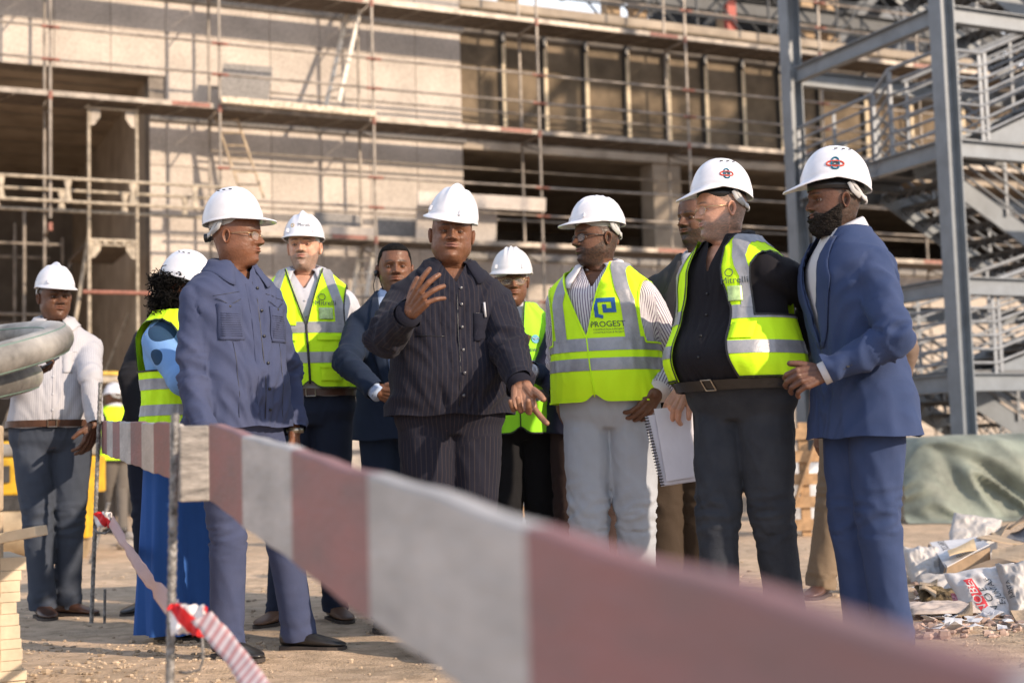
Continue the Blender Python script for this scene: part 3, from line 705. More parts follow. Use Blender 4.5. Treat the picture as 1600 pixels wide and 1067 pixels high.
# ---- materials for people
def skin_mat(name, rough=.48, sss=.08, spec=.4):
    m = bpy.data.materials.new(name); m.use_nodes = True; n = m.node_tree; b = n.nodes['Principled BSDF']; L = n.links
    at = n.nodes.new('ShaderNodeAttribute'); at.attribute_name = 'skin'
    tc = n.nodes.new('ShaderNodeTexCoord'); no = n.nodes.new('ShaderNodeTexNoise'); no.inputs['Scale'].default_value = 28; no.inputs['Detail'].default_value = 6; L.new(tc.outputs['Object'], no.inputs[0])
    mr = n.nodes.new('ShaderNodeMapRange'); mr.inputs[1].default_value = .3; mr.inputs[2].default_value = .7; mr.inputs[3].default_value = .80; mr.inputs[4].default_value = 1.20; L.new(no.outputs[0], mr.inputs[0])
    sc_ = n.nodes.new('ShaderNodeVectorMath'); sc_.operation = 'SCALE'; L.new(at.outputs['Color'], sc_.inputs[0]); L.new(mr.outputs[0], sc_.inputs['Scale'])
    L.new(sc_.outputs[0], b.inputs['Base Color']); b.inputs['Roughness'].default_value = rough; b.inputs['Specular IOR Level'].default_value = spec
    b.inputs['Subsurface Weight'].default_value = sss; b.inputs['Subsurface Radius'].default_value = (.012, .005, .003)
    mr2 = n.nodes.new('ShaderNodeMapRange'); mr2.inputs[1].default_value = .35; mr2.inputs[2].default_value = .65; mr2.inputs[3].default_value = rough-.12; mr2.inputs[4].default_value = rough+.16; no3 = n.nodes.new('ShaderNodeTexNoise'); no3.inputs['Scale'].default_value = 60; no3.inputs['Detail'].default_value = 5; L.new(tc.outputs['Object'], no3.inputs[0]); L.new(no3.outputs[0], mr2.inputs[0]); L.new(mr2.outputs[0], b.inputs['Roughness'])
    n2 = n.nodes.new('ShaderNodeTexNoise'); n2.inputs['Scale'].default_value = 110; n2.inputs['Detail'].default_value = 3; L.new(tc.outputs['Object'], n2.inputs[0])
    bp = n.nodes.new('ShaderNodeBump'); bp.inputs['Strength'].default_value = .55; bp.inputs['Distance'].default_value = .003; L.new(n2.outputs[0], bp.inputs['Height']); L.new(bp.outputs[0], b.inputs['Normal'])
    return m
SKIN = skin_mat('skin')
def fabric(name, col, stripes=None, scol=None, duty=.3, soft=.08, rough=.88, var=.06, sheen=.03, weave=.3, cross=0, floral=None, fade=None, spec=.15):
    m = bpy.data.materials.new(name); m.use_nodes = True; n = m.node_tree; b = n.nodes['Principled BSDF']; L = n.links
    tc = n.nodes.new('ShaderNodeTexCoord'); at = n.nodes.new('ShaderNodeAttribute'); at.attribute_name = 'fab'
    no = n.nodes.new('ShaderNodeTexNoise'); no.inputs['Scale'].default_value = 11; no.inputs['Detail'].default_value = 7; L.new(tc.outputs['Object'], no.inputs[0])
    mx = n.nodes.new('ShaderNodeMix'); mx.data_type = 'RGBA'; mx.inputs[6].default_value = (*[c*(1-var*1.6) for c in col], 1); mx.inputs[7].default_value = (*[min(1, c*(1+var*1.6)) for c in (fade or col)], 1)
    L.new(no.outputs[0], mx.inputs[0]); out = mx.outputs[2]
    if stripes:
        sp = n.nodes.new('ShaderNodeSeparateXYZ'); L.new(at.outputs['Vector'], sp.inputs[0])
        for ax in ([0, 1] if cross else [0]):
            mu = n.nodes.new('ShaderNodeMath'); mu.operation = 'MULTIPLY'; mu.inputs[1].default_value = stripes; L.new(sp.outputs[ax], mu.inputs[0])
            fr_ = n.nodes.new('ShaderNodeMath'); fr_.operation = 'PINGPONG'; fr_.inputs[1].default_value = .5; ad = n.nodes.new('ShaderNodeMath'); ad.inputs[1].default_value = .5; L.new(mu.outputs[0], ad.inputs[0]); L.new(ad.outputs[0], fr_.inputs[0])
            mr = n.nodes.new('ShaderNodeMapRange'); mr.inputs[1].default_value = duty/2+soft; mr.inputs[2].default_value = max(0, duty/2-soft); L.new(fr_.outputs[0], mr.inputs[0])
            m2 = n.nodes.new('ShaderNodeMix'); m2.data_type = 'RGBA'; m2.inputs[7].default_value = (*scol, 1); L.new(out, m2.inputs[6]); L.new(mr.outputs[0], m2.inputs[0]); out = m2.outputs[2]
    if floral:
        for k, (c, s, th) in enumerate(floral):
            v = n.nodes.new('ShaderNodeTexVoronoi'); v.inputs['Scale'].default_value = s; v.inputs['Randomness'].default_value = 1
            mp = n.nodes.new('ShaderNodeMapping'); mp.inputs['Location'].default_value = (k*3.3, k, 0); mp.inputs['Scale'].default_value = (1, .55+.3*k, 1); L.new(tc.outputs['Object'], mp.inputs[0]); L.new(mp.outputs[0], v.inputs[0])
            lt = n.nodes.new('ShaderNodeMath'); lt.operation = 'LESS_THAN'; lt.inputs[1].default_value = th; L.new(v.outputs['Distance'], lt.inputs[0])
            m2 = n.nodes.new('ShaderNodeMix'); m2.data_type = 'RGBA'; m2.inputs[7].default_value = (*c, 1); L.new(out, m2.inputs[6]); L.new(lt.outputs[0], m2.inputs[0]); out = m2.outputs[2]
    L.new(out, b.inputs['Base Color']); b.inputs['Roughness'].default_value = rough; b.inputs['Sheen Weight'].default_value = sheen; b.inputs['Specular IOR Level'].default_value = spec
    n2 = n.nodes.new('ShaderNodeTexNoise'); n2.inputs['Scale'].default_value = 38; n2.inputs['Detail'].default_value = 6; n2.inputs['Roughness'].default_value = .7; L.new(tc.outputs['Object'], n2.inputs[0])
    n3 = n.nodes.new('ShaderNodeTexNoise'); n3.noise_type = 'RIDGED_MULTIFRACTAL'; n3.inputs['Scale'].default_value = 4.5; n3.inputs['Detail'].default_value = 2.5; n3.inputs['Distortion'].default_value = 1.2; L.new(tc.outputs['Object'], n3.inputs[0])
    b3 = n.nodes.new('ShaderNodeBump'); b3.inputs['Strength'].default_value = .45; b3.inputs['Distance'].default_value = .012; L.new(n3.outputs[0], b3.inputs['Height'])
    bp = n.nodes.new('ShaderNodeBump'); bp.inputs['Strength'].default_value = weave; bp.inputs['Distance'].default_value = .006; L.new(n2.outputs[0], bp.inputs['Height']); L.new(b3.outputs[0], bp.inputs['Normal']); L.new(bp.outputs[0], b.inputs['Normal'])
    return m
PLAST = mat('helmet_white', (.66, .66, .70), .27, var=.07, scale=9, bump=.04, bscale=30, spec=.5, coat=.15, sss=.0)
PLASTW = mat('helmet_offwhite', (.62, .61, .62), .36, var=.04, scale=6)
HARN = mat('helmet_harness', (.42, .42, .42), .55); BLACKP = mat('black_plastic', (.015, .015, .017), .35)
EYEW = mat('eye_white', (.36, .31, .27), .25, var=.05); IRIS = mat('dark_iris', (.015, .009, .006), .12); HAIRM = mat('black_hair', (.007, .006, .0055), .85, var=.3, scale=80, bump=.6, bscale=220, spec=.12)
GLASSR = mat('spectacle_frame', (.03, .02, .02), .3); GLASSG = mat('gold_wire_frame', (.55, .42, .25), .3, metal=.8)
LENS = bpy.data.materials.new('spectacle_lens'); LENS.use_nodes = True
_b = LENS.node_tree.nodes['Principled BSDF']; _b.inputs['Alpha'].default_value = .16; _b.inputs['Roughness'].default_value = .06; _b.inputs['Base Color'].default_value = (.8, .8, .8, 1)
LEATH_B = mat('black_leather', (.022, .020, .020), .33, var=.2, scale=20, bump=.1); LEATH_BR = mat('brown_leather', (.075, .035, .022), .38, var=.2, scale=20, bump=.1)
SOLE = mat('shoe_sole', (.05, .04, .035), .8); METALB = mat('buckle_metal', (.45, .40, .33), .3, metal=.9)
HIVIS = fabric('hivis_yellow', (.60, .95, .02), rough=.75, var=.03, sheen=0, weave=.25, spec=.2)
HIVISG = fabric('hivis_lime', (.36, .88, .035), rough=.75, var=.03, sheen=0, weave=.25, spec=.2)
REFL = mat('reflective_tape', (.30, .30, .32), .45, metal=.25, var=.08, scale=20, bump=.15, bscale=90)
PIPB = mat('black_piping', (.012, .012, .014), .6); INK = mat('dark_print', (.03, .045, .06), .6); INKB = mat('blue_print', (.01, .11, .38), .55)
INKT = mat('teal_print', (.0, .22, .36), .5); INKR = mat('red_print', (.55, .06, .03), .5); INKG = mat('gold_print', (.55, .36, .06), .5)
CARD = mat('clear_badge_pocket', (.45, .62, .25), .25, spec=.6, var=.2, scale=40)

# ---- head
_HR = [  # zf, f | zs, ys, w | zb, b
 (.2345, .012, .2345, -.004, .012, .2345, -.02), (.2335, .035, .231, -.005, .032, .231, -.044), (.224, .062, .218, -.006, .052, .216, -.070),
 (.207, .080, .201, -.008, .066, .198, -.087), (.187, .089, .181, -.010, .073, .178, -.097), (.166, .093, .160, -.012, .0755, .158, -.101),
 (.149, .095, .143, -.012, .0765, .140, -.101), (.136, .091, .128, -.010, .0765, .122, -.098), (.122, .087, .115, -.008, .076, .105, -.093),
 (.108, .087, .100, -.006, .074, .088, -.086), (.094, .088, .086, -.004, .0715, .070, -.079), (.080, .0895, .072, -.002, .069, .054, -.073),
 (.066, .091, .058, 0, .0655, .040, -.069), (.052, .090, .045, .003, .061, .028, -.067), (.038, .088, .032, .005, .0565, .018, -.066),
 (.024, .088, .020, .004, .053, .008, -.066), (.011, .083, .010, .000, .0515, -.001, -.067), (.002, .071, .001, -.003, .0515, -.009, -.068),
 (-.003, .056, -.007, -.006, .052, -.017, -.069), (-.009, .044, -.016, -.008, .0535, -.027, -.070), (-.022, .036, -.028, -.010, .055, -.038, -.071),
 (-.045, .034, -.046, -.012, .058, -.050, -.073)]
def head_grid(hw=1.0, jowl=0.0, nr=118, nc=100, lip=1.0, cheek=1.0, nose=1.0, neck=1.0):
    A = np.array(_HR); t = np.linspace(0, 1, len(A)); T_ = np.linspace(0, 1, nr)
    B = np.column_stack([np.interp(T_, t, A[:, i]) for i in range(7)])
    ker = np.array([1, 2, 3, 2, 1])/9.0
    for i in range(7):
        p = np.pad(B[:, i], 2, mode='edge'); sm = np.convolve(p, ker, 'valid'); B[3:, i] = sm[3:]
    s = np.linspace(0, 2*math.pi, nc, endpoint=False); phi = s-.42*np.sin(s)
    c, sn = np.cos(phi), np.sin(phi)
    zf, f, zs, ys, w, zb, b = [B[:, i][:, None] for i in range(7)]
    lower = np.exp(-((zs-.048)/.034)**2); w = w*hw*(1+jowl*lower) ; w = w*np.where(zs < -.01, neck, 1)
    cf = np.clip(c, 0, 1)[None]; cb = np.clip(-c, 0, 1)[None]
    pw = .88; sgn = np.sign(sn)[None]
    x = w*sgn*np.abs(sn)[None]**pw
    x = x*(1-(.30-.6*jowl)*np.clip(c, 0, 1)[None]**1.3*1.2*np.clip((.075-zs)/.075, 0, 1)*np.clip((zs+.02)/.02, 0, 1))*(1-.05*np.clip(c, 0, 1)[None]*np.clip((zs-.075)/.03, 0, 1))
    y = ys+(f+jowl*.25*lower*.02-ys)*cf**.92+(b*neck_f(zs, neck)-ys)*cb
    z = zs+(zf-zs)*cf**2+(zb-zs)*cb**2
    fr = np.clip((y-.02)/.04, 0, 1)
    def g(x0, z0, sx, sz): return np.exp(-((x-x0)/sx)**2-((z-z0)/sz)**2)
    def g2(x0, z0, sx, sz): return g(x0, z0, sx, sz)+g(-x0, z0, sx, sz)
    nz = np.interp(z, [.080, .085, .091, .099, .111, .124, .138, .152], [0, .010, .023, .0265, .019, .012, .007, 0])
    ns = np.interp(z, [.083, .095, .112, .14], [.0155, .0145, .010, .0095])
    d = nz*np.exp(-(x/ns)**2)*nose + g2(.0155, .0915, .0065, .006)*.0115*nose
    d += -g2(.031, .1215, .0155, .0095)*.0125 - g2(.0135, .124, .006, .009)*.005 + g2(.028, .1415, .019, .0055)*.0045 + g(0, .143, .012, .007)*.002
    d += g2(.041, .099, .016, .014)*.006*cheek - g2(.030, .077, .005, .013)*.003 + g2(.024, .066, .01, .012)*.0015*cheek
    d += g(0, .0720, .0170, .0036)*.0085*lip + g(0, .0605, .0150, .0046)*.0100*lip - g(0, .0665, .023, .0015)*.0040 - g(0, .079, .0032, .005)*.002
    d += -g(0, .0485, .017, .0045)*.0045 + g(0, .027, .018, .011)*.006
    y = y+d*fr
    x = x+np.sign(x)*g2(.0155, .0915, .01, .006)*.002*fr
    # pigment masks, plus painted shade for mouth seam, nostrils and cheek folds
    m = {}
    lipm = (np.exp(-((x/.0225)**4))*np.clip(1-np.abs((z-.0665)/(.0105*np.sqrt(np.clip(1-(x/.029)**2, 0.02, 1))))**5, 0, 1))*(y > .06)
    arch = .1435+.004*np.cos((np.abs(x)-.03)/.02*1.4)
    brow = np.exp(-((z-arch)/.0040)**4)*np.exp(-((np.abs(x)-.030)/.019)**6)*(y > .03)
    beard = np.maximum(np.clip((.079-.30*np.clip(np.abs(x)-.028, 0, .1)-z+np.clip(-(y-.062), 0, .05)*.75)/.007, 0, 1), np.exp(-((y-.010)/.009)**4)*np.clip((.120-z)/.03, 0, 1))*np.clip((y+.006)/.010, 0, 1)*np.clip((z+.012)/.012, 0, 1)
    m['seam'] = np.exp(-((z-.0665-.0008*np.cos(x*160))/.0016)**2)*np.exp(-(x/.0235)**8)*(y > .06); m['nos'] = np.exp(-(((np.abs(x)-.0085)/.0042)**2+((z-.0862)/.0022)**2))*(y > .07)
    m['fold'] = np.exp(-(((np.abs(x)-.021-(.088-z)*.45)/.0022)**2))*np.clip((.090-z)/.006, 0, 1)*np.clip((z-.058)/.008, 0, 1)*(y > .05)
    m['lip'] = lipm; m['brow'] = brow; m['beard'] = beard*(1-lipm)
    must = np.exp(-((z-.0805)/.0055)**4)*np.exp(-((x)/.027)**6)*(y > .05); goat = np.clip(1-((np.abs(x)-0)/.030)**4, 0, 1)*np.clip((.055-z)/.004, 0, 1)*(y > .05)*np.clip((z-.003)/.005, 0, 1)
    m['must'] = must; m['goat'] = np.clip(goat, 0, 1)
    line = np.where(y > .045, .192, np.where(y > -.002, .128+(y)*.95, .025))
    m['scalp'] = np.clip((z-line)/.006, 0, 1)
    return x, y, z, m
def neck_f(zs, neck): return np.where(zs < .03, 1+(neck-1)*.6, 1.0)

def tor_prof(): return np.array([  # z, half width, front, back
 (.70, .200, .125, .130), (.78, .196, .122, .132), (.86, .188, .115, .132), (.94, .182, .112, .128), (1.02, .170, .110, .112), (1.10, .163, .112, .104), (1.18, .168, .118, .108),
 (1.26, .176, .125, .118), (1.34, .180, .126, .124), (1.40, .180, .116, .122), (1.435, .166, .100, .114), (1.46, .142, .086, .104), (1.485, .112, .072, .090), (1.508, .088, .062, .078), (1.528, .074, .056, .070), (1.545, .066, .052, .064)])
PL = []
class Person:
    def __init__(s, label, px, py, Y, yaw=0, hyaw=None, hip=None, lean=0.0, w=1.0, belly=0.0, pitch=0.0, roll=0.0, hs=1.0, skin=(.16, .075, .04), pyaw=None,
                 hwid=1.0, jowl=0.0, depth=1.0, kk=None, hipdy=0.0, group='people on the site visit'):
        s.px, s.Y = px, Y; s.yaw = R(yaw); s.hyaw = R(yaw if hyaw is None else hyaw); s.pyaw = R(yaw if pyaw is None else pyaw)
        s.w, s.belly, s.hs, s.skin, s.depth = w, belly, hs, np.array(skin), depth; s.hwid, s.jowl = hwid, jowl
        E = P(px, py, Y); Fh, Rh = rotz(s.hyaw)
        M = Matrix((Rh, Fh, Vector((0, 0, 1)))).transposed(); M = M @ Matrix.Rotation(-R(pitch), 3, 'X') @ Matrix.Rotation(R(roll), 3, 'Y')
        s.HM = M; s.HO = E - M @ Vector((0, 0, .118*hs))
        s.k = (kk*1.018) if kk else (s.HO.z+.0)/1.520
        s.Fc, s.Rc = rotz(s.yaw); s.Fp, s.Rp = rotz(s.pyaw)
        s.neck = Vector((s.HO.x, s.HO.y, 0)) - Fh*.005 - s.Fc*.018
        hx = G(hip if hip is not None else px, Y+hipdy, .95*s.k); s.hip = Vector((hx.x, hx.y, 0))
        s.base = Vector((s.hip.x, s.hip.y, 0))
        s.T = tor_prof(); s.root = thing('person', label, 'person', s.base, group)
        s.cap = s.k; s.hf = {}; PL.append(s)
    def prof(s, z):
        zz = z/s.k; T_ = s.T; a = np.interp(zz, T_[:, 0], T_[:, 1])*s.w; f = np.interp(zz, T_[:, 0], T_[:, 2])*s.depth; b = np.interp(zz, T_[:, 0], T_[:, 3])*s.depth
        bl = s.belly*np.exp(-((zz-1.07)/.13)**2); f = f+bl; a = a+bl*.35; b = b + bl*.10
        return a*math.sqrt(s.k), f*math.sqrt(s.k), b*math.sqrt(s.k)
    def tp(s, x, y, z):
        """local (right, forward, up) to world, arrays"""
        x, y, z = np.broadcast_arrays(np.asarray(x, float), np.asarray(y, float), np.asarray(z, float))
        t = np.clip((z/s.k-.95)/.55, 0, 1); t = t*t*(3-2*t)*.6+t*.4
        c0, c1 = np.array(s.hip), np.array(s.neck)
        F_ = (1-t)[..., None]*np.array(s.Fp)+t[..., None]*np.array(s.Fc); F_ /= np.linalg.norm(F_, axis=-1)[..., None]
        R_ = np.stack([F_[..., 1], -F_[..., 0], F_[..., 2]], -1)
        out = c0+(c1-c0)*t[..., None]+R_*x[..., None]+F_*y[..., None]; out[..., 2] = z
        return out
    def ts(s, phi, z, off=0.0):
        a, f, b = s.prof(z); c, sn = np.cos(phi), np.sin(phi); n = .86
        x = (a+off)*np.sign(sn)*np.abs(sn)**n; y = np.where(c > 0, (f+off), (b+off))*np.sign(c)*np.abs(c)**n
        return x, y
    def fs(s, x, z, off=0.0, back=False):
        a, f, b = s.prof(z); r = np.clip(np.abs(x)/(a+off), 0, .999); y = (f+off)*(1-r**(2/.86*1.0))**(.43*1.0)
        return -((b+off)*(1-r**2.3)**.43) if back else y
    def rings(s, z0, z1, nz, nphi, off=0.0, top_close=True):
        ph = np.linspace(0, 2*math.pi, nphi, endpoint=False); out = []
        for z in np.linspace(z0, z1, nz):
            o = off(z) if callable(off) else off
            x, y = s.ts(ph, np.full(nphi, z), o); out.append([Vector(q) for q in s.tp(x, y, np.full(nphi, z))])
        return out
    # ---- joints
    def shoulder(s, sd):
        return Vector(s.tp(sd*.158*s.w**.8*math.sqrt(s.k), -.006, 1.376*s.k))
    def reach(s, c, L_, px, py, sel):
        o = Vector((0, 0, CAM_H)); d = ray(px, py).normalized(); oc = o-c; b = oc.dot(d); q = b*b-(oc.dot(oc)-L_*L_)
        if q < 0: p = o+d*(-b); return c+(p-c).normalized()*L_
        t = -b-math.sqrt(q) if sel == 'f' else -b+math.sqrt(q)
        return o+d*t
    def set_arm(s, sd, el, wr, shrug=0):
        if not hasattr(s, 'arms'): s.arms = {}
        S = s.shoulder(sd)+Vector((0, 0, shrug)); E = s.reach(S, .295*s.k, *el); W = s.reach(E, .262*s.k, *wr); s.arms[sd] = (S, E, W)
    def arm_hang(s, sd, out=.05, fwd=0.0, bend=.06):
        if not hasattr(s, 'arms'): s.arms = {}
        S = s.shoulder(sd); F_, R_ = np.array(s.Fc), np.array(s.Rc)
        E = S + (Vector(R_)*sd*out+Vector(F_)*fwd+Vector((0, 0, -1))).normalized()*.295*s.k
        W = E + (Vector(R_)*sd*(out*.2)+Vector(F_)*(fwd+bend*4)+Vector((0, 0, -1))).normalized()*.262*s.k
        s.arms[sd] = (S, E, W)
    def set_leg(s, sd, px, dy=0.0, toe=None, kn=.03, z=0.0):
        if not hasattr(s, 'legs'): s.legs = {}
        H = Vector(s.tp(sd*.085*s.w, -.005, .90*s.k)); g_ = G(px, s.Y+dy, z); A = Vector((g_.x, g_.y, .085+gh(g_.x, g_.y)+z))
        K = H.lerp(A, .49)+s.Fp*kn; s.legs[sd] = (H, K, A, s.pyaw if toe is None else R(toe))
    # ---- meshes
    def body(s, beard=None, beardcol=(.02, .014, .01), scalp=True, stub=.5, lipcol=None, browcol=(.02, .014, .01), lip=1.0, cheek=1.0, nose=1.0, nohead=False, squint=1.0, neckw=1.0, eyes=True):
        mb = MB(); cols = []
        x, y, z, m = head_grid(s.hwid, s.jowl, lip=lip, cheek=cheek, nose=nose, neck=neckw); nr, nc = x.shape; hs = s.hs
        M = np.array(s.HM); W = (np.stack([x, y, z], -1)*hs)@M.T+np.array(s.HO)
        phi = np.linspace(0, 2*math.pi, nc, endpoint=False); phi = phi-.42*np.sin(phi)
        # neck and trunk rows in body space
        zz = list(np.linspace(1.530, 1.44, 9))+list(np.linspace(1.42, .86, 18)); rows = []
        for q in zz:
            o = -.006 if q > 1.44 else -.016
            xx, yy = s.ts(phi, np.full(nc, q*s.k), o)
            if q > 1.5: r = .055*neckw+.008*(1.53-q)/.03; xx = np.sin(phi)*r*1.04; yy = np.cos(phi)*r*.95-.010
            rows.append(s.tp(xx, yy, np.full(nc, q*s.k)))
        nb = 7; W2 = [W[i] for i in range(nr-nb)]; bt = rows[0]; last = W[nr-nb-1]
        for i in range(1, nb+1): t = i/(nb+1); t = t*t*(3-2*t); W2.append((W[nr-nb+i-1]*(1-t)+bt*t))
        allr = W2+rows; V = np.concatenate(allr); n = len(allr)
        F_ = [(i*nc+k, (i+1)*nc+k, (i+1)*nc+(k+1) % nc, i*nc+(k+1) % nc) for i in range(n-1) for k in range(nc)]
        F_ += [tuple(range(nc)), tuple((n-1)*nc+k for k in range(nc))[::-1]]
        sk = s.skin; C = np.tile(sk, (n*nc, 1)); 
        def blend(mask, col):
            q = mask[:nr].ravel()[:, None]; C[:nr*nc] = C[:nr*nc]*(1-q)+np.array(col)*q
        lc = lipcol if lipcol is not None else sk*np.array([1.35, 1.15, 1.25])
        gr = np.random.RandomState(int(s.px))
        if scalp: blend(m['scalp']*(.55+.35*gr.rand(*m['scalp'].shape)), browcol)
        blend(m['lip'], lc); blend(m['brow']*(.6+.4*gr.rand(nr, nc)), browcol)
        blend(m['fold']*.35, sk*.5); blend(m['nos']*.9, sk*.15)  # shade of cheek folds and nostrils painted into the skin
        if beard == 'full': blend(m['beard']*stub*(.6+.6*gr.rand(nr, nc)), beardcol); blend(m['must']*stub, beardcol)
        if beard == 'goatee': blend(np.clip(m['must']*.8+m['goat'], 0, 1)*stub*(.7+.3*gr.rand(nr, nc)), beardcol); blend(m['beard']*.3, beardcol)
        blend(m['seam']*.85, sk*.22)  # shade between the lips painted into the skin
        mb.v = [tuple(q) for q in V]; mb.f = F_; cols.append(C)
        s._head = (x, y, z, W, m)
        # ears
        hp = lambda a, b, c: Vector(M@(np.array([a, b, c])*hs))+s.HO
        for sd in (-1, 1):
            rows_ = []; 
            for r in (0, .3, .5, .66, .8, .9, 1.0, 1.04, .9):
                ring = []
                for k in range(18):
                    a = 2*math.pi*k/18; u = r*.0150*math.cos(a)*(1+.12*math.sin(a)); v_ = r*.0285*math.sin(a)*(1-.04*math.cos(a)); 
                    h = {0: -.003, .3: -.003+.004*math.sin(a*2+1), .5: .002+.003*math.sin(a*2), .66: .006, .8: .0085, .9: .0100, 1.0: .0085, 1.04: .005}.get(r, .006); v_ *= 1+.0*u; u *= (1-.22*(v_ < 0)*min(1, -v_/.02))
                    if rows_ and r == .9 and len(rows_) == 8: h = -.008
                    ring.append(hp(sd*(.0745*s.hwid*(1+s.jowl*.1)+h+max(0, -u)*.35+.003*v_/.03), -.012+u*1.0, .112+v_+u*.15))
                rows_.append(ring)
            o = len(mb.v); mb.loft(rows_); ce_ = np.tile(sk*np.array([1.0, .95, .95]), (len(mb.v)-o, 1)); ce_[:36] *= .35; ce_[36:54] *= .7; cols.append(ce_)  # ear hollow painted darker to stand for shade
        # eyelids
        if eyes:
            for sd in (-1, 1):
                c = (sd*.031, .0675, .1215); r = .0134
                for up, b0, b1 in ((1, 7.5*squint, 75), (-1, 6*squint, 70)):
                    rows_ = []
                    for b in np.linspace(0, 1, 6):
                        ring = []
                        for a in np.linspace(-75, 75, 11):
                            e = b0*math.cos(R(a*1.15))-3*abs(a)/75; be = R(e+(b1-e)*b)*up
                            rr = r+(.0007 if b == 0 else 0); ring.append(hp(c[0]+rr*math.sin(R(a))*math.cos(be), c[1]+rr*math.cos(R(a))*math.cos(be), c[2]+rr*math.sin(be)))
                        rows_.append(ring)
                    o = len(mb.v); mb.grid(rows_); cc = np.tile(sk*.85, (len(mb.v)-o, 1)); cc[:11] *= .45; cols.append(cc)
        # arms and hands
        for sd, (S, E, Wr) in getattr(s, 'arms', {}).items():
            o = len(mb.v); mb.capsule(S-(E-S)*.05, E, .050, .040, 12, 3); mb.capsule(E, E.lerp(Wr, .6), .038, .032, 12, 3)
            cols.append(np.tile(sk, (len(mb.v)-o, 1)))
            hd = getattr(s, 'hands', {}).get(sd)
            if hd:
                v, f, nr_ = s.hand_mesh(sd, E, Wr, **hd); o = len(mb.v); mb.v += [tuple(q) for q in v]; mb.f += [tuple(int(i)+o for i in q) for q in f]
                X_, Y2, Z_ = s._hframe; rel = nr_@np.array(Z_); pal = np.clip((-rel-.1)*1.6, 0, 1)[:, None]*(np.clip(((v-np.array(Wr))@np.array(X_))/.02, 0, 1)[:, None])
                pc = np.clip(sk*np.array([1.9, 2.1, 2.2])+.02, 0, .55) if sk[0] < .3 else sk*np.array([1.08, 1, 1]); cols.append(sk*(1-pal*.75)+pc*pal*.75)
        for sd, (H, K, A, ty) in getattr(s, 'legs', {}).items():
            o = len(mb.v); mb.capsule(H, K, .070, .050, 12, 3); mb.capsule(K, A, .048, .036, 12, 3); cols.append(np.tile(sk, (len(mb.v)-o, 1)))
        o = mesh_obj('body', np.array(mb.v), mb.f, SKIN, s.root, {'skin': np.concatenate(cols)})
        s.bodyo = o
        if eyes:
            for sd in (-1, 1):
                e = MB().sphere(hp(sd*.031, .0675, .1215), .0125*hs, 16, 12).build('eye', EYEW, s.root, smooth=True)
                gz = getattr(s, 'gaze', (0, 0)); dv = Vector((math.sin(R(gz[0])), math.cos(R(gz[0])), math.sin(R(gz[1]))))
                c = Vector((sd*.031, .0675, .1215)); q = c+dv*.0098; rg_ = []
                for rr, dd in ((.0058, 0), (.0052, .0024), (.003, .0034), (.0005, .0037)):
                    rg_.append([hp(*(c+dv*(.0100+dd)+Vector((math.cos(a)*rr, 0, math.sin(a)*rr)))) for a in np.linspace(0, 2*math.pi, 13)[:-1]])
                MB().loft(rg_).build('iris', IRIS, e, smooth=True)
        s.hp = hp
        return o
    def hand_mesh(s, sd, E, W, dir, palm, curl=(20, 25, 15), spread=4, thumb=(35, 20), fingers=None, sc=1.0):
        """dir: finger direction, palm: direction the palm faces, in world axes"""
        X_ = Vector(dir).normalized(); Z_ = -Vector(palm); Z_ = (Z_-X_*Z_.dot(X_)).normalized(); Y2 = Z_.cross(X_)
        # right hand, palm down, fingers forward: thumb to the left = +Y when Z up, X forward
        if sd < 0: Y2 = -Y2
        s._hframe = (X_, Y2, Z_); q = s.k*sc*1.02; s.hf[sd] = (W, X_, Y2, Z_, q)
        def L2(a, b, c): return W+X_*(a*q)+Y2*(b*q)+Z_*(c*q)
        mb = MB(); fd = (W-E).normalized()
        mb.capsule(W-fd*.10, W+X_*.008, .031*q, .0255*q, 12, 3, flat=Y2, fl=.80)
        bases = [(.094, .030, .0), (.098, .0095, .002), (.093, -.0115, .001), (.085, -.031, -.003)]
        segs = [(.038, .024, .019), (.042, .027, .020), (.039, .025, .019), (.031, .020, .017)]; rad = [.0106, .0108, .0102, .0090]
        for i, (b, sg, r) in enumerate(zip(bases, segs, rad)):
            mb.capsule(L2(.012, b[1]*.55, -.002), L2(b[0]-.006, b[1], b[2]-.003), .0150*q, .0118*q, 10, 3, flat=Y2, fl=1.0)
            cu = curl if fingers is None else fingers[i]; sp = R((1.5-i)*spread) if len(cu) < 4 else R(cu[3])
            p = L2(*b); ang = 0; dy = math.sin(sp)
            for j in range(3):
                ang += R(cu[j]); d = X_*(math.cos(ang)*math.cos(sp))+Y2*(dy)+Z_*(-math.sin(ang)*math.cos(sp)); p2 = p+d.normalized()*(sg[j]*q)
                mb.capsule(p, p2, r*q*(1-.05*j), r*q*(.95-.07*j), 9, 3); p = p2
        # heel of the thumb and thumb
        mb.capsule(L2(.012, .018, -.008), L2(.052, .034, -.012), .019*q, .0145*q, 10, 3)
        ta, tb = R(thumb[0]), R(thumb[1]); p = L2(.036, .036, -.012); d = X_*math.cos(ta)+Y2*math.sin(ta)-Z_*math.sin(tb); d.normalize()
        p2 = p+d*(.040*q); mb.capsule(p, p2, .0138*q, .0122*q, 10, 3); d2 = (d+X_*.35-Z_*.12*(1 if len(thumb) < 3 else thumb[2])).normalized(); p3 = p2+d2*(.032*q)
        mb.capsule(p2, p3, .0122*q, .0100*q, 10, 3)
        return remesh(mb, .0027, 1)
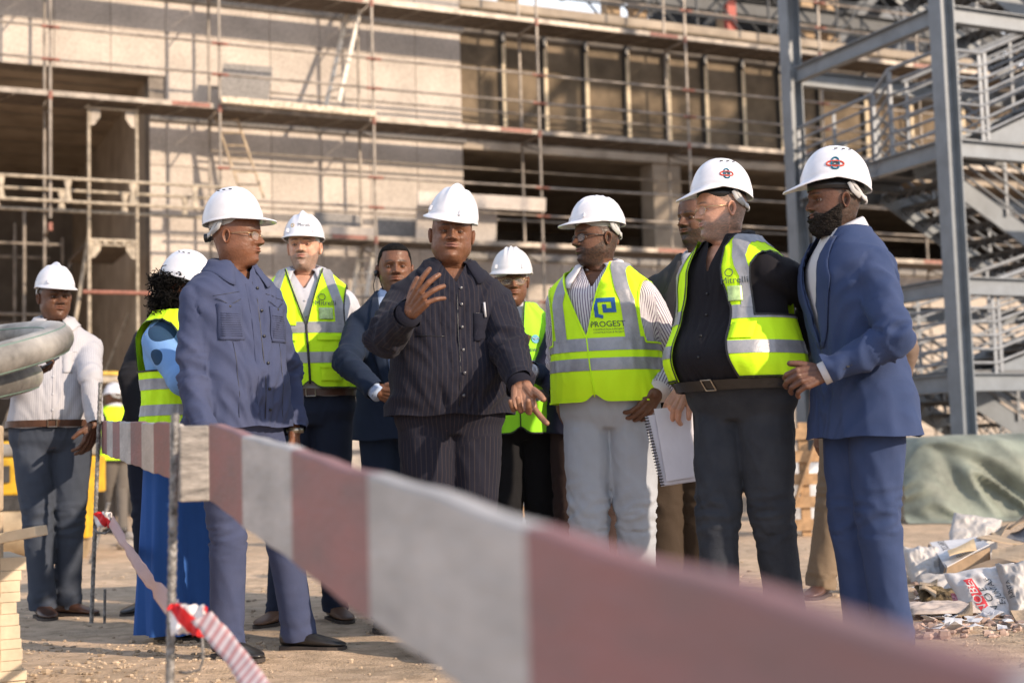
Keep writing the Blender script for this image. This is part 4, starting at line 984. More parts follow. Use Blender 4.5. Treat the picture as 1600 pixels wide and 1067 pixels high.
    def limb_ridge(s, v, A, B, fa, fc, tw, seed):
        A, B = np.array(A), np.array(B); ax = B-A; L_ = np.linalg.norm(ax); ax /= L_; rel = v-A; t = rel@ax; pr = rel-t[:, None]*ax
        e1 = np.cross(ax, np.array(s.Rc)); e1 /= np.linalg.norm(e1); e2 = np.cross(ax, e1); ang = tw*t; c, sn = np.cos(ang), np.sin(ang); a, b = pr@e1, pr@e2
        q = np.column_stack([(a*c-b*sn)*fc, (a*sn+b*c)*fc, t*fa]); w_ = noise3(q*.6+seed*1.7)*.5; n = noise3(q+w_[:, None]+seed); return 1-np.abs(n)*4.0, t/L_
    def garment(s, name, mb, m, bones, torso, voxel=.0095, smooth=4, amp=.006, tamp=.004, seed=0, clips=(), tfreq=(7, 7, 9), neckclip=None, label=None):
        v, f, nr = remesh(mb, voxel, smooth)
        # nearest bone
        D = []; fabs_ = []
        for (A, B, r) in bones:
            a, b = np.array(A), np.array(B); ax = b-a; L2 = ax@ax; t = np.clip(((v-a)@ax)/L2, 0, 1); c = a+t[:, None]*ax; D.append(np.linalg.norm(v-c, axis=1)-r)
            axn = ax/math.sqrt(L2); e1 = np.cross(axn, np.array(s.Rc) if abs(axn@np.array(s.Rc)) < .9 else np.array([0, 0, 1.])); e1 /= np.linalg.norm(e1); e2 = np.cross(axn, e1)
            rel = v-a; ang = np.arctan2(rel@e2, rel@e1); fabs_.append(np.column_stack([ang*r, rel@axn, np.zeros(len(v))]))
        loc = s.loc(v)
        if torso:
            a, fr_, bk = s.prof(v[:, 2]); rr = np.sqrt((loc[:, 0]/a)**2+(loc[:, 1]/np.where(loc[:, 1] > 0, fr_, bk))**2); D.append((rr-1)*.14-.012+(np.clip(.87*s.k-v[:, 2], 0, 1)*1.2 if name in ('trousers', 'jeans') else 0))
            ph = np.arctan2(loc[:, 0]/a, loc[:, 1]/np.where(loc[:, 1] > 0, fr_, bk)); fabs_.append(np.column_stack([ph*.165*s.w, v[:, 2], np.ones(len(v))]))
        D = np.array(D); idx = D.argmin(0); fab = np.array(fabs_)[idx, np.arange(len(v))]
        disp = np.zeros(len(v))
        for i, (A, B, r) in enumerate(bones):
            mk = idx == i
            if not mk.any(): continue
            leg = name in ('trousers', 'jeans')
            rd, t = s.limb_ridge(v[mk], A, B, 4.0 if leg else 8, 13 if leg else 11, 5 if leg else 9, seed+i*5.1); rd2, _ = s.limb_ridge(v[mk], A, B, 19 if leg else 22, 9, -6, seed+i*3.3+9)
            joint = np.exp(-((t-(1.0 if i % 2 == 0 else 0.0))/.22)**2); end = np.exp(-((t-1)/.14)**2) if i % 2 else 0
            disp[mk] = amp*(.45*np.clip(rd, -.6, 1)*(.7 if leg else 1)+(.75*joint+.6*end+.08)*np.clip(rd2, -.6, 1))
        if torso:
            mk = idx == len(bones); q = loc[mk]; al = np.tanh(q[:, 0]*14)*.62; ca, sa = np.cos(al), np.sin(al)
            u_ = q[:, 2]*ca-q[:, 0]*sa; w_ = q[:, 0]*ca+q[:, 2]*sa
            n1 = 1-np.abs(noise3(np.column_stack([w_*3.2, q[:, 1]*4, u_*12])+seed+40))*4.2
            low = np.clip((1.12-q[:, 2]/s.k)/.2, 0, 1); n2 = (1-np.abs(noise3(np.column_stack([q[:, 0]*11, q[:, 1]*11, q[:, 2]*2.2])+seed))*4)*low*.9+fbm(q*9+seed, 2)*.6; n2 = np.clip(n2, -1, 1)
            edge = .6+.8*np.exp(-((q[:, 2]/s.k-1.34)/.07)**2)*np.clip(np.abs(q[:, 0])/.1-.6, 0, 1.2)+.5*np.exp(-((q[:, 2]/s.k-.98)/.06)**2)
            disp[mk] = tamp*(np.clip(n1, -1, 1)*.8+n2*.8)*edge
        v = v+nr*disp[:, None]
        loc = s.loc(v); s._seg = idx; faces = f; A_ = [fab, loc, idx.astype(float), np.zeros(len(v))]
        for cl in clips:
            g_ = cl(v if True else None, A_[1], A_[2]); v, faces, A_ = clip(v, faces, g_, A_)
        o = mesh_obj(name, v, faces, m, s.root, {'fab': A_[0]}, label=label)
        if torso:
            ti = np.abs(A_[2]-len(bones)) < .5; ff = [q for q in faces if all(ti[i] for i in q)]
            s.bvh = BVHTree.FromPolygons([tuple(q) for q in v], ff)
        return o
    def loc(s, v):
        """world to local (right, forward, up)"""
        z = v[:, 2]; c = s.tp(np.zeros(len(v)), np.zeros(len(v)), z); e = s.tp(np.zeros(len(v)), np.ones(len(v)), z)-c; r = s.tp(np.ones(len(v)), np.zeros(len(v)), z)-c
        d = v-c; return np.column_stack([(d*r).sum(1), (d*e).sum(1), z])
    # points on the front of the garment
    def snap(s, x, z, lift=.003, back=False):
        y0 = float(s.fs(np.array(x), np.array(z), .14, back)); y1 = float(s.fs(np.array(x), np.array(z), -.03, back)); x0 = x*(1+.14/.25)
        a = Vector(s.tp(x*1.25, y0, z)); b = Vector(s.tp(x*.96, y1, z)); d = (b-a).normalized()
        if getattr(s, 'bvh', None):
            h = s.bvh.ray_cast(a, d)
            if h[0] is not None: return h[0]-d*lift
        return Vector(s.tp(x, float(s.fs(np.array(x), np.array(z), .02, back)), z))-d*lift
    def sheet(s, name, m, edge_a, edge_b, nu=5, lift=.003, solid=.002, parent=None, surf=None, label=None, back=False):
        """strip between two polylines of (x, z*k) drawn on the garment front"""
        surf = surf or s.snap; N = 14; ta = np.linspace(0, 1, len(edge_a)); tb = np.linspace(0, 1, len(edge_b)); tt = np.linspace(0, 1, N); rows = []
        A_ = np.column_stack([np.interp(tt, ta, [p[i] for p in edge_a]) for i in (0, 1)]); B_ = np.column_stack([np.interp(tt, tb, [p[i] for p in edge_b]) for i in (0, 1)])
        for i in range(N): rows.append([surf(*((1-u)*A_[i]+u*B_[i])*np.array([1, s.k]), lift) for u in np.linspace(0, 1, nu)])
        mb = MB(); mb.grid(rows); o = mb.build(name, m, parent or s.root, smooth=True, solid=solid)
        if label: o['label'] = label
        return o
    def rect(s, name, m, x0, x1, z0, z1, **kw):
        return s.sheet(name, m, [(x0, z1), (x0, z0)], [(x1, z1), (x1, z0)], **kw)
    def button(s, x, z, r=.0055, m=None, lift=.006, surf=None, name='button'):
        p = (surf or s.snap)(x, z*s.k, lift); q = (surf or s.snap)(x, z*s.k, lift+.003); d = (q-p).normalized()
        return MB().tube([p-d*.004, p, p+d*.0012], [r, r, r*.7], 10).build(name, m or BLACKP, s.root, smooth=True)
    def seam(s, name, m, pts, r=.0012, lift=.001, surf=None, parent=None):
        sf = surf or s.snap; P_ = []
        for (x0, z0), (x1, z1) in zip(pts[:-1], pts[1:]):
            for t in np.linspace(0, 1, 8)[:-1]: P_.append(sf(x0+(x1-x0)*t, (z0+(z1-z0)*t)*s.k, lift))
        P_.append(sf(pts[-1][0], pts[-1][1]*s.k, lift)); return MB().tube(P_, r, 5).build(name, m, parent or s.root, smooth=True)
    def print_text(s, txt, x, z, size, m, surf=None, parent=None, lift=.004, mirror=False, rot=0, name='lettering'):
        cu = bpy.data.curves.new('t', 'FONT'); cu.body = txt; cu.size = size; cu.align_x = 'CENTER'; cu.align_y = 'CENTER'; cu.resolution_u = 3
        o = bpy.data.objects.new('t', cu); TMPC.objects.link(o); TMPV.update(); me = bpy.data.meshes.new_from_object(o.evaluated_get(TMPV.depsgraph))
        sf = surf or s.snap; vs = []
        for q in me.vertices:
            a, b = q.co.x, q.co.y; vs.append(sf(x-a, z*s.k+b, lift))       # the wearer's right is the reader's left
        fs_ = [tuple(p.vertices) for p in me.polygons]; bpy.data.objects.remove(o); bpy.data.curves.remove(cu)
        mb = MB(); mb.v = [tuple(q) for q in vs]; mb.f = fs_; return mb.build(name, m, parent or s.root)
    # ---- clothes
    def sleeves(s, mb, r=(.066, .060, .050, .046, .034), bare=0, ext=.012):
        bones = []
        for sd in (1, -1):
            S, E, W = s.arms[sd]; k = s.k*math.sqrt(s.w); up = (E-S).normalized(); fo = (W-E).normalized()
            Mid = S.lerp(E, .5); M2 = E.lerp(W, .5)
            q = lambda a: a*k
            mb.capsule(S-up*.005, Mid, q(r[0]), q(r[1]), 16, 4)
            mb.capsule(Mid, E, q(r[1]), q(r[2]), 16, 4)
            if bare != 2:
                mb.capsule(E, M2, q(r[2]), q(r[3]), 16, 4); mb.tube([M2-fo*.02, M2, W-fo*.03, W+fo*ext], [q(r[3])*.9, q(r[3]), q(r[4])*1.03, q(r[4])], 16)
                # soft elbow
            bones += [(S, E, q(.055)), (E, W, q(.042))]
        return bones
    def top(s, name, m, hem=.86, off=.012, r=(.066, .060, .050, .046, .036), V=None, amp=.006, tamp=.004, flare=0.0, neckz=1.515, openx=None, short=0, voxel=.0095, label=None, collar_r=0, tucked=False, seed=None):
        """shirt or jacket: trunk and sleeves in one piece, neck and cuffs cut open"""
        mb = MB(); k = s.k; hem *= .984
        def of(z): return off+flare*max(0, (1.0-z/k))+(.0)
        mb.loft(s.rings((hem-.02)*k, 1.535*k, 34, 48, of)); bones = s.sleeves(mb, r, bare=(2 if short else 0))
        if short: bones = [bones[0], bones[2]]
        clips = [lambda v, l, i: l[:, 2]-hem*k-.004*np.sin(l[:, 0]*30+1)]
        # neck hole, lower in front
        def neck(v, l, i):
            rr = np.sqrt((l[:, 0]/.070)**2+((l[:, 1]+.008)/.066)**2); return np.maximum((rr-1)*.06, (neckz*k-l[:, 2]))
        clips.append(neck)
        if V:
            zv, xt = V
            def vf(v, l, i):
                g_ = np.abs(l[:, 0])-(l[:, 2]-zv*k)*(xt/((1.50-zv)*k)); g_ = np.maximum(g_, -(l[:, 1]-.01)); 
                return np.maximum(g_, (zv*k-l[:, 2]))
            clips.append(vf)
        if openx:   # open front: half gap as a function of z
            clips.append(lambda v, l, i: np.maximum(np.abs(l[:, 0]-0)-np.interp(l[:, 2]/k, [a for a, b in openx], [b for a, b in openx]), -(l[:, 1]-.01)))
        nb_ = len(bones)
        clips = [(lambda v, l, i, c=c: np.where(i > nb_-.5, c(v, l, i), .05)) for c in clips]
        for j, sd in enumerate((1, -1)):
            S, E, W = s.arms[sd]; a = np.array(E), np.array(W)
            if not short:
                d = (a[1]-a[0]); L_ = np.linalg.norm(d); d /= L_
                def cuff(v, l, i, a=a, d=d, L_=L_):
                    t = (v-a[0])@d; far = np.linalg.norm((v-a[0])-t[:, None]*d, axis=1); g_ = (L_-.002)-t; return np.where((far < .075) & (t > L_*.6), g_, .1)
                clips.append(cuff)
        if seed is None: seed = s.px*.37
        return s.garment(name, mb, m, bones, True, clips=clips, amp=amp, tamp=tamp, seed=seed, voxel=voxel, label=label)
    def trousers(s, m, r=(.098, .088, .066, .062, .056), top=1.03, amp=.007, off=.004, name='trousers', hemlift=.0, seed=None):
        mb = MB(); k = s.k; mb.loft(s.rings(.845*k, top*k, 14, 40, lambda z: off-.03*max(0, (.90-z/k))/.06)); bones = []
        ww = math.sqrt(s.w)*math.sqrt(k)
        for sd, (H, K, A, ty) in s.legs.items():
            q = [x*ww for x in r]; M1 = H.lerp(K, .5)
            mb.capsule(H, M1, q[0], q[1], 18, 5); mb.capsule(M1, K, q[1], q[2], 18, 5); M2 = K.lerp(A, .5); d = (A-K).normalized()
            mb.capsule(K, M2, q[2], q[3], 18, 4); mb.tube([M2-d*.01, M2, A.lerp(M2, .2), A+d*(.045-hemlift)], [q[3]*.9, q[3], q[4]*1.02, q[4]*1.04], 18)
            bones += [(H, K, .08), (K, A, .058)]
        hems = [(np.array(A), np.array((A-K).normalized())) for (H, K, A, _) in s.legs.values()]
        def hem(v, l, i):
            g_ = np.full(len(v), .5)
            for a, d in hems:
                t = (v-a)@d; far = np.linalg.norm((v-a)-t[:, None]*d, axis=1); g_ = np.where((far < .11) & (v[:, 2] < .3), np.minimum(g_, (.036-hemlift)-t+.35*(v[:, 2]*0)), g_)
            return g_
        sb = getattr(s, 'bvh', None)
        o = s.garment(name, mb, m, bones, True, voxel=.0095, clips=[hem, lambda v, l, i: (top-.006)*k-l[:, 2]], amp=amp, tamp=.003, seed=(s.px*.7 if seed is None else seed))
        s.bvh_tr = s.bvh; s.bvh = sb; return o
    def belt(s, m, z=1.0, off=.012, buckle=True, h=.034):
        z *= .984; off += .006; mb = MB(); ph = np.linspace(0, 2*math.pi, 56, endpoint=False); rr = []
        for zz, o in ((z*s.k-h/2, off), (z*s.k-h/2, off+.005), (z*s.k+h/2, off+.005), (z*s.k+h/2, off)):
            x, y = s.ts(ph, np.full(56, zz), o); rr.append([Vector(q) for q in s.tp(x, y, np.full(56, zz))])
        b = mb.loft(rr+[rr[0]], cap=False).build('belt', m, s.root, smooth=True, auto=40)
        if buckle:
            def bp(x, zz): return Vector(s.tp(x, float(s.fs(np.array(x), np.array(zz), off+.010)), zz))
            z_ = z*s.k; MB().tube([bp(-.022, z_-.019), bp(.022, z_-.019), bp(.022, z_+.019), bp(-.022, z_+.019), bp(-.022, z_-.019)], .003, 6).build('buckle', METALB, b)
        return b
    def collar(s, m, open_=.32, h=.036, flap=.045, tip=.035, rad=0.0, out=.030, spread=1.0, name='collar', back=1.560, solid=.0025, goff=.014):
        k = s.k; n = 44; ph = np.linspace(open_, 2*math.pi-open_, n); c = np.cos(ph); sn = np.sin(ph); e = np.minimum(ph-open_, 2*math.pi-open_-ph)
        tipw = np.exp(-(e/.38)**2); fr_ = (c+1)/2
        def ring(r, z, fwd=0, lat=0): return [Vector(q) for q in s.tp(sn*(.066+rad+r)*(1+lat), c*(.060+rad+r)-.010+fwd, z)]
        zt = (1.520+(back-1.520)*(1-fr_)**.8)*k
        rows = [ring(.001, zt-.045), ring(.002, zt-.02), ring(.003, zt), ring(.006, zt+.003)]
        for u in (.12, .35, .6, .8, 1.0):
            z = zt+.002-(flap+tipw*tip)*u; r = .010+out*u; x1 = sn*(.066+rad+r)*(1+.10*tipw*spread*u); y1 = c*(.060+rad+r)-.010
            x2, y2 = s.ts(ph, z, goff+.010); r1 = np.hypot(x1, y1); r2 = np.hypot(x2, y2); q = np.where(r2 > r1, r2/np.maximum(r1, 1e-6), 1); q = np.minimum(q, 1.9)
            rows.append([Vector(v) for v in s.tp(x1*q, y1*q, z)])
        mb = MB(); mb.grid(rows); return mb.build(name, m, s.root, smooth=True, solid=solid)
    def cuff(s, sd, m, r=.036, L_=.045, out=.004, name='cuff', r2=None):
        S, E, W = s.arms[sd]; d = (W-E).normalized(); q = s.k*math.sqrt(s.w)
        return MB().tube([W-d*L_, W-d*(L_-.003), W+d*out, W+d*(out+.002), W+d*(out-.01)], [(r-.002)*q, r*q, (r2 or r)*q, ((r2 or r)-.002)*q, ((r2 or r)-.004)*q], 20, cap=False).build(name, m, s.root, smooth=True)
    # vest on an analytic surface over the top
    def vest(s, m, hem=.80, off=.032, gap=None, V=(1.20, .075), zip_=False, bands=((.93, .98), (1.06, 1.11)), straps=(.085, .135), piping=PIPB, seed=1, arm=1.24, xl=.158, split=False, refl=REFL, flare=.02, shift=0.0, fold=1.0, gapz=None):
        k = s.k; hem *= .984; nphi, nz = 168, 110; ph = np.linspace(0, 2*math.pi, nphi, endpoint=False); zz = np.linspace(hem-.03, 1.527, nz)*k; PH, ZZ = np.meshgrid(ph, zz)
        ph_, z_ = PH.ravel(), ZZ.ravel(); o = off+flare*np.clip((1.05-z_/k)/.25, 0, 1); x, y = s.ts(ph_, z_, o)
        def surf_off(ph_, x, z_):
            q = np.column_stack([np.sin(ph_)*2.2+seed, np.cos(ph_)*2.2, z_*3.0+x*3]); r_ = (1-np.abs(noise3(q*1.5+seed))*2.6); q2 = np.column_stack([np.sin(ph_)*7, np.cos(ph_)*7, z_*4+seed]); return fold*(.007*np.clip(r_, -1, 1)+.005*noise3(q2)*np.clip((1.25-z_/k)/.2, .3, 1.2))
        s._vo = (off, flare, seed, fold, k)
        xd, yd = s.ts(ph_, z_, o+surf_off(ph_, x, z_))
        v = s.tp(xd, yd, z_); L_ = np.column_stack([xd, yd, z_]); outward = s.tp(*s.ts(ph_, z_, o+.05), z_)-s.tp(*s.ts(ph_, z_, o), z_); outward /= np.linalg.norm(outward, axis=1)[:, None]
        f = [(i*nphi+j, i*nphi+(j+1) % nphi, (i+1)*nphi+(j+1) % nphi, (i+1)*nphi+j) for i in range(nz-1) for j in range(nphi)]
        zv, xt = V
        def gV(l): 
            w_ = (l[:, 2]-zv*k)*(xt/((1.50-zv)*k)); g_ = np.abs(l[:, 0]-shift)-np.maximum(w_, -.5); g_ = np.maximum(g_, (zv*k-l[:, 2]))
            if gap is not None:
                gg = np.abs(l[:, 0]-shift)-np.interp(l[:, 2]/k, [a for a, b in gap], [b for a, b in gap]); g_ = np.minimum(g_, gg)
            rr = np.sqrt((l[:, 0]/.082)**2+((l[:, 1]+.008)/.080)**2); nk = (rr-1)*.08
            return np.minimum(np.maximum(g_, -(l[:, 1]-.0)), np.maximum(nk, 1.46*k-l[:, 2]))
        def gA(l): 
            zt = np.clip((l[:, 2]/k-arm)/(1.45-arm), 0, 1); lim = (xl-.012*np.sin(zt*math.pi)+.010*zt)*s.w*math.sqrt(k); return np.maximum((arm*k-l[:, 2])*.8, lim-np.abs(l[:, 0]))
        def gH(l): return l[:, 2]-hem*k-.03*k*np.exp(-((l[:, 0]-shift)/.03)**2)*(l[:, 1] > 0)*(1 if gap is None else 0)
        fields = [gH, gV, gA]
        def make(extra, lift, mt, name, parent):
            vv, ff, A_ = v+outward*lift, f, [L_]
            for g_ in fields+extra:
                gv = g_(A_[0]); vv, ff, A_ = clip(vv, ff, gv, A_)
                if not ff: return None
            if parent is s.root: return mesh_obj(name, vv, ff, mt, parent, {'fab': A_[0]})
            par = list(range(len(vv)))
            def find(a):
                while par[a] != a: par[a] = par[par[a]]; a = par[a]
                return a
            for q in ff:
                r0 = find(q[0])
                for i in q[1:]: par[find(i)] = r0
            comp = {}
            for q in ff: comp.setdefault(find(q[0]), []).append(q)
            for ff2 in comp.values():
                if len(ff2) < 12: continue
                ids = sorted({i for q in ff2 for i in q}); mp = {a: b for b, a in enumerate(ids)}; mesh_obj(name, vv[ids], [tuple(mp[i] for i in q) for q in ff2], mt, parent, {'fab': A_[0][ids]})
            return None
        base = make([], 0, m, 'vest', s.root); s.vesto = base
        if refl:
            for z0, z1 in bands: make([lambda l: l[:, 2]-z0*k, lambda l: z1*k-l[:, 2]], .0025, refl, 'reflective_band', base)
            lowz = max(b[1] for b in bands)-.01
            if straps:
                for sg in (1, -1):
                    make([lambda l: l[:, 2]-lowz*k, lambda l: sg*l[:, 0]-straps[0]*s.w*(1-.35*np.clip((l[:, 2]/k-1.36)/.14, 0, 1)), lambda l: straps[1]*s.w*(1-.25*np.clip((l[:, 2]/k-1.36)/.14, 0, 1))-sg*l[:, 0]], .0035, refl, 'reflective_strap', base)
        if piping:
            fields = [gH, gV]
            make([gA, lambda l: .0075-gV(l)], .0045, piping, 'piping', base)
            fields = [gH, gV, gA]
            make([lambda l: .006-gA(l)], .0045, piping, 'piping', base)
            fields = [gH, gA, gV]; make([lambda l: .007-gH(l)], .0045, piping, 'piping', base)
        # surface function for pockets and prints
        def vs(x, z, lift=.003):
            o_ = off+flare*max(0, min(1, (1.05-z/k)/.25)); a, fr_, b = s.prof(np.array(z)); r = min(.999, abs(x)/(float(a)+o_)); phi = math.asin(min(1, r**(1/.86)))*(1 if x > 0 else -1)
            d = float(surf_off(np.array([phi]), np.array([x]), np.array([z]))[0]); xx, yy = s.ts(np.array([phi]), np.array([z]), o_+d+lift); return Vector(s.tp(xx, yy, np.array([z]))[0])
        s.vs = vs
        if zip_: s.seam('zip', PIPB, [(shift, zv), (shift, hem+.02)], r=.006, lift=.004, surf=vs, parent=base)
        if split: s.seam('front_edge', piping or m, [(shift, zv), (shift, hem+.02)], r=.003, lift=.003, surf=vs, parent=base)
        return base
    def shoes(s, m, L_=.285, w=.098, boot=False, tall=.085):
        for sd, (H, K, A, ty) in s.legs.items():
            F_, R_ = rotz(ty); g0 = Vector((A.x, A.y, A.z-.085)); 
            def rg(t, hw, h0, h1, n=14):
                c = g0+F_*(t*L_-.075); ring = []
                for k in range(n):
                    a = 2*math.pi*k/n; x = math.cos(a)*hw; z = math.sin(a); zz = h0+(h1-h0)*(.5+.5*math.copysign(abs(z)**.75, z)); ring.append(c+R_*(math.copysign(abs(math.cos(a))**.8, math.cos(a))*hw)+Vector((0, 0, zz)))
                return ring
            up = [(0, .020, .03, .070), (.02, .030, .018, .082), (.10, .034, .016, .092), (.22, .036, .016, .095), (.35, .038, .016, .083), (.50, .042, .016, .066), (.65, .047, .016, .054), (.80, .046, .016, .045), (.90, .038, .016, .038), (.97, .024, .017, .032), (1.0, .010, .019, .027)]
            o = MB().loft([rg(*q) for q in up]).build('shoe', m, s.root, smooth=True)
            if boot or True: MB().tube([A-Vector((0, 0, .03)), A+Vector((0, 0, tall-.02))], [(.042, .042), (.040, .040)], 14).build('ankle', m if boot else BLACKSOCK, o, smooth=True)
            so = [(-.01, .018), (.03, .034), (.2, .038), (.35, .038), (.45, .040), (.65, .050), (.8, .049), (.92, .038), (1.0, .018), (1.015, .006)]
            rr = []
            for h in (0.001, .016):
                ring = [g0+F_*(t*L_-.075)+R_*hw+Vector((0, 0, h)) for t, hw in so]+[g0+F_*(t*L_-.075)-R_*hw+Vector((0, 0, h)) for t, hw in so[::-1]]; rr.append(ring)
            MB().loft(rr).build('sole', SOLE, o)
            MB().obox(g0+F_*(-.035)+Vector((0, 0, .0)), F_*.035, R_*.034, Vector((0, 0, .012))).build('heel', SOLE, o)
            if not boot:
                for q in range(4): c = g0+F_*((.36+.05*q)*L_-.075)+Vector((0, 0, .083-.008*q)); MB().tube([c+R_*.016, c+Vector((0, 0, .004)), c-R_*.016], .0022, 5).build('lace', m, o, smooth=True)
    # ---- helmet
    def helmet(s, style='vent', rim=.158, tilt=0, roll=0, m=None, yaw=0, sz=1.0, strap=True, fwd=0.0, curl=0.0, drop=0.0, ht=.122, visor=.046):
        m = m or PLAST; M = np.array(s.HM)@np.array(Matrix.Rotation(R(yaw), 3, 'Z')@Matrix.Rotation(R(tilt), 3, 'X')@Matrix.Rotation(R(roll), 3, 'Y')); O = np.array(s.HO)+np.array(s.HM)@(np.array([0, -.004+fwd, rim])*s.hs)
        a0, b0 = .0985*sz, .121*sz; ht = ht*sz
        def dome(az, el, out=0):
            """az 0 = front, el 0 = rim"""
            az, el = np.asarray(az, float), np.asarray(el, float); ce, se = np.cos(el), np.sin(el); ce = np.sign(ce)*np.abs(ce)**.86
            x = (a0+out)*np.sin(az)*ce; y = (b0+out)*np.cos(az)*ce-.004; z = (ht+out)*se
            lat = x/a0
            if style == 'vent': c = .007*np.exp(-(lat/.30)**4)*np.clip(se*1.6-.55, 0, 1)
            elif style == 'ridge': c = .012*np.exp(-(lat/.12)**2)*np.clip(se*1.8-.35, 0, 1)+.003*np.exp(-((np.abs(lat)-.42)/.1)**2)*np.clip(se*1.5-.3, 0, 1)
            elif style == 'triple': c = (.007*np.exp(-(lat/.06)**2)+.007*np.exp(-((np.abs(lat)-.24)/.06)**2))*np.clip(se*1.7-.45, 0, 1)
            else: c = .008*np.exp(-(lat/.38)**4)*np.clip(se*1.6-.6, 0, 1)
            c = c+.004*np.exp(-((el-.16)/.10)**2)
            z = z+c*np.abs(se)+c*.4; x = x*(1+c*3*ce); y = y*(1+c*3*ce)
            if curl: z = z+curl*(np.exp(-((np.abs(np.sin(az))-.86)/.35)**2)*np.clip(np.cos(az)+.8, 0, 1))*np.clip(1-el/.5, 0, 1) - drop*np.clip(-np.cos(az), 0, 1)**2*np.clip(1-el/.5, 0, 1)
            return x, y, z
        def W(x, y, z): q = np.stack(np.broadcast_arrays(x, y, z), -1)@M.T+O; return q
        n = 72; az = np.linspace(0, 2*math.pi, n, endpoint=False); rows = []
        cz = np.cos(az); vis = np.clip((cz-.25)/.75, 0, 1)
        vis = vis**.8*(visor*sz); brim = .005*sz+vis
        x, y, z = dome(az, 0*az); r = np.sqrt(x**2+y**2); ux, uy = x/r, y/r
        for t, dz, ins in ((-.35, .004, 0), (0, -.004, 0), (1, -.004, 0), (1.03, -.001, 0), (1.0, .002, 0), (.45, .004, 0), (.06, .006, 0)):
            e = brim*t; dro = -(.032 if curl else .018)*(vis/(visor*sz+1e-6))*max(0, t); rows.append(W(x+ux*e*.55, y+uy*e*.3+np.where(cz > 0, 1, 0)*0+np.clip(cz, 0, 1)*e*.75*(t > 0), z+dz+dro))
        for el in list(np.linspace(.06, 1.2, 20))+[1.35, 1.5]:
            rows.append(W(*dome(az, np.full(n, el))))
        V = np.concatenate(rows); N = len(rows); F_ = [(i*n+k, i*n+(k+1) % n, (i+1)*n+(k+1) % n, (i+1)*n+k) for i in range(N-1) for k in range(n)]; F_.append(tuple((N-1)*n+k for k in range(n)))
        h = mesh_obj('helmet', V, F_, m, s.root); s.hel = h
        def pt(a, e, o=0.0): return Vector(W(*dome(np.array(a), np.array(e), o)))
        s.hpt = pt
        # head band and nape strap: grey plastic ring under the rim
        rr = []
        for z0, e in ((-.022, -.012), (-.022, -.009), (.012, -.009), (.012, -.012)): rr.append([Vector(q) for q in W((a0+e)*.84*np.sin(az), (b0+e)*.86*np.cos(az)-.004, np.full(n, z0))])
        MB().loft(rr+[rr[0]], cap=False).build('head_band', BLACKP if style == 'smooth' else HARN, h, smooth=True)
        if strap:
            azs = np.linspace(R(105), R(255), 26); rr = []
            dn = -.050*np.clip(np.sin((azs-R(105))/(R(150))*math.pi)*1.6, 0, 1)
            for z0, e in ((-.008, 0), (-.008, .003), (.010, .003), (.010, 0)): rr.append([Vector(q) for q in W(.086*sz*np.sin(azs)*(1+e/.08), .104*sz*np.cos(azs)*(1+e/.1)-.002, dn+z0)])
            mb = MB(); mb.loft([list(r) for r in rr+[rr[0]]], cap=False, closed=False).build('nape_strap', HARN, h, smooth=True)
            for sg in (-1, 1):
                q = [Vector(W(sg*.088*sz, -.018, .0)), Vector(W(sg*.086*sz, -.036, -.030)), Vector(W(sg*.070*sz, -.070, -.048))]
                MB().tube(q, [(.008, .0022), (.009, .0022), (.009, .0022)], 8, flat=np.array(s.HM)@np.array([0, 1, .2])).build('strap_arm', HARN, h, smooth=True)
            kx = Vector(W(0, -.104*sz, -.050)); MB().tube([kx, kx-Vector(M[:, 1])*(.020 if style == 'vent' else .010)], .018 if style == 'vent' else .012, 14).build('ratchet_knob', BLACKP if style == 'vent' else HARN, h, smooth=True, auto=40)
        if style in ('vent', 'smooth'):
            for sg in (-1, 1):
                for j in range(3): MB().tube([pt(R(90)*sg-sg*R(22)*(j-1), 1.06, .0065), pt(R(90)*sg-sg*R(22)*(j-1)+R(10)*sg, 1.08, .0065)], .0024, 6).build('vent_slot', BLACKP, h)
        if style in ('ridge', 'triple'):
            for sg in (-1, 1): MB().tube([pt(sg*R(38), .10, .004), pt(sg*R(38), .26, .004)], [(.009, .005), (.008, .004)], 8, flat=np.array(M[:, 0])).build('clip_slot', m, h, bevel=.001)
        return h
    def hmap(s, a0, e0):
        """print coordinates on the helmet shell around azimuth a0, elevation e0"""
        def f(x, z, lift=.002): return s.hpt(a0-x/.125/max(.3, math.cos(e0)), e0+z/.13, lift)
        return f
    def helmet_text(s, txt, a0, e0, size, m):
        f = s.hmap(a0, e0); cu = bpy.data.curves.new('t', 'FONT'); cu.body = txt; cu.size = size; cu.align_x = 'CENTER'; cu.align_y = 'CENTER';  cu.resolution_u = 3
        o = bpy.data.objects.new('t', cu); TMPC.objects.link(o); TMPV.update(); me = bpy.data.meshes.new_from_object(o.evaluated_get(TMPV.depsgraph))
        mb = MB(); mb.v = [tuple(f(q.co.x, q.co.y, .0018)) for q in me.vertices]; mb.f = [tuple(p.vertices) for p in me.polygons]; bpy.data.objects.remove(o); return mb.build('lettering', m, s.hel)
    def helmet_loop(s, m, cx, cz, rx, rz, r, a0, e0, pw=1.0, lift=.001):
        f = s.hmap(a0, e0); pts = []
        for t in np.linspace(0, 2*math.pi, 33): c, sn = math.cos(t), math.sin(t); pts.append(f(cx+rx*math.copysign(abs(c)**pw, c), cz+rz*math.copysign(abs(sn)**pw, sn), lift))
        return MB().tube(pts, r, 6).build('emblem_loop', m, s.hel, smooth=True)
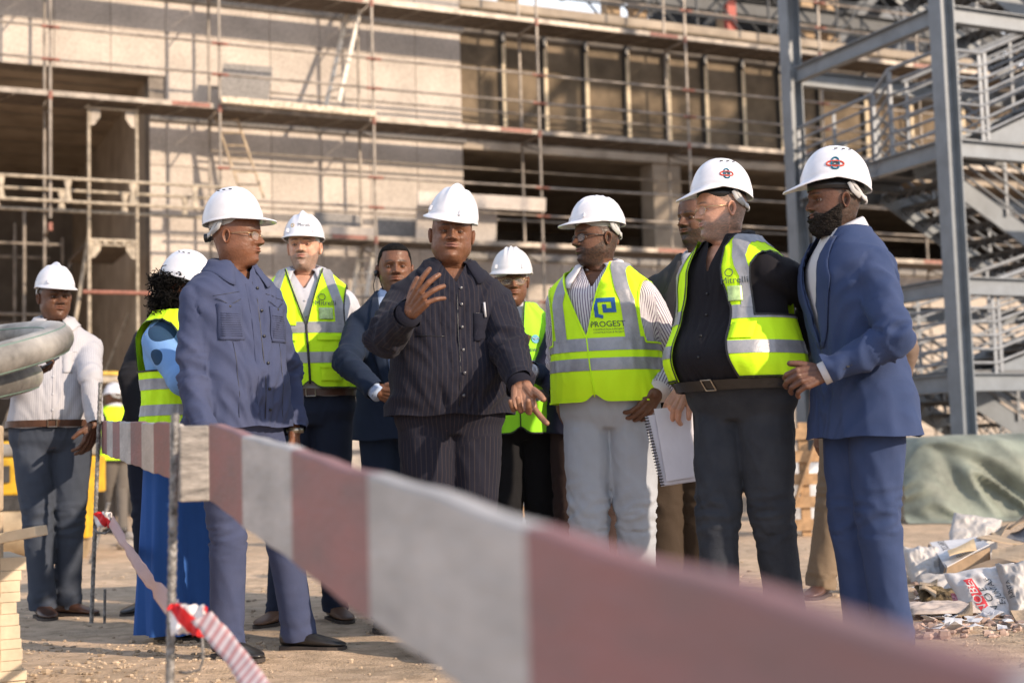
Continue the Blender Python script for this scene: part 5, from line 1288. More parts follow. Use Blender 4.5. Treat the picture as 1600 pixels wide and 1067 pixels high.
    def interlock(s, a0, e0, sc=1.0):
        for dx in (-.006, .006): s.helmet_loop(INKT, dx*sc*0, 0, (.0095+abs(dx)*0)*sc, .0215*sc, .0026*sc, a0, e0, .75)
        s.helmet_loop(INKR, 0, 0, .0215*sc, .0095*sc, .0026*sc, a0, e0, .75, .0012); s.helmet_loop(INK, 0, 0, .008*sc, .008*sc, .0018*sc, a0, e0, 1, .0016)
        for dx in (-.004, .004):
            f = s.hmap(a0, e0)
            MB().tube([f(dx*sc, t, .0018) for t in np.linspace(-.007*sc, .007*sc, 5)], .0011*sc, 5).build('emblem_bar', INK, s.hel); MB().tube([f(t, dx*sc, .0018) for t in np.linspace(-.007*sc, .007*sc, 5)], .0011*sc, 5).build('emblem_bar', INK, s.hel)
    def glasses(s, m, w=.026, h=.016, rim=.0014, lens=True, full=True):
        g_ = None
        for sd in (-1, 1):
            pts = [s.hp(sd*.032+w*math.copysign(abs(math.cos(t))**.7, math.cos(t)), .096-.008*abs(sd*.032+w*math.cos(t))/.05, .117+h*math.copysign(abs(math.sin(t))**.7, math.sin(t))) for t in np.linspace(0, 2*math.pi, 29)]
            if g_ is None: g_ = MB().tube(pts, rim if full else rim*.6, 6).build('glasses', m, s.root, smooth=True)
            else: MB().tube(pts, rim if full else rim*.6, 6).build('rim', m, g_, smooth=True)
            mb = MB(); mb.add(pts[:-1], [tuple(range(28))]); mb.build('lens', LENS, g_)
            MB().tube([s.hp(sd*.058, .090, .124), s.hp(sd*.074*s.hwid, .070, .126), s.hp(sd*.080*s.hwid, -.004, .124)], rim*1.1, 6).build('temple', m, g_, smooth=True)
        MB().tube([s.hp(-.008, .099, .121), s.hp(0, .103, .123), s.hp(.008, .099, .121)], rim, 6).build('bridge', m, g_, smooth=True); return g_
    def hair_shell(s, m, off=.006, mask='scalp', thr=.5, noise=.003, name='hair', zc=None, extra=None):
        x, y, z, W, mk = s._head; nr, nc = x.shape; M = np.array(s.HM); c = (np.array([0, -.005, .11])*s.hs)@M.T+np.array(s.HO)
        V = W.reshape(-1, 3); d = V-c; d /= np.linalg.norm(d, axis=1)[:, None]; g_ = mk[mask].ravel()-thr; 
        if extra is not None: g_ = np.maximum(g_, extra(x, y, z).ravel())
        n_ = fbm(V*90, 2)*noise+noise3(V*260)*noise*.6; V2 = V+d*(off*np.clip(g_/.3, 0, 1)+n_*np.clip(g_/.2, 0, 1))[:, None]+d*.0005
        f = [(i*nc+k, (i+1)*nc+k, (i+1)*nc+(k+1) % nc, i*nc+(k+1) % nc) for i in range(nr-1) for k in range(nc)]
        vv, ff, _ = clip(V2, f, g_); return mesh_obj(name, vv, ff, m, s.root)
    # suit fronts
    def lapels(s, m, zv, xt=.055, wid=.075, lift=.006, notch=.30):
        for sd in (1, -1):
            a = []; b = []
            for t in np.linspace(0, 1, 12):
                z = 1.495-(1.495-zv)*t; xi = xt*(1-t)**.9+.004; w_ = wid*(np.interp(t, [0, notch-.06, notch-.001, notch+.05, .8, 1], [.25, .75, .62, 1.0, .55, .12])); a.append((sd*(xi-.002), z)); b.append((sd*(xi+w_), z-.0))
            s.sheet('lapel', m, a, b, nu=6, lift=lift, solid=.003)
    def tie(s, m, top=1.49, bot=1.10):
        s.sheet('tie', m, [(-.012, top), (-.016, top-.03), (-.010, top-.04), (-.030, bot)], [(.012, top), (.016, top-.03), (.010, top-.04), (.030, bot)], nu=5, lift=.006, solid=.004)
# ================================================================== PEOPLE: who stands where
BLACKSOCK = mat('black_sock', (.012, .012, .014), .9)
DK = (.105, .046, .025); DK2 = (.15, .066, .036); MID = (.155, .064, .034); FAIR = (.50, .27, .185)
WHITE = fabric('white_cotton', (.50, .50, .53), weave=.2, rough=.7)
NAVY = fabric('navy_suit', (.012, .020, .040), weave=.2); BLK_S = fabric('black_suit', (.012, .012, .015), weave=.2); BRN_S = fabric('brown_trouser', (.10, .075, .055), weave=.25)

# --- far left man in a white shirt
p = Person('man in a white shirt and white helmet looking at his phone hand at far left', 86, 466, 7.36, yaw=18, hyaw=36, hip=82, w=1.12, belly=.05, skin=DK, jowl=.10, pitch=4, hwid=1.03, roll=0)
p.set_arm(1, (4, 606, 'f'), (52, 588, 'f')); p.set_arm(-1, (141, 588, 'f'), (148, 662, 'f'))
p.set_leg(1, 66, 0, toe=30); p.set_leg(-1, 106, .12, toe=62)
p.hands = {1: dict(dir=(.85, -.25, .35), palm=(-.2, -.3, .9), curl=(35, 55, 30), thumb=(30, 10)), -1: dict(dir=(-.25, -.15, -.95), palm=(-.8, .5, .1), curl=(25, 25, 15))}
p.body(lip=1.3, nose=1.2, cheek=1.3)
SHW = fabric('pale_striped_shirt', (.43, .425, .45), stripes=110, scol=(.35, .345, .38), duty=.35, weave=.25, rough=.7)
p.top('shirt', SHW, hem=.98, off=.012, r=(.070, .062, .052, .046, .038), V=(1.44, .035), amp=.009, tamp=.008)
p.collar(SHW, tip=.03, open_=.38); p.seam('placket', SHW, [(0, 1.44), (0, 1.0)], r=.0035, lift=.001)
for z in (1.40, 1.31, 1.22, 1.13, 1.05): p.button(0, z, m=WHITE)
p.rect('pocket', SHW, -.135, -.045, 1.24, 1.35, lift=.004); p.seam('pocket_flap', SHW, [(-.137, 1.345), (-.137, 1.32), (-.09, 1.305), (-.043, 1.32), (-.043, 1.345)], r=.0025)
GREYT = fabric('grey_blue_trousers', (.050, .060, .082), weave=.3)
p.trousers(GREYT, r=(.102, .090, .070, .064, .061), amp=.010); p.belt(LEATH_BR, z=1.0, off=.017); p.shoes(LEATH_BR)
p.seam('pocket_seam', BLACKP, [(.15, .985), (.168, .86)], r=.0012, surf=lambda x, z, l: Vector(p.tp(x, float(p.fs(np.array(x), np.array(z), .012)), z)))
p.helmet('ridge', rim=.172, tilt=2, roll=-1)

# --- small man far behind
p = Person('distant man seen from behind in a hi-vis vest and white helmet', 177, 620, 16.6, yaw=-140, hyaw=-105, hip=182, skin=DK2, w=1.0)
p.arm_hang(1); p.arm_hang(-1); p.set_leg(1, 192, 0); p.set_leg(-1, 174, .2); p.hands = {1: dict(dir=(0, 0, -1), palm=(0, 1, 0))}
p.body(eyes=False); DKG = fabric('dark_grey_jumper', (.05, .05, .052)); p.top('jumper', DKG, hem=.88, off=.016); p.collar(WHITE)
p.trousers(fabric('taupe_trousers', (.13, .115, .10))); p.shoes(LEATH_B); p.vest(HIVIS, hem=.90, straps=None, bands=((1.05, 1.10),), piping=None); p.helmet('vent')

# --- man in a black jacket behind the woman
p = Person('man in a black jacket standing behind the woman with curly hair', 273, 452, 7.5, yaw=-12, hyaw=20, hip=250, skin=DK, kk=1.02)
p.set_arm(1, (203, 590, 'f'), (214, 668, 'f')); p.arm_hang(-1); p.set_leg(1, 233, 0, toe=-25); p.set_leg(-1, 268, .1)
p.hands = {1: dict(dir=(.1, 0, -1), palm=(1, .2, 0))}
p.body(); p.top('jacket', BLK_S, hem=.84, off=.024, r=(.074, .068, .058, .052, .044), V=(1.25, .05)); p.trousers(fabric('navy_trousers', (.016, .020, .036))); p.shoes(LEATH_B); p.lapels(BLK_S, 1.25)

# --- woman with curly hair
p = Person('woman with curly black hair, blue floral dress, hi-vis vest and white helmet', 291, 452, 6.3, yaw=62, hyaw=78, hip=286, w=.90, skin=MID, hwid=.92, pitch=6, kk=.935)
p.set_arm(1, (287, 596, 'f'), (318, 652, 'f')); p.arm_hang(-1); p.set_leg(1, 268, 0); p.set_leg(-1, 290, .1)
p.hands = {1: dict(dir=(.7, -.1, -.5), palm=(0, 1, 0), curl=(30, 40, 20))}
p.body(browcol=(.015, .01, .01))
FLO = fabric('blue_floral_dress', (.16, .30, .56), floral=[((.02, .05, .10), 6.5, .40), ((.34, .40, .46), 11, .16)], weave=.2)
p.top('dress_top', FLO, hem=.94, off=.016, r=(.076, .076, .072, .05, .05), short=1, amp=.006)
def skirt(p, m):
    k = p.k; rr = []; n = 64; ph = np.linspace(0, 2*math.pi, n, endpoint=False)
    for z in np.linspace(1.0, .035, 30)*k:
        t = (1.0-z/k); o = .012+t*.022; fold = .022*t*np.sin(ph*9+z*2)+.012*t*np.sin(ph*17+1); x, y = p.ts(ph, np.full(n, max(z, .86*k)), o); s_ = 1+fold/.2; rr.append([Vector(q) for q in p.tp(x*s_, y*s_, np.full(n, z))])
    mb = MB(); mb.loft(rr, cap=False); return mb.build('skirt', m, p.root, smooth=True)
skirt(p, fabric('royal_blue_skirt', (.028, .090, .30), weave=.2)); p.shoes(LEATH_B, L_=.25)
p.vest(HIVIS, hem=.95, off=.042, V=(1.15, .06), straps=(.060, .115), bands=((1.03, 1.08), (1.15, 1.20)), gap=None, xl=.165)
p.helmet('vent', rim=.166, tilt=-6, strap=False)
def curls(p, m, cnt=1500):
    g_ = np.random.RandomState(8); mb = MB()
    for i in range(cnt):
        th = g_.uniform(0, 2*math.pi); el = g_.uniform(-1.0, .45); r = g_.uniform(.55, 1.0)**.5
        x = .118*math.sin(th)*math.cos(el)*r; y = -.045+.110*math.cos(th)*math.cos(el)*r; z = .085+.150*math.sin(el)*r+.03
        if y > .035 and abs(x) < .07: continue
        c = p.hp(x, y, z-.03*(el < 0)); a = g_.normal(size=3); a /= np.linalg.norm(a); b = np.cross(a, g_.normal(size=3)); b /= np.linalg.norm(b); rr = g_.uniform(.007, .013); pitch = g_.uniform(.004, .009); ax = np.cross(a, b)
        pts = [c+Vector(a*rr*math.cos(t)+b*rr*math.sin(t)+ax*pitch*t) for t in np.linspace(0, 6.0, 8)]
        mb.tube(pts, .0021, 4)
    mb.sphere(p.hp(0, -.045, .085), (.085, .085, .115), 20, 14)
    return mb.build('curly_hair', m, p.root, smooth=True)
curls(p, HAIRM)

# --- man in the blue safari suit, left foreground
p = Person('man in a blue safari suit and white helmet looking right in left foreground', 370, 371, 5.6, yaw=45, hyaw=80, hip=372, w=1.05, belly=.035, skin=MID, jowl=.10, hwid=1.02, pyaw=48, pitch=2)
p.set_arm(1, (300, 585, 'f'), (318, 676, 'f')); p.set_arm(-1, (448, 582, 'b'), (461, 672, 'f'))
p.set_leg(1, 356, -.02, toe=48); p.set_leg(-1, 466, .22, toe=72)
p.hands = {1: dict(dir=(.3, .1, -.95), palm=(-.3, .9, 0), curl=(30, 40, 20)), -1: dict(dir=(.15, 0, -1), palm=(-1, 0, 0), curl=(25, 30, 15))}
p.gaze = (0, 0); p.body(lip=1.3, nose=1.15, cheek=1.2, scalp=False)
SAF = fabric('blue_safari_cloth', (.044, .059, .122), weave=.25, fade=(.060, .069, .122))
p.trousers(SAF, r=(.100, .090, .070, .065, .063), amp=.010); p.top('jacket', SAF, hem=.90, off=.020, r=(.062, .059, .053, .050, .044), V=(1.455, .03), amp=.018, tamp=.013, flare=.10)
p.collar(SAF, rad=.004, tip=.045, flap=.052, open_=.42); p.shoes(LEATH_B, boot=True, tall=.13)
p.seam('placket', BLACKP, [(-.012, 1.45), (-.012, .915)], r=.0016); p.seam('placket', SAF, [(.022, 1.44), (.022, .93)], r=.0016)
for z in (1.425, 1.335, 1.235, 1.13, 1.03, .95): p.button(-.026, z, r=.0062)
for sg in (1, -1):
    x0, x1 = sorted((sg*.062, sg*.150)); p.rect('chest_pocket', SAF, x0, x1, 1.215, 1.355, lift=.004)
    p.seam('pocket_edge', BLACKP, [(x0, 1.375), ((x0+x1)/2, 1.350), (x1, 1.375)], r=.0012, lift=.004)
    for j in range(11): p.seam('pintuck', SAF, [(x0+.008, 1.318-.0085*j), (x1-.008, 1.318-.0085*j)], r=.0020, lift=.006)
    p.button((x0+x1)/2, 1.345, r=.005); p.seam('front_seam', BLACKP, [(sg*.105, 1.21), (sg*.10, .92)], r=.0010); p.seam('yoke_seam', BLACKP, [(sg*.06, 1.405), (sg*.155, 1.385)], r=.0010)
p.helmet('vent', rim=.180, tilt=6, fwd=-.010, ht=.132, visor=.048, sz=1.02); p.glasses(GLASSG, full=False)
MB().tube([p.arms[-1][2]+Vector((0, 0, .01)), p.arms[-1][2]-Vector((0, 0, .012))], .036, 16).build('watch', METALB, p.root, smooth=True)

# --- man in the zipped vest
def ring_logo(p, x, z, r=.014, surf=None, parent=None, m=None):
    sf = surf or p.vs; MB().tube([sf(x+r*math.cos(t), z*p.k+r*math.sin(t), .0085) for t in np.linspace(0, 2*math.pi, 21)], .0018, 5).build('logo_ring', m or INK, parent or p.vesto)
p = Person('man in a zipped hi-vis vest and white helmet standing with a hand on his hip', 475, 387, 6.8, yaw=6, hyaw=-2, hip=488, w=1.06, skin=FAIR, belly=.01, hwid=.98)
p.set_arm(1, (432, 560, 'b'), (452, 640, 'b')); p.set_arm(-1, (578, 548, 'b'), (546, 612, 'f'))
p.set_leg(1, 437, 0, toe=-20); p.set_leg(-1, 524, .1, toe=25)
p.hands = {1: dict(dir=(0, 0, -1), palm=(1, 0, 0)), -1: dict(dir=(-.55, -.35, -.65), palm=(-.2, .9, -.2), curl=(15, 20, 10), spread=8)}
p.body(beard='full', beardcol=(.16, .125, .10), stub=.75, browcol=(.05, .035, .028), lip=.75, nose=.95, cheek=.9, scalp=True, lipcol=(.42, .18, .14))
p.trousers(fabric('dark_navy_chino', (.022, .030, .055))); p.belt(LEATH_BR, z=1.0, off=.016)
LW = fabric('white_shirt_cotton', (.47, .47, .52), weave=.2, rough=.7)
p.top('shirt', LW, hem=.985, off=.012, V=(1.43, .045)); p.collar(LW, open_=.45, tip=.05, flap=.05); p.shoes(mat('tan_shoe', (.14, .075, .045), .5))
for z in (1.38, 1.31): p.button(0, z, m=WHITE, r=.004)
p.vest(HIVIS, hem=1.015, off=.034, V=(1.275, .075), zip_=True, bands=((1.108, 1.155), (1.238, 1.285)), straps=(.128, .170), arm=1.22, xl=.170, seed=2)
p.rect('chest_pocket', HIVIS, .045, .125, 1.27, 1.36, surf=p.vs, lift=.006, parent=p.vesto); p.rect('badge_pocket', CARD, -.125, -.062, 1.295, 1.345, surf=p.vs, lift=.006, parent=p.vesto)
for sg in (1, -1):
    p.rect('lower_pocket', HIVIS, *sorted((sg*.05, sg*.145)), 1.03, 1.10, surf=p.vs, lift=.008, parent=p.vesto); p.rect('pocket_flap', HIVIS, *sorted((sg*.045, sg*.150)), 1.085, 1.10, surf=p.vs, lift=.013, parent=p.vesto); p.rect('pocket_flap', HIVIS, *sorted((sg*.045, sg*.150)), 1.205, 1.225, surf=p.vs, lift=.010, parent=p.vesto)
MB().tube([p.vs(.112+.011*math.cos(t), 1.248*p.k+.011*math.sin(t), .006) for t in np.linspace(0, 2*math.pi, 17)], .0022, 5).build('ring_clip', BLACKP, p.vesto)
p.print_text('Mitrelli', -.092, 1.365, .034, INK, surf=p.vs, parent=p.vesto, lift=.0085); ring_logo(p, -.078, 1.392, .015)
p.helmet('ridge', rim=.162, tilt=3, strap=False); p.helmet_text('Mitrelli', R(-12), .36, .026, INK); p.helmet_loop(INKG, -.060, .0, .010, .010, .0015, R(-12)+.10, .38)

# --- man with the earpiece
p = Person('bareheaded man in a navy suit with an earpiece and purple tie', 617, 421, 6.5, yaw=4, hyaw=8, hip=622, w=1.0, skin=DK2, kk=.99, pitch=0)
p.set_arm(1, (541, 566, 'f'), (588, 612, 'f')); p.set_arm(-1, (700, 560, 'b'), (652, 618, 'f'))
p.set_leg(1, 600, 0); p.set_leg(-1, 655, .1)
p.hands = {1: dict(dir=(1, -.2, -.35), palm=(.1, .8, .4), curl=(35, 40, 20), thumb=(30, 0)), -1: dict(dir=(-1, -.2, -.2), palm=(0, .8, .4), curl=(40, 40, 20))}
p.body(beard='goatee', stub=.5, lip=1.2, nose=1.2); p.hair_shell(HAIRM, off=.0035, thr=.45)
BLUESH = fabric('light_blue_shirt', (.33, .42, .60), weave=.2)
mb = MB(); mb.loft(p.rings(1.0*p.k, 1.53*p.k, 24, 48, .008)); mb.build('shirt', BLUESH, p.root, smooth=True); p.bvh = None
p.collar(BLUESH, open_=.22, goff=-.03, rad=-.003, out=.010, flap=.034, tip=.03); p.tie(fabric('purple_tie', (.14, .035, .16), stripes=160, scol=(.22, .09, .24), cross=1, duty=.4), top=1.49, bot=1.0)
p.trousers(NAVY); p.top('jacket', NAVY, hem=.86, off=.022, r=(.072, .066, .056, .050, .042), V=(.93, .080), amp=.012); p.lapels(NAVY, 1.0, xt=.074); p.cuff(1, BLUESH, r=.036, out=.022); p.shoes(LEATH_B)
e = p.hp(.080, -.004, .110); MB().tube([e, p.hp(.088, -.002, .104), p.hp(.090, .004, .088)], [.010, .012, .006], 10).build('earpiece', BLACKP, p.root, smooth=True)
MB().tube([p.hp(.090, .004, .09), p.hp(.10, -.02, .05), p.hp(.095, -.03, .01), p.hp(.080, -.03, -.02), p.hp(.06, -.03, -.03)], .0022, 6).build('earpiece_cable', BLACKP, p.root, smooth=True)

# --- the man speaking, centre
p = Person('stout man in a dark pinstriped shirt suit speaking with both hands open, centre', 706, 367, 5.57, yaw=14, hyaw=4, hip=703, w=1.15, belly=.075, skin=DK2, jowl=.17, hwid=1.05, pitch=2, roll=-4)
p.set_arm(1, (600, 530, 'f'), (639, 490, 'f')); p.set_arm(-1, (797, 545, 'f'), (813, 601, 'f'))
p.set_leg(1, 672, 0); p.set_leg(-1, 738, .05)
p.hands = {1: dict(dir=(.52, -.58, .60), palm=(.55, .75, .15), curl=(22, 22, 14), spread=9, thumb=(38, 25), sc=1.03, fingers=[(10, 20, 12), (20, 25, 15), (34, 24, 14), (48, 22, 12)]),
           -1: dict(dir=(.12, -.45, -.85), palm=(-.05, -.90, .35), curl=(40, 35, 20), spread=5, thumb=(28, 35), sc=1.14, fingers=[(8, 12, 8, 22), (55, 45, 20, 3), (62, 50, 25, -3), (55, 45, 25, -8)])}
p.body(lip=1.6, nose=1.35, cheek=1.5, neckw=1.15, squint=.75, lipcol=(.24, .105, .085), scalp=False)
PIN = fabric('dark_pinstripe', (.0125, .013, .022), stripes=66, scol=(.036, .029, .032), duty=.10, soft=.08, weave=.2)
p.trousers(PIN, r=(.104, .096, .076, .070, .066), amp=.012); p.top('shirt_jacket', PIN, hem=.935, off=.022, r=(.071, .068, .061, .055, .044), V=(1.435, .042), amp=.020, tamp=.014, flare=.12)
p.collar(PIN, rad=.006, open_=.46, tip=.050, flap=.050); p.cuff(1, PIN, r=.046, L_=.05, out=.006); p.cuff(-1, PIN, r=.046, L_=.05, out=.006)
p.seam('placket', BLACKP, [(0, 1.43), (0, .95)], r=.0022)
for z in (1.41, 1.345, 1.255, 1.165, 1.075, .99): p.button(-.014, z, r=.0065, m=mat('dark_button', (.07, .07, .08), .25))
p.seam('pocket_edge', BLACKP, [(-.06, 1.31), (-.15, 1.31)], r=.0020); p.seam('pocket_edge', BLACKP, [(.05, 1.22), (.15, 1.225)], r=.0018)
p.rect('chest_pocket', PIN, -.155, -.06, 1.20, 1.31, lift=.004); MB().tube([p.snap(-.098, 1.352*p.k, .010), p.snap(-.103, 1.295*p.k, .009)], .0042, 8).build('pen', WHITE, p.root, smooth=True)
p.helmet('ridge', rim=.180, tilt=-1, roll=-9, strap=False, sz=1.0, yaw=-22, ht=.130)
p.shoes(LEATH_B)
d = p.arms[-1]; 

# --- man with the booklet
p = Person('man in a lime vest, glasses and ribbed white helmet holding a small booklet', 800, 440, 7.0, yaw=8, hyaw=4, hip=815, w=1.04, skin=DK2, pitch=6, jowl=.1, belly=.02, pyaw=8)
p.set_arm(1, (772, 560, 'b'), (790, 610, 'b')); p.set_arm(-1, (866, 592, 'f'), (829, 580, 'f'))
p.set_leg(1, 792, 0); p.set_leg(-1, 846, .1)
p.hands = {1: dict(dir=(.5, 0, -.5), palm=(0, 1, 0)), -1: dict(dir=(-.75, -.35, .45), palm=(-.2, .5, .6), curl=(45, 50, 25), thumb=(35, 0))}
p.body(lip=1.2, nose=1.2); GR = BLK_S
p.trousers(fabric('black_trousers', (.012, .012, .014)), r=(.104, .096, .078, .072, .066)); mb = MB(); mb.loft(p.rings(1.0*p.k, 1.53*p.k, 24, 48, .006)); mb.build('shirt', LW, p.root, smooth=True); p.bvh = None
p.collar(LW, open_=.32, tip=.035, goff=-.03, rad=-.002, out=.012, flap=.036); p.top('jacket', NAVY, hem=.92, off=.018, r=(.074, .068, .058, .052, .044), V=(1.15, .055)); p.shoes(LEATH_B); p.cuff(-1, LW, r=.037, out=.020)
p.vest(HIVISG, hem=.885, off=.040, V=(1.12, .070), bands=((1.03, 1.085), (1.185, 1.23)), straps=None, split=True, arm=1.20, xl=.175, seed=4, shift=.03)
p.print_text('New Start', -.085, 1.283, .034, INK, surf=p.vs, parent=p.vesto)
mb = MB(); mb.add([p.vs(-.078+.021*math.cos(t), 1.335*p.k+.021*math.sin(t), .004) for t in np.linspace(0, 2*math.pi, 25)[:-1]], [tuple(range(24))]); mb.build('logo_disc', INKT, p.vesto)
p.seam('logo_wave', WHITE, [(-.096, 1.335), (-.085, 1.341), (-.075, 1.333), (-.062, 1.340)], r=.0020, lift=.005, surf=p.vs, parent=p.vesto)
p.helmet('triple', rim=.160, tilt=4, strap=False, sz=1.04, yaw=-12, m=PLASTW); p.glasses(GLASSG)

# --- hidden man in a navy jacket
p = Person('man in a navy jacket mostly hidden behind the man in the striped shirt', 940, 372, 6.9, yaw=0, hyaw=0, hip=918, skin=DK2, kk=1.03)
p.set_arm(1, (852, 582, 'f'), (874, 612, 'f')); p.arm_hang(-1); p.set_leg(1, 888, 0); p.set_leg(-1, 940, .1)
p.hands = {1: dict(dir=(.25, -.2, -.9), palm=(.4, .8, 0), curl=(20, 25, 15), spread=5)}
p.body(); p.top('jacket', fabric('ink_navy_jacket', (.018, .020, .040)), hem=.84, off=.022, r=(.076, .07, .06, .054, .046), V=(1.2, .05)); p.trousers(fabric('dark_brown_trousers', (.040, .026, .024)), r=(.102, .094, .076, .070, .066)); p.shoes(LEATH_B)

# --- man in the striped shirt and vest
p = Person('bearded man in a striped shirt, open hi-vis vest, glasses and white helmet looking left', 932, 374, 6.0, yaw=-24, hyaw=-66, hip=953, w=1.11, belly=.05, skin=(.13, .058, .032), pyaw=-12, hwid=1.02, jowl=.06)
p.set_arm(1, (880, 566, 'b'), (905, 600, 'b')); p.set_arm(-1, (1052, 560, 'b'), (1028, 612, 'f'))
p.set_leg(1, 925, 0); p.set_leg(-1, 1000, .05)
p.hands = {-1: dict(dir=(-.6, -.1, -.75), palm=(-.5, .8, 0), curl=(30, 30, 20)), 1: dict(dir=(.3, .2, -.8), palm=(.5, .8, 0))}
p.body(beard='full', beardcol=(.020, .013, .010), stub=.85, lip=1.1, nose=1.2)
PT = fabric('pale_grey_trousers', (.35, .375, .42), weave=.3, rough=.8); p.trousers(PT, r=(.102, .095, .078, .073, .070), amp=.013)
STR = fabric('purple_striped_shirt', (.62, .60, .62), stripes=105, scol=(.15, .105, .17), duty=.36, soft=.1, weave=.2, rough=.7)
p.top('shirt', STR, hem=1.0, off=.014, r=(.074, .071, .063, .058, .046), V=(1.42, .045), amp=.012); p.collar(STR, open_=.50, tip=.055, flap=.052, rad=.004)
for z in (1.37, 1.28): p.button(0, z, m=WHITE)
p.cuff(-1, STR, r=.048, out=.004); p.shoes(LEATH_BR)
p.vest(HIVIS, hem=.965, off=.036, V=(1.215, .100), split=True, piping=HIVIS, bands=((1.075, 1.125), (1.155, 1.208)), straps=(.112, .162), arm=1.19, xl=.178, seed=5, shift=.035, flare=0)
p.print_text('PROGEST', -.060, 1.262, .034, INK, surf=p.vs, parent=p.vesto)
for j in range(2): p.print_text('CONSTRUCTION & PROJECT', -.060, 1.241-.012*j, .0095, INK, surf=p.vs, parent=p.vesto)
def polyprint(p, pts, m, w=.016):
    for (x0, z0), (x1, z1) in zip(pts[:-1], pts[1:]):
        n = 6; L_ = math.hypot(x1-x0, z1-z0); nx, nz = -(z1-z0)/L_*w/2, (x1-x0)/L_*w/2; dx, dz = (x1-x0)/L_*w/2, (z1-z0)/L_*w/2
        a = [p.vs(x0-dx+(x1-x0+2*dx)*t+nx, (z0-dz+(z1-z0+2*dz)*t+nz)*p.k, .004) for t in np.linspace(0, 1, n)]; b = [p.vs(x0-dx+(x1-x0+2*dx)*t-nx, (z0-dz+(z1-z0+2*dz)*t-nz)*p.k, .004) for t in np.linspace(0, 1, n)]
        MB().grid([a, b]).build('logo_bar', m, p.vesto)
polyprint(p, [(-.022, 1.300), (-.022, 1.362), (-.095, 1.362), (-.095, 1.318), (-.058, 1.318), (-.058, 1.335)], INKB, .017); polyprint(p, [(-.022, 1.300), (-.040, 1.294)], INKB, .014)
p.helmet('triple', rim=.184, tilt=1, sz=1.03, ht=.112, visor=.048); p.glasses(GLASSR, rim=.0022)

# --- man behind in dark jacket
p = Person('bearded man in a dark jacket and white shirt partly hidden behind the open vest man', 1090, 345, 6.15, yaw=-16, hyaw=-52, hip=1064, skin=DK, w=1.06, kk=1.045)
p.set_arm(1, (1018, 560, 'b'), (1018, 640, 'f')); p.arm_hang(-1); p.set_leg(1, 1040, 0); p.set_leg(-1, 1094, .1)
p.hands = {1: dict(dir=(.2, 0, -1), palm=(1, .3, 0), curl=(25, 30, 20))}
p.body(beard='full', stub=.9, lip=1.2, nose=1.2); mb = MB(); mb.loft(p.rings(1.0*p.k, 1.53*p.k, 24, 48, .008)); mb.build('shirt', WHITE, p.root, smooth=True); p.bvh = None; p.collar(WHITE, open_=.42, tip=.035, flap=.038, goff=-.03, rad=-.002, out=.012)
CHAR = fabric('charcoal_jacket', (.040, .038, .042)); p.top('jacket', CHAR, hem=.84, off=.024, r=(.076, .07, .06, .054, .046), V=(1.12, .072)); p.lapels(CHAR, 1.12, wid=.085); p.trousers(fabric('dark_cocoa_trousers', (.050, .036, .026)), r=(.106, .10, .084, .078, .072)); p.shoes(LEATH_B); p.cuff(1, WHITE, r=.040, out=.018)

# --- stout man with the open vest
p = Person('stout grey bearded man in a black shirt and open hi-vis vest holding papers', 1127, 329, 5.43, yaw=-53, hyaw=-78, hip=1160, w=1.11, belly=.135, skin=FAIR, jowl=.10, pyaw=-42, pitch=4, hwid=1.03)
p.set_arm(1, (1078, 512, 'b'), (1070, 604, 'f')); p.set_arm(-1, (1282, 462, 'b'), (1243, 556, 'f'))
p.set_leg(1, 1128, -.02, toe=-35); p.set_leg(-1, 1232, .05, toe=-15)
p.hands = {1: dict(dir=(-.55, -.25, -.80), palm=(.35, .8, -.3), curl=(45, 40, 20), thumb=(30, 10), sc=1.05), -1: dict(dir=(-.42, -.10, -.80), palm=(-.35, .85, 0), curl=(15, 25, 15), sc=1.05)}
p.body(beard='full', beardcol=(.17, .13, .11), stub=.85, browcol=(.12, .09, .07), lip=.8, nose=1.0, neckw=1.12, lipcol=(.40, .17, .14), cheek=1.2)
JEAN = fabric('charcoal_jeans', (.020, .024, .036), fade=(.040, .044, .052), weave=.5, var=.15); p.trousers(JEAN, r=(.102, .095, .075, .069, .066), name='jeans', amp=.013, top=1.0)
BS = fabric('black_cotton_shirt', (.012, .011, .014), weave=.2); p.top('shirt', BS, hem=.975, off=.014, r=(.077, .073, .063, .056, .046), V=(1.385, .036), amp=.010, tamp=.007); p.collar(BS, rad=.006, open_=.62, tip=.040, flap=.050)
for z in (1.31, 1.23, 1.15, 1.07): p.button(0, z, r=.005)
p.belt(LEATH_B, z=.985, off=.024, h=.036); p.shoes(LEATH_BR)
p.vest(HIVIS, hem=1.005, off=.036, V=(1.30, .085), gap=[(.95, .135), (1.1, .125), (1.25, .115), (1.35, .090), (1.5, .075)], bands=((1.075, 1.122), (1.205, 1.255)), straps=(.140, .182), arm=1.22, xl=.176, seed=6, flare=.0)
p.print_text('Mitrelli', -.135, 1.345, .034, INK, surf=p.vs, parent=p.vesto, lift=.0085); ring_logo(p, -.120, 1.375, .014); p.rect('badge_pocket', CARD, -.160, -.110, 1.270, 1.325, surf=p.vs, lift=.006, parent=p.vesto); p.rect('lower_pocket', HIVIS, -.20, -.13, 1.13, 1.19, surf=p.vs, lift=.007, parent=p.vesto)
p.helmet('smooth', rim=.180, tilt=6, curl=.018, drop=.014, ht=.130, visor=.050, sz=1.02); p.interlock(R(-84), .50, 1.15); p.glasses(GLASSG, full=False)
MB().tube([p.arms[-1][2]-(p.arms[-1][2]-p.arms[-1][1]).normalized()*.02, p.arms[-1][2]], .034, 14).build('bracelet', BLACKP, p.root, smooth=True)

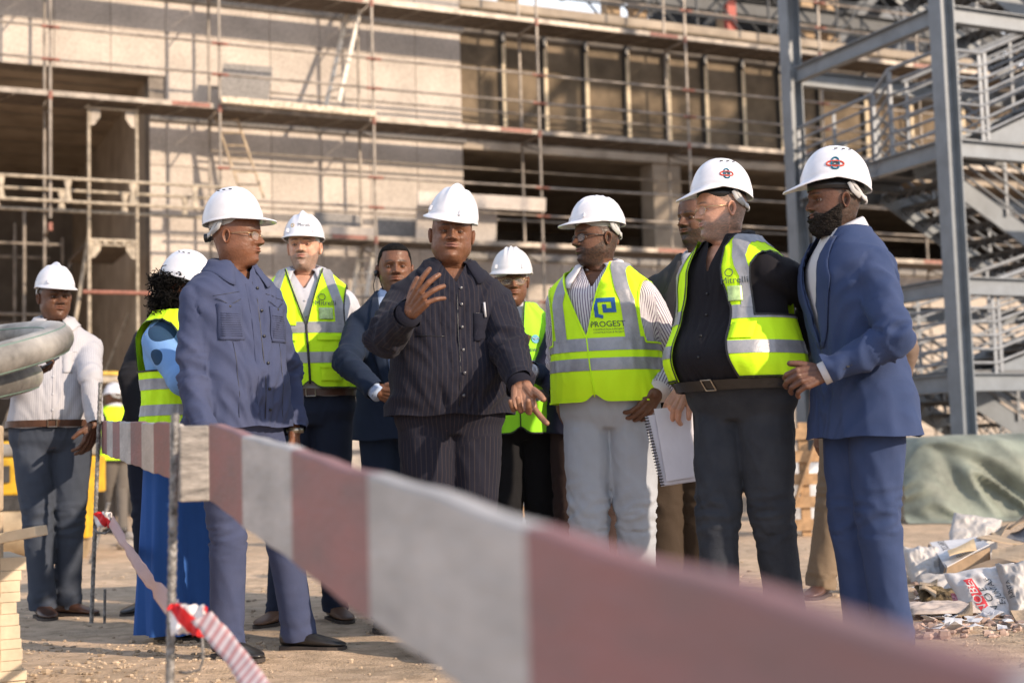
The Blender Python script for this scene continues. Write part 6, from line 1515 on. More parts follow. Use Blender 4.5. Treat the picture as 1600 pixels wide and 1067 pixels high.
# --- man in the blue suit, right
p = Person('full bearded man in a bright blue suit and white helmet seen from his left side', 1304, 316, 5.18, yaw=-76, hyaw=-82, hip=1346, w=1.03, belly=.0, skin=(.115, .052, .032), pyaw=-72, pitch=1)
p.set_arm(1, (1290, 520, 'b'), (1268, 588, 'b')); p.set_arm(-1, (1402, 528, 'f'), (1288, 583, 'f'))
p.set_leg(1, 1352, .06, toe=-70); p.set_leg(-1, 1398, -.05, toe=-60)
p.hands = {1: dict(dir=(-.85, -.1, -.35), palm=(.3, -.8, 0), curl=(35, 40, 20)), -1: dict(dir=(-.95, -.15, -.20), palm=(.1, .85, -.35), curl=(42, 48, 25), thumb=(28, 0), sc=1.05)}
p.body(beard='full', stub=1.0, lip=1.1, nose=1.05)
p.hair_shell(mat('curly_beard', (.016, .012, .010), .8, var=.4, scale=120, bump=1, bscale=170, spec=.2), off=.014, mask='beard', thr=.62, noise=.007, name='beard')
BLUE = fabric('bright_blue_suit', (.026, .047, .118), weave=.2, fade=(.040, .056, .118))
mb = MB(); mb.loft(p.rings(1.0*p.k, 1.53*p.k, 24, 48, .008)); mb.build('shirt', WHITE, p.root, smooth=True); p.bvh = None; p.collar(WHITE, open_=.46, tip=.045, flap=.036, rad=.0, back=1.578, goff=-.03, out=.016)
p.trousers(BLUE, r=(.106, .096, .077, .069, .066), amp=.009); p.top('jacket', BLUE, hem=.79, off=.026, r=(.067, .064, .058, .054, .047), V=(1.10, .075), amp=.024, tamp=.012, flare=.10)
p.collar(BLUE, rad=.016, open_=.95, tip=.03, flap=.050, back=1.540, name='jacket_collar'); p.lapels(BLUE, 1.10, xt=.070, wid=.082); p.cuff(-1, WHITE, r=.040, out=.020); p.shoes(LEATH_B)
q = p.arms[-1]; dd = (q[2]-q[1]).normalized(); up_ = Vector((0, -1, -.55)).normalized()
for j in range(4): c = q[2]-dd*(.035+.016*j)+Vector((0, -1, 0)).normalized()*.045+Vector((0, 0, -.012)); MB().tube([c, c+Vector((0, -.004, 0))], .0062, 10).build('cuff_button', BLACKP, p.root)
p.helmet('smooth', rim=.176, tilt=4, curl=.020, drop=.014, sz=1.10, ht=.130, visor=.052); p.interlock(R(-72), .46, 1.35)
p.button(0, 1.06, r=.008)

# --- man behind the blue suit
p = Person('man in brown clothes almost hidden behind the bright blue suit', 1346, 405, 7.4, yaw=8, hyaw=0, hip=1338, skin=DK2, kk=1.03)
p.set_arm(1, (1284, 600, 'b'), (1277, 684, 'f')); p.set_arm(-1, (1416, 545, 'f'), (1400, 618, 'b')); p.set_leg(1, 1284, -.05, toe=-30); p.set_leg(-1, 1345, .1)
p.hands = {1: dict(dir=(-.05, 0, -1), palm=(1, .3, 0), curl=(25, 35, 20))}
p.body(); TP = fabric('taupe_jacket', (.16, .115, .09), weave=.3); p.top('jacket', TP, hem=.86, off=.02, r=(.076, .07, .062, .056, .048)); p.trousers(fabric('khaki_brown_trousers', (.19, .14, .095), weave=.3), r=(.100, .092, .078, .074, .070), amp=.012); p.shoes(LEATH_BR)
bpy.data.scenes.remove(TMPS)
# ================================================================== THINGS IN THE YARD
def paint(name, c):
    return mat(name, c, .62, var=.16, scale=6, bump=.4, bscale=35, stretch=(.5, .5, 2.0), spec=.3, col2=tuple(x*.52+.06 for x in c))
PRED = paint('worn_red_paint', (.29, .135, .13)); PWHT = paint('worn_white_paint', (.50, .465, .44)); RAWW = mat('raw_plank_edge', (.46, .38, .30), .8, var=.25, scale=14)
def plank(name, label, A, B, h, t, cuts, cols, z_drop=None):
    """painted board between two top corners of its near face; cuts are fractions of its length"""
    A, B = Vector(A), Vector(B); d = B-A; n = Vector((-d.y, d.x, 0)).normalized()
    if n.y > 0 or n.x > 0: n = -n if (-n).x < 0 else n
    t_ = thing(name, label, 'barrier board', A-Vector((0, 0, h)), 'red and white barrier boards')
    cs = [0]+cuts+[1]; rg_ = random.Random(3)
    for i in range(len(cs)-1):
        a, b = cs[i], cs[i+1]; m = 12 if b-a > .1 else 3; rings = []
        for q in np.linspace(a, b, m):
            p = A+d*q; w = .0022*math.sin(q*23)+.0015*math.sin(q*61); c = .004
            pr = [(0, -h+c), (0, -c), (c, 0), (t-c, 0), (t, -c), (t, -h+c), (t-c, -h), (c, -h)]
            rings.append([p-n*(x) + Vector((0, 0, z+w)) for x, z in pr])
        MB().loft(rings).build('painted_band', cols[i], t_)
    return t_
YP = lambda px: .476/(.343+(px-800)/2200)
pA = P(326, 662, YP(326)); pB = P(820, 820, YP(820)); dr = (pB-pA)/(pB.y-pA.y); pE = pA+dr*(.50-pA.y); Lp = pE.y-pA.y
fr_ = lambda px: (YP(px)-pA.y)/Lp
plank('barrier_board', 'long red and white painted plank crossing the whole foreground', pA, pE, .205, .032, [fr_(x) for x in (378, 455, 575, 820, 1560)], [PRED, PWHT, PRED, PWHT, PRED, PWHT])
qA = P(159, 658, 7.15); qB = P(272, 661, 4.02); q_ = lambda px: (lambda Y: (Y-qA.y)/(qB.y-qA.y))((lambda f: f)((lambda s_: (qA.x-s_*qA.y*0 if False else (qA.x-qA.y*(qB.x-qA.x)/(qB.y-qA.y))/((px-800)/2200-(qB.x-qA.x)/(qB.y-qA.y))))(0)))
plank('barrier_board', 'shorter red and white painted plank running from the far stake to the near stake', qA, qB, .165, .028, [q_(x) for x in (164, 173, 184, 201, 218, 237, 262)], [PRED, PWHT, PRED, PWHT, PRED, PWHT, PRED, PWHT])
bc = P(303, 724, 3.86); dn = Vector((-.343, 1, 0)).normalized(); tag(MB().obox(bc+dn*.03, Vector((1, .343, 0)).normalized()*.040, dn*.05, Vector((0, 0, .103))).build('timber_block', mat('grey_weathered_timber', (.27, .245, .22), .85, var=.3, scale=12, stretch=(1, 1, 4), bump=.4), bevel=.006), 'weathered timber block joining the two barrier boards at the near stake', 'block')
REB = mat('grey_rebar', (.23, .22, .21), .55, metal=.4, var=.4, scale=40, bump=.8, bscale=90)
def stake(label, top, bot, r):
    pts = [Vector(top).lerp(Vector(bot), t) for t in np.linspace(0, 1, 90)]; rr = [r*(1.12 if i % 2 else .94) for i in range(90)]
    return tag(MB().tube(pts, rr, 8).build('rebar_stake', REB, smooth=True), label, 'stake', 'rebar stakes carrying the barrier')
b_ = G(268, 3.66); stake('tall steel rebar stake in the near left foreground with tape around it', P(274, 645, 3.66), (b_.x-.012, b_.y, -.12), .0112)
b_ = G(142, 7.05); stake('dark speckled rebar stake leaning beside the far left man', P(157, 597, 7.05), (b_.x, b_.y, -.06), .0105)
b_ = G(163, 7.0); stake('short rebar stub sticking out of the ground by the leaning stake', P(164, 920, 7.0), (b_.x, b_.y, -.06), .007)
b_ = G(168, 12); stake('thin grey steel bar standing near the distant man', P(170, 785, 11.5), (b_.x, 11.5, -.02), .016)
TAPE = fabric('barrier_tape', (.74, .70, .69), stripes=7.0, scol=(.62, .030, .035), duty=.5, soft=.03, rough=.4, weave=.05, sheen=0, var=.02)
TAPE2 = fabric('faded_barrier_tape', (.60, .50, .48), stripes=24.0, scol=(.47, .24, .23), duty=.5, soft=.06, rough=.4, weave=.05, sheen=0, var=.05)
_b = TAPE.node_tree.nodes['Principled BSDF']; _b.inputs['Transmission Weight'].default_value = 0
def ribbon(name, label, pts, wv, parent=None, seed=0, slope=1.0, sag=0, n=60, grp='red and white barrier tape'):
    P_ = [Vector(p) for p in pts]; tt = np.linspace(0, len(P_)-1, n); V = []; FB_ = []; s_ = 0; prev = None
    for t in tt:
        i = min(int(t), len(P_)-2); c = P_[i].lerp(P_[i+1], t-i); c.z -= sag*math.sin(math.pi*t/(len(P_)-1)); 
        if prev is not None: s_ += (c-prev).length
        prev = c.copy(); tw = (.18 if name == 'trailing_end' else .5)*math.sin(t*5+seed)+(.06 if name == 'trailing_end' else .25)*math.sin(t*13+seed); w = (wv*math.cos(tw)+Vector((0, -1, 0))*wv.length*math.sin(tw)); 
        for j, a in enumerate(np.linspace(-1, 1, 5)): V.append(c+w*a+Vector((0, .002*math.sin(a*4+t*9), 0))); FB_.append((s_+a*wv.length*slope, a, 0))
    f = [(i*5+j, i*5+j+1, (i+1)*5+j+1, (i+1)*5+j) for i in range(n-1) for j in range(4)]
    me = bpy.data.meshes.new(name); o = bpy.data.objects.new(name, me); COL.objects.link(o)
    off = wloc(parent) if parent else Vector((0, 0, 0)); me.from_pydata([tuple(v-off) for v in V], [], f); me.materials.append(TAPE2 if 'trail' in name or name == 'strip' else TAPE); me.shade_smooth()
    at = me.attributes.new('fab', 'FLOAT_VECTOR', 'POINT'); at.data.foreach_set('vector', np.array(FB_, dtype=np.float32).ravel())
    b = o.modifiers.new('solid', 'SOLIDIFY'); b.thickness = .0006
    if parent: o.parent = parent
    elif label: tag(o, label, 'tape', grp)
    return o
tp = thing('barrier_tape', 'red and white plastic tape wound round the near stake and trailing to the bottom', 'tape', P(284, 968, 3.6), 'red and white barrier tape')
ribbon('wrap', None, [P(264, 968, 3.645), P(285, 966, 3.60), P(318, 970, 3.58), P(322, 972, 3.62)], Vector((0, .004, .040)), tp, 2, slope=1.2, n=24)
ribbon('trailing_end', None, [P(314, 962, 3.57), P(335, 985, 3.50), P(372, 1030, 3.36), P(420, 1100, 3.1), P(470, 1190, 2.8)], Vector((.026, 0, .012)), tp, 5, slope=1.0, n=50)
tf = thing('barrier_tape', 'thin twisted red and white tape sagging from the leaning stake to the near stake', 'tape', P(160, 812, 7.0), 'red and white barrier tape')
ribbon('wrap', None, [P(148, 812, 7.03), P(160, 811, 6.98), P(172, 812, 6.98), P(175, 813, 7.0)], Vector((0, .003, .040)), tf, 1, slope=1.2, n=20)
ribbon('strip', None, [P(173, 812, 6.99), P(200, 858, 6.2), P(232, 905, 5.2), P(268, 948, 3.70), P(290, 962, 3.64)], Vector((.012, 0, .022)), tf, 3, slope=.4, n=110)
wr = MB(); wr.tube([P(316, 990, 3.75), P(317, 1030, 3.75), P(312, 1046, 3.75), P(290, 1051, 3.75), P(280, 1049, 3.78)], .004, 6); tag(wr.build('wire_hook', REB, smooth=True), 'bent wire hook hanging below the taped stake', 'wire')
MB_ = MB(); MB_.tube([P(148, 826, 7.02), P(152, 832, 7.0), P(165, 833, 6.98), P(172, 828, 7.0), P(174, 818, 7.02)], .006, 6); tag(MB_.build('wire_hook', REB, smooth=True), 'twisted wire under the tape on the leaning stake', 'wire')

# --- stack of cream boards
CRB = mat('cream_board', (.56, .465, .335), .7, var=.12, scale=6, bump=.2, bscale=40)
st = thing('board_stack', 'stack of cream coloured boards at the left edge of the foreground', 'boards', G(10, 4.7), 'stacked cream boards')
rg = random.Random(21); c0 = G(40, 4.95); z = 0.0; dv = Vector((math.cos(R(28)), math.sin(R(28)), 0)); nv = Vector((dv.y, -dv.x, 0))
k = 0
while z < .455:
    t = rg.choice([.034, .040, .046]); e = rg.uniform(-.009, .009)-.018*math.sin(z*9)+(-.015*(z/.45)); a = R(rg.uniform(-1.2, 1.2)); d2 = (dv+nv*math.sin(a)).normalized(); n2 = Vector((d2.y, -d2.x, 0))
    c = c0-d2*(.62-e)-n2*(.20-rg.uniform(0, .015)); MB().obox(c+Vector((0, 0, z+t/2+.003)), d2*.62, n2*.20, Vector((0, 0, t/2-.0004))).build('board', CRB, st, bevel=.002); z += t; k += 1
d2 = Vector((1, .10, .17)).normalized(); MB().obox(c0-dv*.18+Vector((.02, -.12, z+.055)), d2*.26, Vector((0, .06, 0)), Vector((-.17, 0, 1)).normalized()*.017).build('board', CRB, st, bevel=.003)

# --- plastic pipe coil
HD = mat('dusty_black_pipe', (.34, .32, .29), .42, var=.36, scale=3.2, bump=.1, spec=.4); HDG = mat('pipe_green_stripe', (.13, .21, .17), .5)
pc = thing('pipe_coil', 'coil of thick dusty black plastic pipe with green stripes at the far left', 'pipe', P(-180, 640, 4.6))
def loop(px, py, Y0, Rr, tz, ty, r, a0, a1, nm):
    c = P(px, py, Y0); pts = []
    for a in np.linspace(a0, a1, 70): pts.append(c+Vector((math.cos(a)*Rr, math.sin(a)*Rr, math.cos(a)*Rr*tz+math.sin(a)*Rr*ty+.0*a)))
    o = MB().tube(pts, r, 22).build(nm, HD, pc, smooth=True)
    for ph in (-.95, .9, 2.4):
        q = []
        for i, p in enumerate(pts):
            a = a0+(a1-a0)*i/69; rad_ = Vector((math.cos(a), math.sin(a), math.cos(a)*tz+math.sin(a)*ty)).normalized(); up = Vector((-tz, -ty, 1)).normalized(); q.append(p+(rad_*math.cos(ph)+up*math.sin(ph))*(r*.985))
        MB().tube(q, [(.0035, .0015)]*70, 6, flat=(0, 0, 1)).build('stripe', HDG, o, smooth=True)
loop(-208, 582, 4.62, .60, .13, .22, .052, -2.4, 2.6, 'pipe_loop'); loop(-255, 640, 4.66, .60, .14, .14, .050, -2.4, 2.6, 'pipe_loop')
for k in range(3):
    tag(MB().obox(P(-190, 640, 4.6)+Vector((-.05, 0, -.20-.30*k)), (.34, 0, 0), (0, .34, 0), (0, 0, .149)).build('crate', OLDW, bevel=.01), ['topmost', 'middle', 'lowest'][k]+' wooden crate of the three under the pipe coil beyond the left edge', 'crate', 'crates under the pipe coil')

# --- yellow roller behind the far left man
YP_ = mat('yellow_machine_paint', (.62, .36, .015), .4, var=.18, scale=7, spec=.5); DRUM = mat('dusty_steel_drum', (.46, .35, .22), .6, metal=.2, var=.2, scale=5); DKM = mat('dark_machine_steel', (.05, .045, .04), .6, var=.3, scale=9)
rc = G(66, 12.2); rl = thing('road_roller', 'small yellow tandem road roller standing behind the far left man', 'roller', rc)
for dy, in ((0.0,), (1.15,)):
    c = rc+Vector((-.334*dy, dy, .28)); d = MB(); d.tube([c+Vector((-.36, 0, 0)), c+Vector((-.352, 0, 0)), c+Vector((.352, 0, 0)), c+Vector((.36, 0, 0))], [.27, .28, .28, .27], 40); d.build('drum', DRUM, rl, smooth=True, auto=40)
    for s_ in (-1, 1): MB().obox(c+Vector((s_*.40, 0, .14)), (.022, 0, 0), (0, .12, 0), (0, 0, .24)).build('yoke', YP_, rl, bevel=.008)
    MB().obox(c+Vector((0, -.22 if dy == 0 else .22, .20)), (.40, 0, 0), (0, .03, 0), (0, 0, .05)).build('scraper_beam', DKM, rl, bevel=.005)
MB().obox(rc+Vector((0, .10, .72)), (.42, 0, 0), (0, .36, 0), (0, 0, .16)).build('front_body', YP_, rl, bevel=.02)
MB().obox(rc+Vector((-.24, -.272, .74)), (.055, 0, 0), (0, .012, 0), (0, 0, .07)).build('opening', DKM, rl)
MB().obox(rc+Vector((.24, -.272, .74)), (.055, 0, 0), (0, .012, 0), (0, 0, .07)).build('opening', DKM, rl)
MB().obox(rc+Vector((0, -.20, .545)), (.36, 0, 0), (0, .05, 0), (0, 0, .028)).build('tow_bar', DKM, rl, bevel=.006)
MB().obox(rc+Vector((0, .05, .94)), (.38, 0, 0), (0, .30, 0), (0, 0, .055)).build('hood', mat('grey_hood', (.27, .25, .22), .6), rl, bevel=.03)
MB().obox(rc+Vector((-.40, 1.1, .80)), (.36, 0, 0), (0, .40, 0), (0, 0, .24)).build('rear_body', YP_, rl, bevel=.02)
MB().obox(rc+Vector((-.2, .65, 1.02)), (.22, 0, 0), (0, .2, 0), (0, 0, .06)).build('seat', DKM, rl, bevel=.03)
MB().tube([rc+Vector((-.13, .38, 1.15)), rc+Vector((0, .30, 1.2)), rc+Vector((.13, .38, 1.15))], .014, 8).build('steering_bar', DKM, rl)
MB().tube([rc+Vector((0, .33, .95)), rc+Vector((0, .33, 1.18))], .02, 8).build('steering_column', DKM, rl)
for s_ in (-.12, .12): MB().tube([rc+Vector((s_-.14, -.285, .62)), rc+Vector((s_-.14, -.285, .645))], .018, 10).build('bolt', DKM, rl)
# grey kerb pieces and rubble behind the distant man
RUB = mat('rubble', (.33, .30, .27), .9, var=.3, scale=10)
for i, (px, Yd, r, lb) in enumerate([(212, 14, .16, 'large grey rubble lump beyond the tape'), (196, 13.4, .10, 'small grey rubble lump beside the distant man'), (228, 14.4, .12, 'grey rubble lump right of the large one')]):
    q = G(px, Yd); mb = MB(); rock(mb, (q.x, q.y, r*.4), r, 40+i, 10); tag(mb.build('rubble_lump', RUB, smooth=True, auto=40), lb, 'rubble', 'rubble lumps behind the tape')

# --- rubbish pile at right
CB = mat('cardboard', (.36, .27, .18), .85, var=.15, scale=7, bump=.15, bscale=60); CBI = mat('cardboard_inside', (.27, .19, .12), .9, var=.15, scale=9)
CBW = mat('printed_white_card', (.60, .60, .62), .6, var=.08, scale=14); GRYC = mat('grey_printed_card', (.13, .135, .15), .6, var=.2, scale=10); PLA = mat('dirty_film', (.42, .395, .375), .5, var=.10, scale=3, bump=.35, bscale=26, spec=.6); INKD = mat('box_ink', (.05, .05, .06), .7)
def flat_text(txt, o, xd, yd, size, m, parent, f=None):
    cu = bpy.data.curves.new('t', 'FONT'); cu.body = txt; cu.size = size; cu.align_x = 'LEFT'; cu.align_y = 'BOTTOM'; cu.resolution_u = 2
    ob = bpy.data.objects.new('t', cu); COL.objects.link(ob); dg = bpy.context.evaluated_depsgraph_get(); me = bpy.data.meshes.new_from_object(ob.evaluated_get(dg))
    mb = MB(); o, xd, yd = Vector(o), Vector(xd), Vector(yd); mb.v = [tuple(f(q.co.x, q.co.y)) if f else tuple(o+xd*q.co.x+yd*q.co.y) for q in me.vertices]; mb.f = [tuple(p.vertices) for p in me.polygons]
    bpy.data.objects.remove(ob); return mb.build('lettering', m, parent)
def sheetq(mb, a, b, c, d, t=.004, n=6, bend=.01, seed=0):
    """card panel through four corners, slightly buckled, with thickness"""
    a, b, c, d = map(Vector, (a, b, c, d)); nr = (b-a).cross(d-a).normalized(); top = []; bot = []
    for i in range(n+1):
        r1, r2 = [], []
        for j in range(n+1):
            u, v = i/n, j/n; p = (a*(1-u)+b*u)*(1-v)+(d*(1-u)+c*u)*v; o = bend*math.sin(u*3.1+seed)*math.sin(v*2.6+seed*2); r1.append(p+nr*(o+t/2)); r2.append(p+nr*(o-t/2))
        top.append(r1); bot.append(r2)
    mb.grid(top); mb.grid([r[::-1] for r in bot])
    e1 = [top[i][0] for i in range(n+1)]+[top[n][j] for j in range(1, n+1)]+[top[i][n] for i in range(n-1, -1, -1)]+[top[0][j] for j in range(n-1, 0, -1)]
    e2 = [bot[i][0] for i in range(n+1)]+[bot[n][j] for j in range(1, n+1)]+[bot[i][n] for i in range(n-1, -1, -1)]+[bot[0][j] for j in range(n-1, 0, -1)]
    mb.loft([e2, e1], cap=False); return mb
def Q(px, py, Y_): return P(px, py, Y_)
YB = 8.0
bx = thing('cardboard_box', 'crushed open cardboard box with white printed top and dark lettering on the rubbish pile', 'box', G(1500, YB), 'rubbish at the right edge')
A_, B_, C_, D_ = Q(1453, 850, YB+.3), Q(1477, 884, YB-.25), Q(1547, 853, YB-.1), Q(1527, 836, YB+.35)
sheetq(MB(), A_, B_, C_, D_, .005, seed=1, bend=.012).build('printed_lid', CBW, bx)
g1, g2 = Q(1474, 905, YB-.25), Q(1450, 893, YB+.2); g1.z = max(g1.z, .01); g2.z = max(g2.z, .01)
sheetq(MB(), A_, B_, g1, g2, .005, seed=2).build('side_panel', GRYC, bx)
g3 = G(1546, YB-.1, .02); sheetq(MB(), B_+Vector((0, .005, -.006)), C_+Vector((0, .005, -.006)), g3, g1, .005, seed=3, bend=.03).build('front_panel', CBI, bx)
sheetq(MB(), Q(1480, 858, YB-.1), Q(1484, 870, YB-.3), Q(1526, 858, YB-.2), Q(1522, 842, YB-.0), .004, seed=2, bend=.01).build('label_flap', mat('pale_tan_card', (.62, .46, .27), .8, var=.1), bx)
sheetq(MB(), Q(1525, 842, YB+.2), Q(1549, 842, YB+.1), Q(1600, 850, YB+.2), Q(1560, 836, YB+.6), .006, seed=5).build('flap', CB, bx)
xd = (B_-A_).normalized(); yd = (D_-A_).normalized(); nn = xd.cross(yd).normalized()*.0175; nn = nn if nn.z > 0 else -nn
flat_text('ORFCOL', A_+yd*.03+xd*.015+nn*.7, -xd*-1, yd, .062, INKD, bx)
for j in range(9): q = B_.lerp(C_, .30+.045*j)-xd*.015+nn*.55; MB().beam(q, q-xd*(.07+.02*(j % 3)), .004, .0006, nn).build('print_line', INKD, bx)
def pillow(name, label, cat, c, ax, ay, h, m, seed, grp='rubbish at the right edge', n=40, crump=.2):
    c, ax, ay = Vector(c), Vector(ax), Vector(ay); up = ax.cross(ay).normalized(); up = up if up.z > -.2 else -up
    def S(u, v, side=1, lift=0):
        r = min(1, math.hypot(u, v)); e = (1-max(abs(u), abs(v))**3)**.5 if max(abs(u), abs(v)) < 1 else 0
        q = np.array([[u*1.7+seed, v*1.7, side*2.0]]); nz = float(fbm(q, 3)[0]); rid = 1-abs(float(noise3(q*1.2+4)[0]))*4+.25*(1-abs(float(noise3(q*3.1+9)[0]))*5)
        edge = 1+.10*float(noise3(np.array([[u*2.5, v*2.5, seed]]))[0])
        p = c+ax*(u*edge)+ay*(v*edge)+up*side*(h*e*(1+nz*.8)+crump*.03*max(-1, rid)*e+lift); p.z = max(p.z, .006); return p
    g = np.linspace(-1, 1, n); mb = MB(); mb.grid([[S(u, v, 1) for v in g] for u in g]); mb.grid([[S(u, v, -.35) for v in g[::-1]] for u in g])
    o = mb.build(name, m, smooth=True); tag(o, label, cat, grp); return o, S
BAGW = mat('white_paper_sack', (.60, .58, .58), .6, var=.10, scale=5, bump=.15, bscale=30, spec=.4); BAGR = mat('sack_red', (.60, .05, .06), .6)
cb = Q(1556, 932, 6.35); o_, S_ = pillow('cement_sack', 'white printed sack with red and black letters lying crumpled on the rubbish pile', 'sack', cb, Vector((.150, -.03, .02)), Vector((-.035, .10, .115)), .045, BAGW, 2.3, crump=.12)
def smap(u0, v0, ang, sc):
    ca, sa = math.cos(R(ang)), math.sin(R(ang)); return lambda x, y: S_(u0+(x*ca-y*sa)/.15*sc, v0+(x*sa+y*ca)/.155*sc, 1, .003)
mbr = MB(); fr2 = smap(-.42, -.72, 76, 1); mbr.grid([[S_(*(u, v), 1, .0015) for v in np.linspace(-.70, .55, 12)] for u in np.linspace(-.68, -.40, 6)]); mbr.build('red_print', BAGR, o_, smooth=True)
flat_text('NOBE', (0, 0, 0), (1, 0, 0), (0, 0, 1), .052, BAGW, o_, f=lambda x, y: S_(-.40-y/.15, -.66+x/.155*1.25, 1, .004))
flat_text('N O E', (0, 0, 0), (1, 0, 0), (0, 0, 1), .046, INK, o_, f=lambda x, y: S_(-.12-y/.15, -.70+x/.155*1.2, 1, .004))
flat_text('E-JUNTAS', (0, 0, 0), (1, 0, 0), (0, 0, 1), .034, INK, o_, f=lambda x, y: S_(.12-y/.15, -.45+x/.155*1.0, 1, .004))
flat_text('NDUR', (0, 0, 0), (1, 0, 0), (0, 0, 1), .030, INK, o_, f=lambda x, y: S_(.34-y/.15, -.85+x/.155*1.0, 1, .004))
o2, S2 = pillow('cement_sack', 'second crumpled clear and white sack at the right edge with orange scrap', 'sack', Q(1604, 925, 6.3), Vector((.10, .0, .0)), Vector((0, .09, .12)), .05, PLA, 7.7)
flat_text('JUNTA', (0, 0, 0), (1, 0, 0), (0, 0, 1), .03, INK, o2, f=lambda x, y: S2(-.75-y/.15, -.30+x/.155, 1, .004))
pillow('orange_scrap', 'small orange plastic scrap on top of the second sack', 'scrap', Q(1570, 889, 6.4), Vector((.022, 0, 0)), Vector((0, .02, .015)), .008, mat('orange_plastic', (.75, .22, .03), .5), 1, n=8)
pillow('film_bundle', 'translucent grey plastic film standing up behind the printed box', 'plastic film', Q(1522, 838, 9.0), Vector((.15, 0, -.03)), Vector((.06, .09, .12)), .04, PLA, 3)
pillow('film_bundle', 'crumpled clear plastic bag left of the printed box beside the blue trousers', 'plastic film', Q(1446, 886, 8.0), Vector((.11, 0, 0)), Vector((0, .12, .09)), .06, PLA, 5)
pillow('film_bundle', 'flattened grey film under the printed box', 'plastic film', Q(1490, 918, 7.0), Vector((.16, 0, 0)), Vector((0, .10, .05)), .03, PLA, 9)
pillow('film_bundle', 'dirty pale film lying on the sand below the white sack', 'plastic film', Q(1470, 950, 6.3), Vector((.15, 0, 0)), Vector((0, .10, .012)), .018, mat('dusty_film', (.50, .42, .37), .6, var=.2), 12)
pillow('glass_wool_scrap', 'brown mottled fibre lump with a red tipped end between the box and the sack', 'scrap', Q(1468, 931, 6.7), Vector((.10, 0, -.012)), Vector((0, .05, .03)), .028, mat('brown_fibre', (.15, .11, .06), .95, var=.5, scale=25, bump=1, bscale=60), 15)
pillow('red_wrapper', 'red and pink wrapper next to the brown fibre lump', 'wrapper', Q(1499, 938, 6.55), Vector((.030, 0, 0)), Vector((0, .03, .03)), .01, mat('crimson_wrap', (.45, .03, .07), .5, col2=(.7, .4, .45), scale=22), 16)
def card(label, pts, m, seed, nm='cardboard_sheet'):
    return tag(sheetq(MB(), *pts, .006, seed=seed, bend=.02).build(nm, m), label, 'cardboard', 'rubbish at the right edge')
card('folded brown cardboard sheet leaning up behind the printed box at right', [Q(1537, 828, 9.2), Q(1560, 840, 8.8), Q(1578, 822, 9.0), Q(1563, 816, 9.4)], CB, 1)
card('long brown cardboard strip rising to the right edge', [Q(1563, 826, 9.3), Q(1580, 830, 9.1), Q(1612, 810, 9.2), Q(1606, 802, 9.4)], CBI, 2)
card('dark grey printed card with a white stripe at the right edge', [Q(1570, 842, 8.8), Q(1604, 848, 8.6), Q(1606, 818, 9.2), Q(1580, 833, 9.3)], GRYC, 3)
card('flat pale cardboard slab right of the printed box', [Q(1551, 855, 7.9), Q(1550, 882, 7.5), Q(1612, 872, 7.6), Q(1612, 852, 8.1)], CB, 4)
card('brown cardboard under the white sack', [Q(1500, 902, 7.0), Q(1520, 915, 6.7), Q(1590, 880, 7.0), Q(1560, 872, 7.5)], CBI, 5)
card('brown cardboard corner at the right edge below the white sack', [Q(1578, 955, 6.0), Q(1604, 985, 5.8), Q(1625, 965, 5.9), Q(1610, 950, 6.2)], CB, 6)
card('grey brown cardboard scrap left of the brown fibre lump', [Q(1436, 925, 6.6), Q(1462, 930, 6.5), Q(1465, 908, 7.0), Q(1438, 903, 7.2)], CB, 7)
card('olive cardboard flap below the brown fibre lump', [Q(1492, 960, 6.1), Q(1520, 962, 6.1), Q(1518, 940, 6.4), Q(1500, 943, 6.4)], CB, 8)
mb = MB(); rg = random.Random(31)
for i in range(500):
    Yd = rg.uniform(5.6, 9.0); px = rg.uniform(1425, 1640); q = G(px, Yd); r = rg.choice([.008, .012, .02, .03])*rg.uniform(.6, 1.3); rock(mb, (q.x, q.y, r*.3), r, 700+i, 5)
tag(mb.build('crumbled_rubble', mat('pinkish_rubble', (.45, .32, .26), .95, var=.3, scale=9)), kind='stuff', label='crumbled pinkish rubble and paper shreds around the rubbish pile')
mb = MB()
for i in range(160):
    Yd = rg.uniform(5.7, 8.6); px = rg.uniform(1430, 1620); q = G(px, Yd); s_ = rg.uniform(.012, .04); a = rg.uniform(0, 6.3); u = Vector((math.cos(a), math.sin(a), rg.uniform(-.3, .3)))*s_; v = Vector((-math.sin(a), math.cos(a), rg.uniform(-.3, .8)))*s_*.7; q = Vector((q.x, q.y, .025)); sheetq(mb, q-u-v, q+u-v, q+u+v, q-u+v, .0015, n=2, bend=.006, seed=i)
tag(mb.build('paper_scraps', CBW), kind='stuff', label='torn paper scraps littering the rubbish pile')

# --- things held in hands
def held(i, sd, a, b, c): W, X_, Y2, Z_, q = PL[i].hf[sd]; return W+X_*(a*q)+Y2*(b*q)+Z_*(c*q), X_, Y2, Z_
c, X_, Y2, Z_ = held(0, 1, .105, .012, -.022); ph = thing('phone', 'black phone in the raised hand of the far left man', 'phone', c); u = (X_*.25+Y2).normalized(); w_ = X_.cross(Z_).normalized()
MB().obox(c, X_*.036, u.cross(X_).normalized()*.0045, X_.cross(u.cross(X_)).normalized()*.074).build('case', BLACKP, ph, bevel=.003)
MB().obox(c+u.cross(X_).normalized()*.0052, X_*.031, u.cross(X_).normalized()*.0005, X_.cross(u.cross(X_)).normalized()*.068).build('screen', mat('phone_glass', (.02, .02, .025), .08), ph)
c, X_, Y2, Z_ = held(6, 1, .115, .035, -.03); cmr = thing('phone', 'black phone with a shiny edge in the hand of the bareheaded man', 'phone', c)
MB().obox(c, X_*.022, Y2*.040, Z_*.010).build('case', BLACKP, cmr, bevel=.005); MB().tube([c+X_*.0+Z_*.010, c+Z_*.015], .012, 14).build('lens', METALB, cmr)
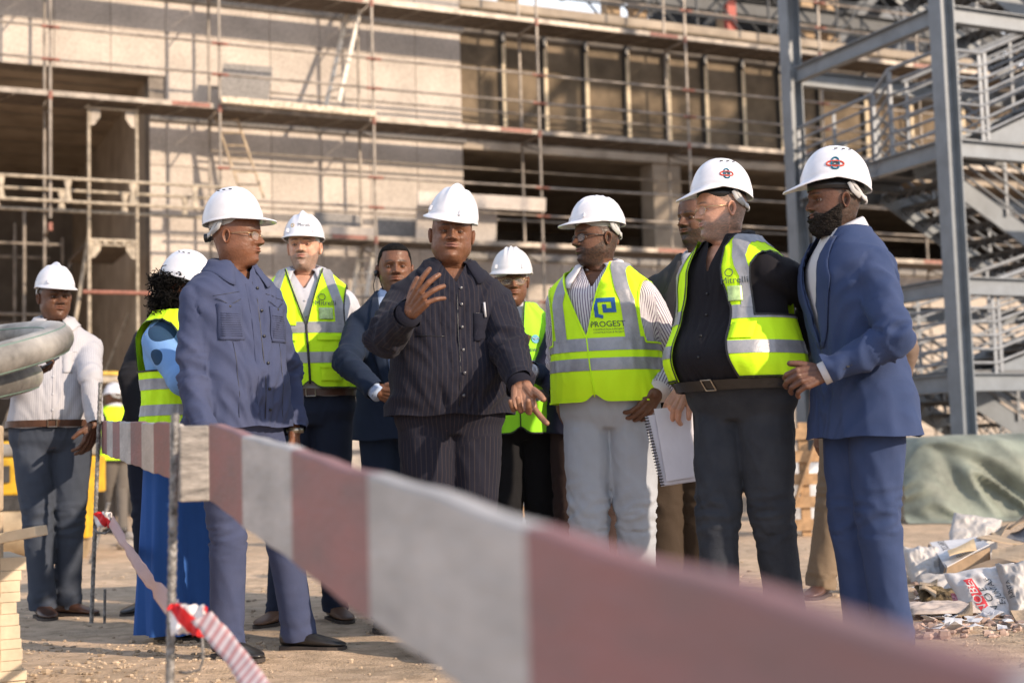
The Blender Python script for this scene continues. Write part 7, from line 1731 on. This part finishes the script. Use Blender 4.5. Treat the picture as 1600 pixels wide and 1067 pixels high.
c, X_, Y2, Z_ = held(8, -1, .085, .02, -.025); bk = thing('notebook', 'small cream paged booklet in the hand of the man in the lime vest', 'notebook', c)
up = Vector((.32, -.15, .93)).normalized(); sd_ = Vector((.75, .6, -.15)); sd_ = (sd_-up*sd_.dot(up)).normalized(); nn = up.cross(sd_)
c = c+up*.035; MB().obox(c, up*.075, sd_*.028, nn*.009).build('pages', mat('cream_paper', (.62, .50, .33), .7), bk)
for s_ in (-1, 1): MB().obox(c+nn*.0105*s_, up*.078, sd_*.030, nn*.0012).build('cover', mat('tan_cover', (.42, .26, .12), .5), bk, bevel=.001)
MB().tube([PL[8].arms[-1][2]-Vector((0, 0, .014))*0+(PL[8].arms[-1][1]-PL[8].arms[-1][2]).normalized()*.012, PL[8].arms[-1][2]], .034, 16).build('watch', BLACKP, PL[8].root, smooth=True)
# ring bound document
W = PL[12].arms[1][2]; YD = W.y-.035
dc = thing('document', 'white ring bound document hanging from the hand of the stout man', 'document', P(1048, 700, YD))
PAP = mat('white_paper', (.62, .62, .70), .7, var=.03); PAP2 = mat('white_card_cover', (.55, .55, .64), .5, var=.03)
a, b, c_, d = P(1008, 651, YD), P(1034, 760, YD), P(1088, 752, YD+.05), P(1082, 638, YD+.05)
sheetq(MB(), a+Vector((0, .012, 0)), b+Vector((0, .012, 0)), c_+Vector((0, .012, 0)), d+Vector((0, .012, 0)), .003, seed=1, bend=.004).build('back_cover', PAP2, dc)
sheetq(MB(), a.lerp(d, .05)+Vector((0, .006, .002)), b.lerp(c_, .05)+Vector((0, .006, .004)), c_+Vector((0, .006, .004)), d+Vector((0, .006, .004)), .007, seed=1, bend=.004).build('pages', PAP, dc)
a2, b2, c2, d2 = P(1021, 639, YD-.004), P(1042, 752, YD-.004), P(1087, 744, YD+.04), P(1080, 633, YD+.04); sheetq(MB(), a2, b2, c2, d2, .0015, seed=1, bend=.006).build('loose_sheet', PAP, dc)
mb = MB()
for k in range(24):
    q = a.lerp(b, (k+.5)/24); ux = (d-a).normalized(); mb.tube([q+ux*.012+Vector((0, -.004, 0)), q+ux*.004+Vector((0, -.009, 0)), q-ux*.006+Vector((0, .002, 0)), q+ux*.004+Vector((0, .016, 0))], .0026, 5)
sb = mb.build('spiral_binding', BLACKP, dc); sb['kind'] = 'stuff'
_s = pE.lerp(pA, .10)+Vector((.05, .02, 0)); stake('rebar stake behind the close end of the long barrier plank', (_s.x, _s.y, _s.z-.02), (_s.x, _s.y, -.1), .010)
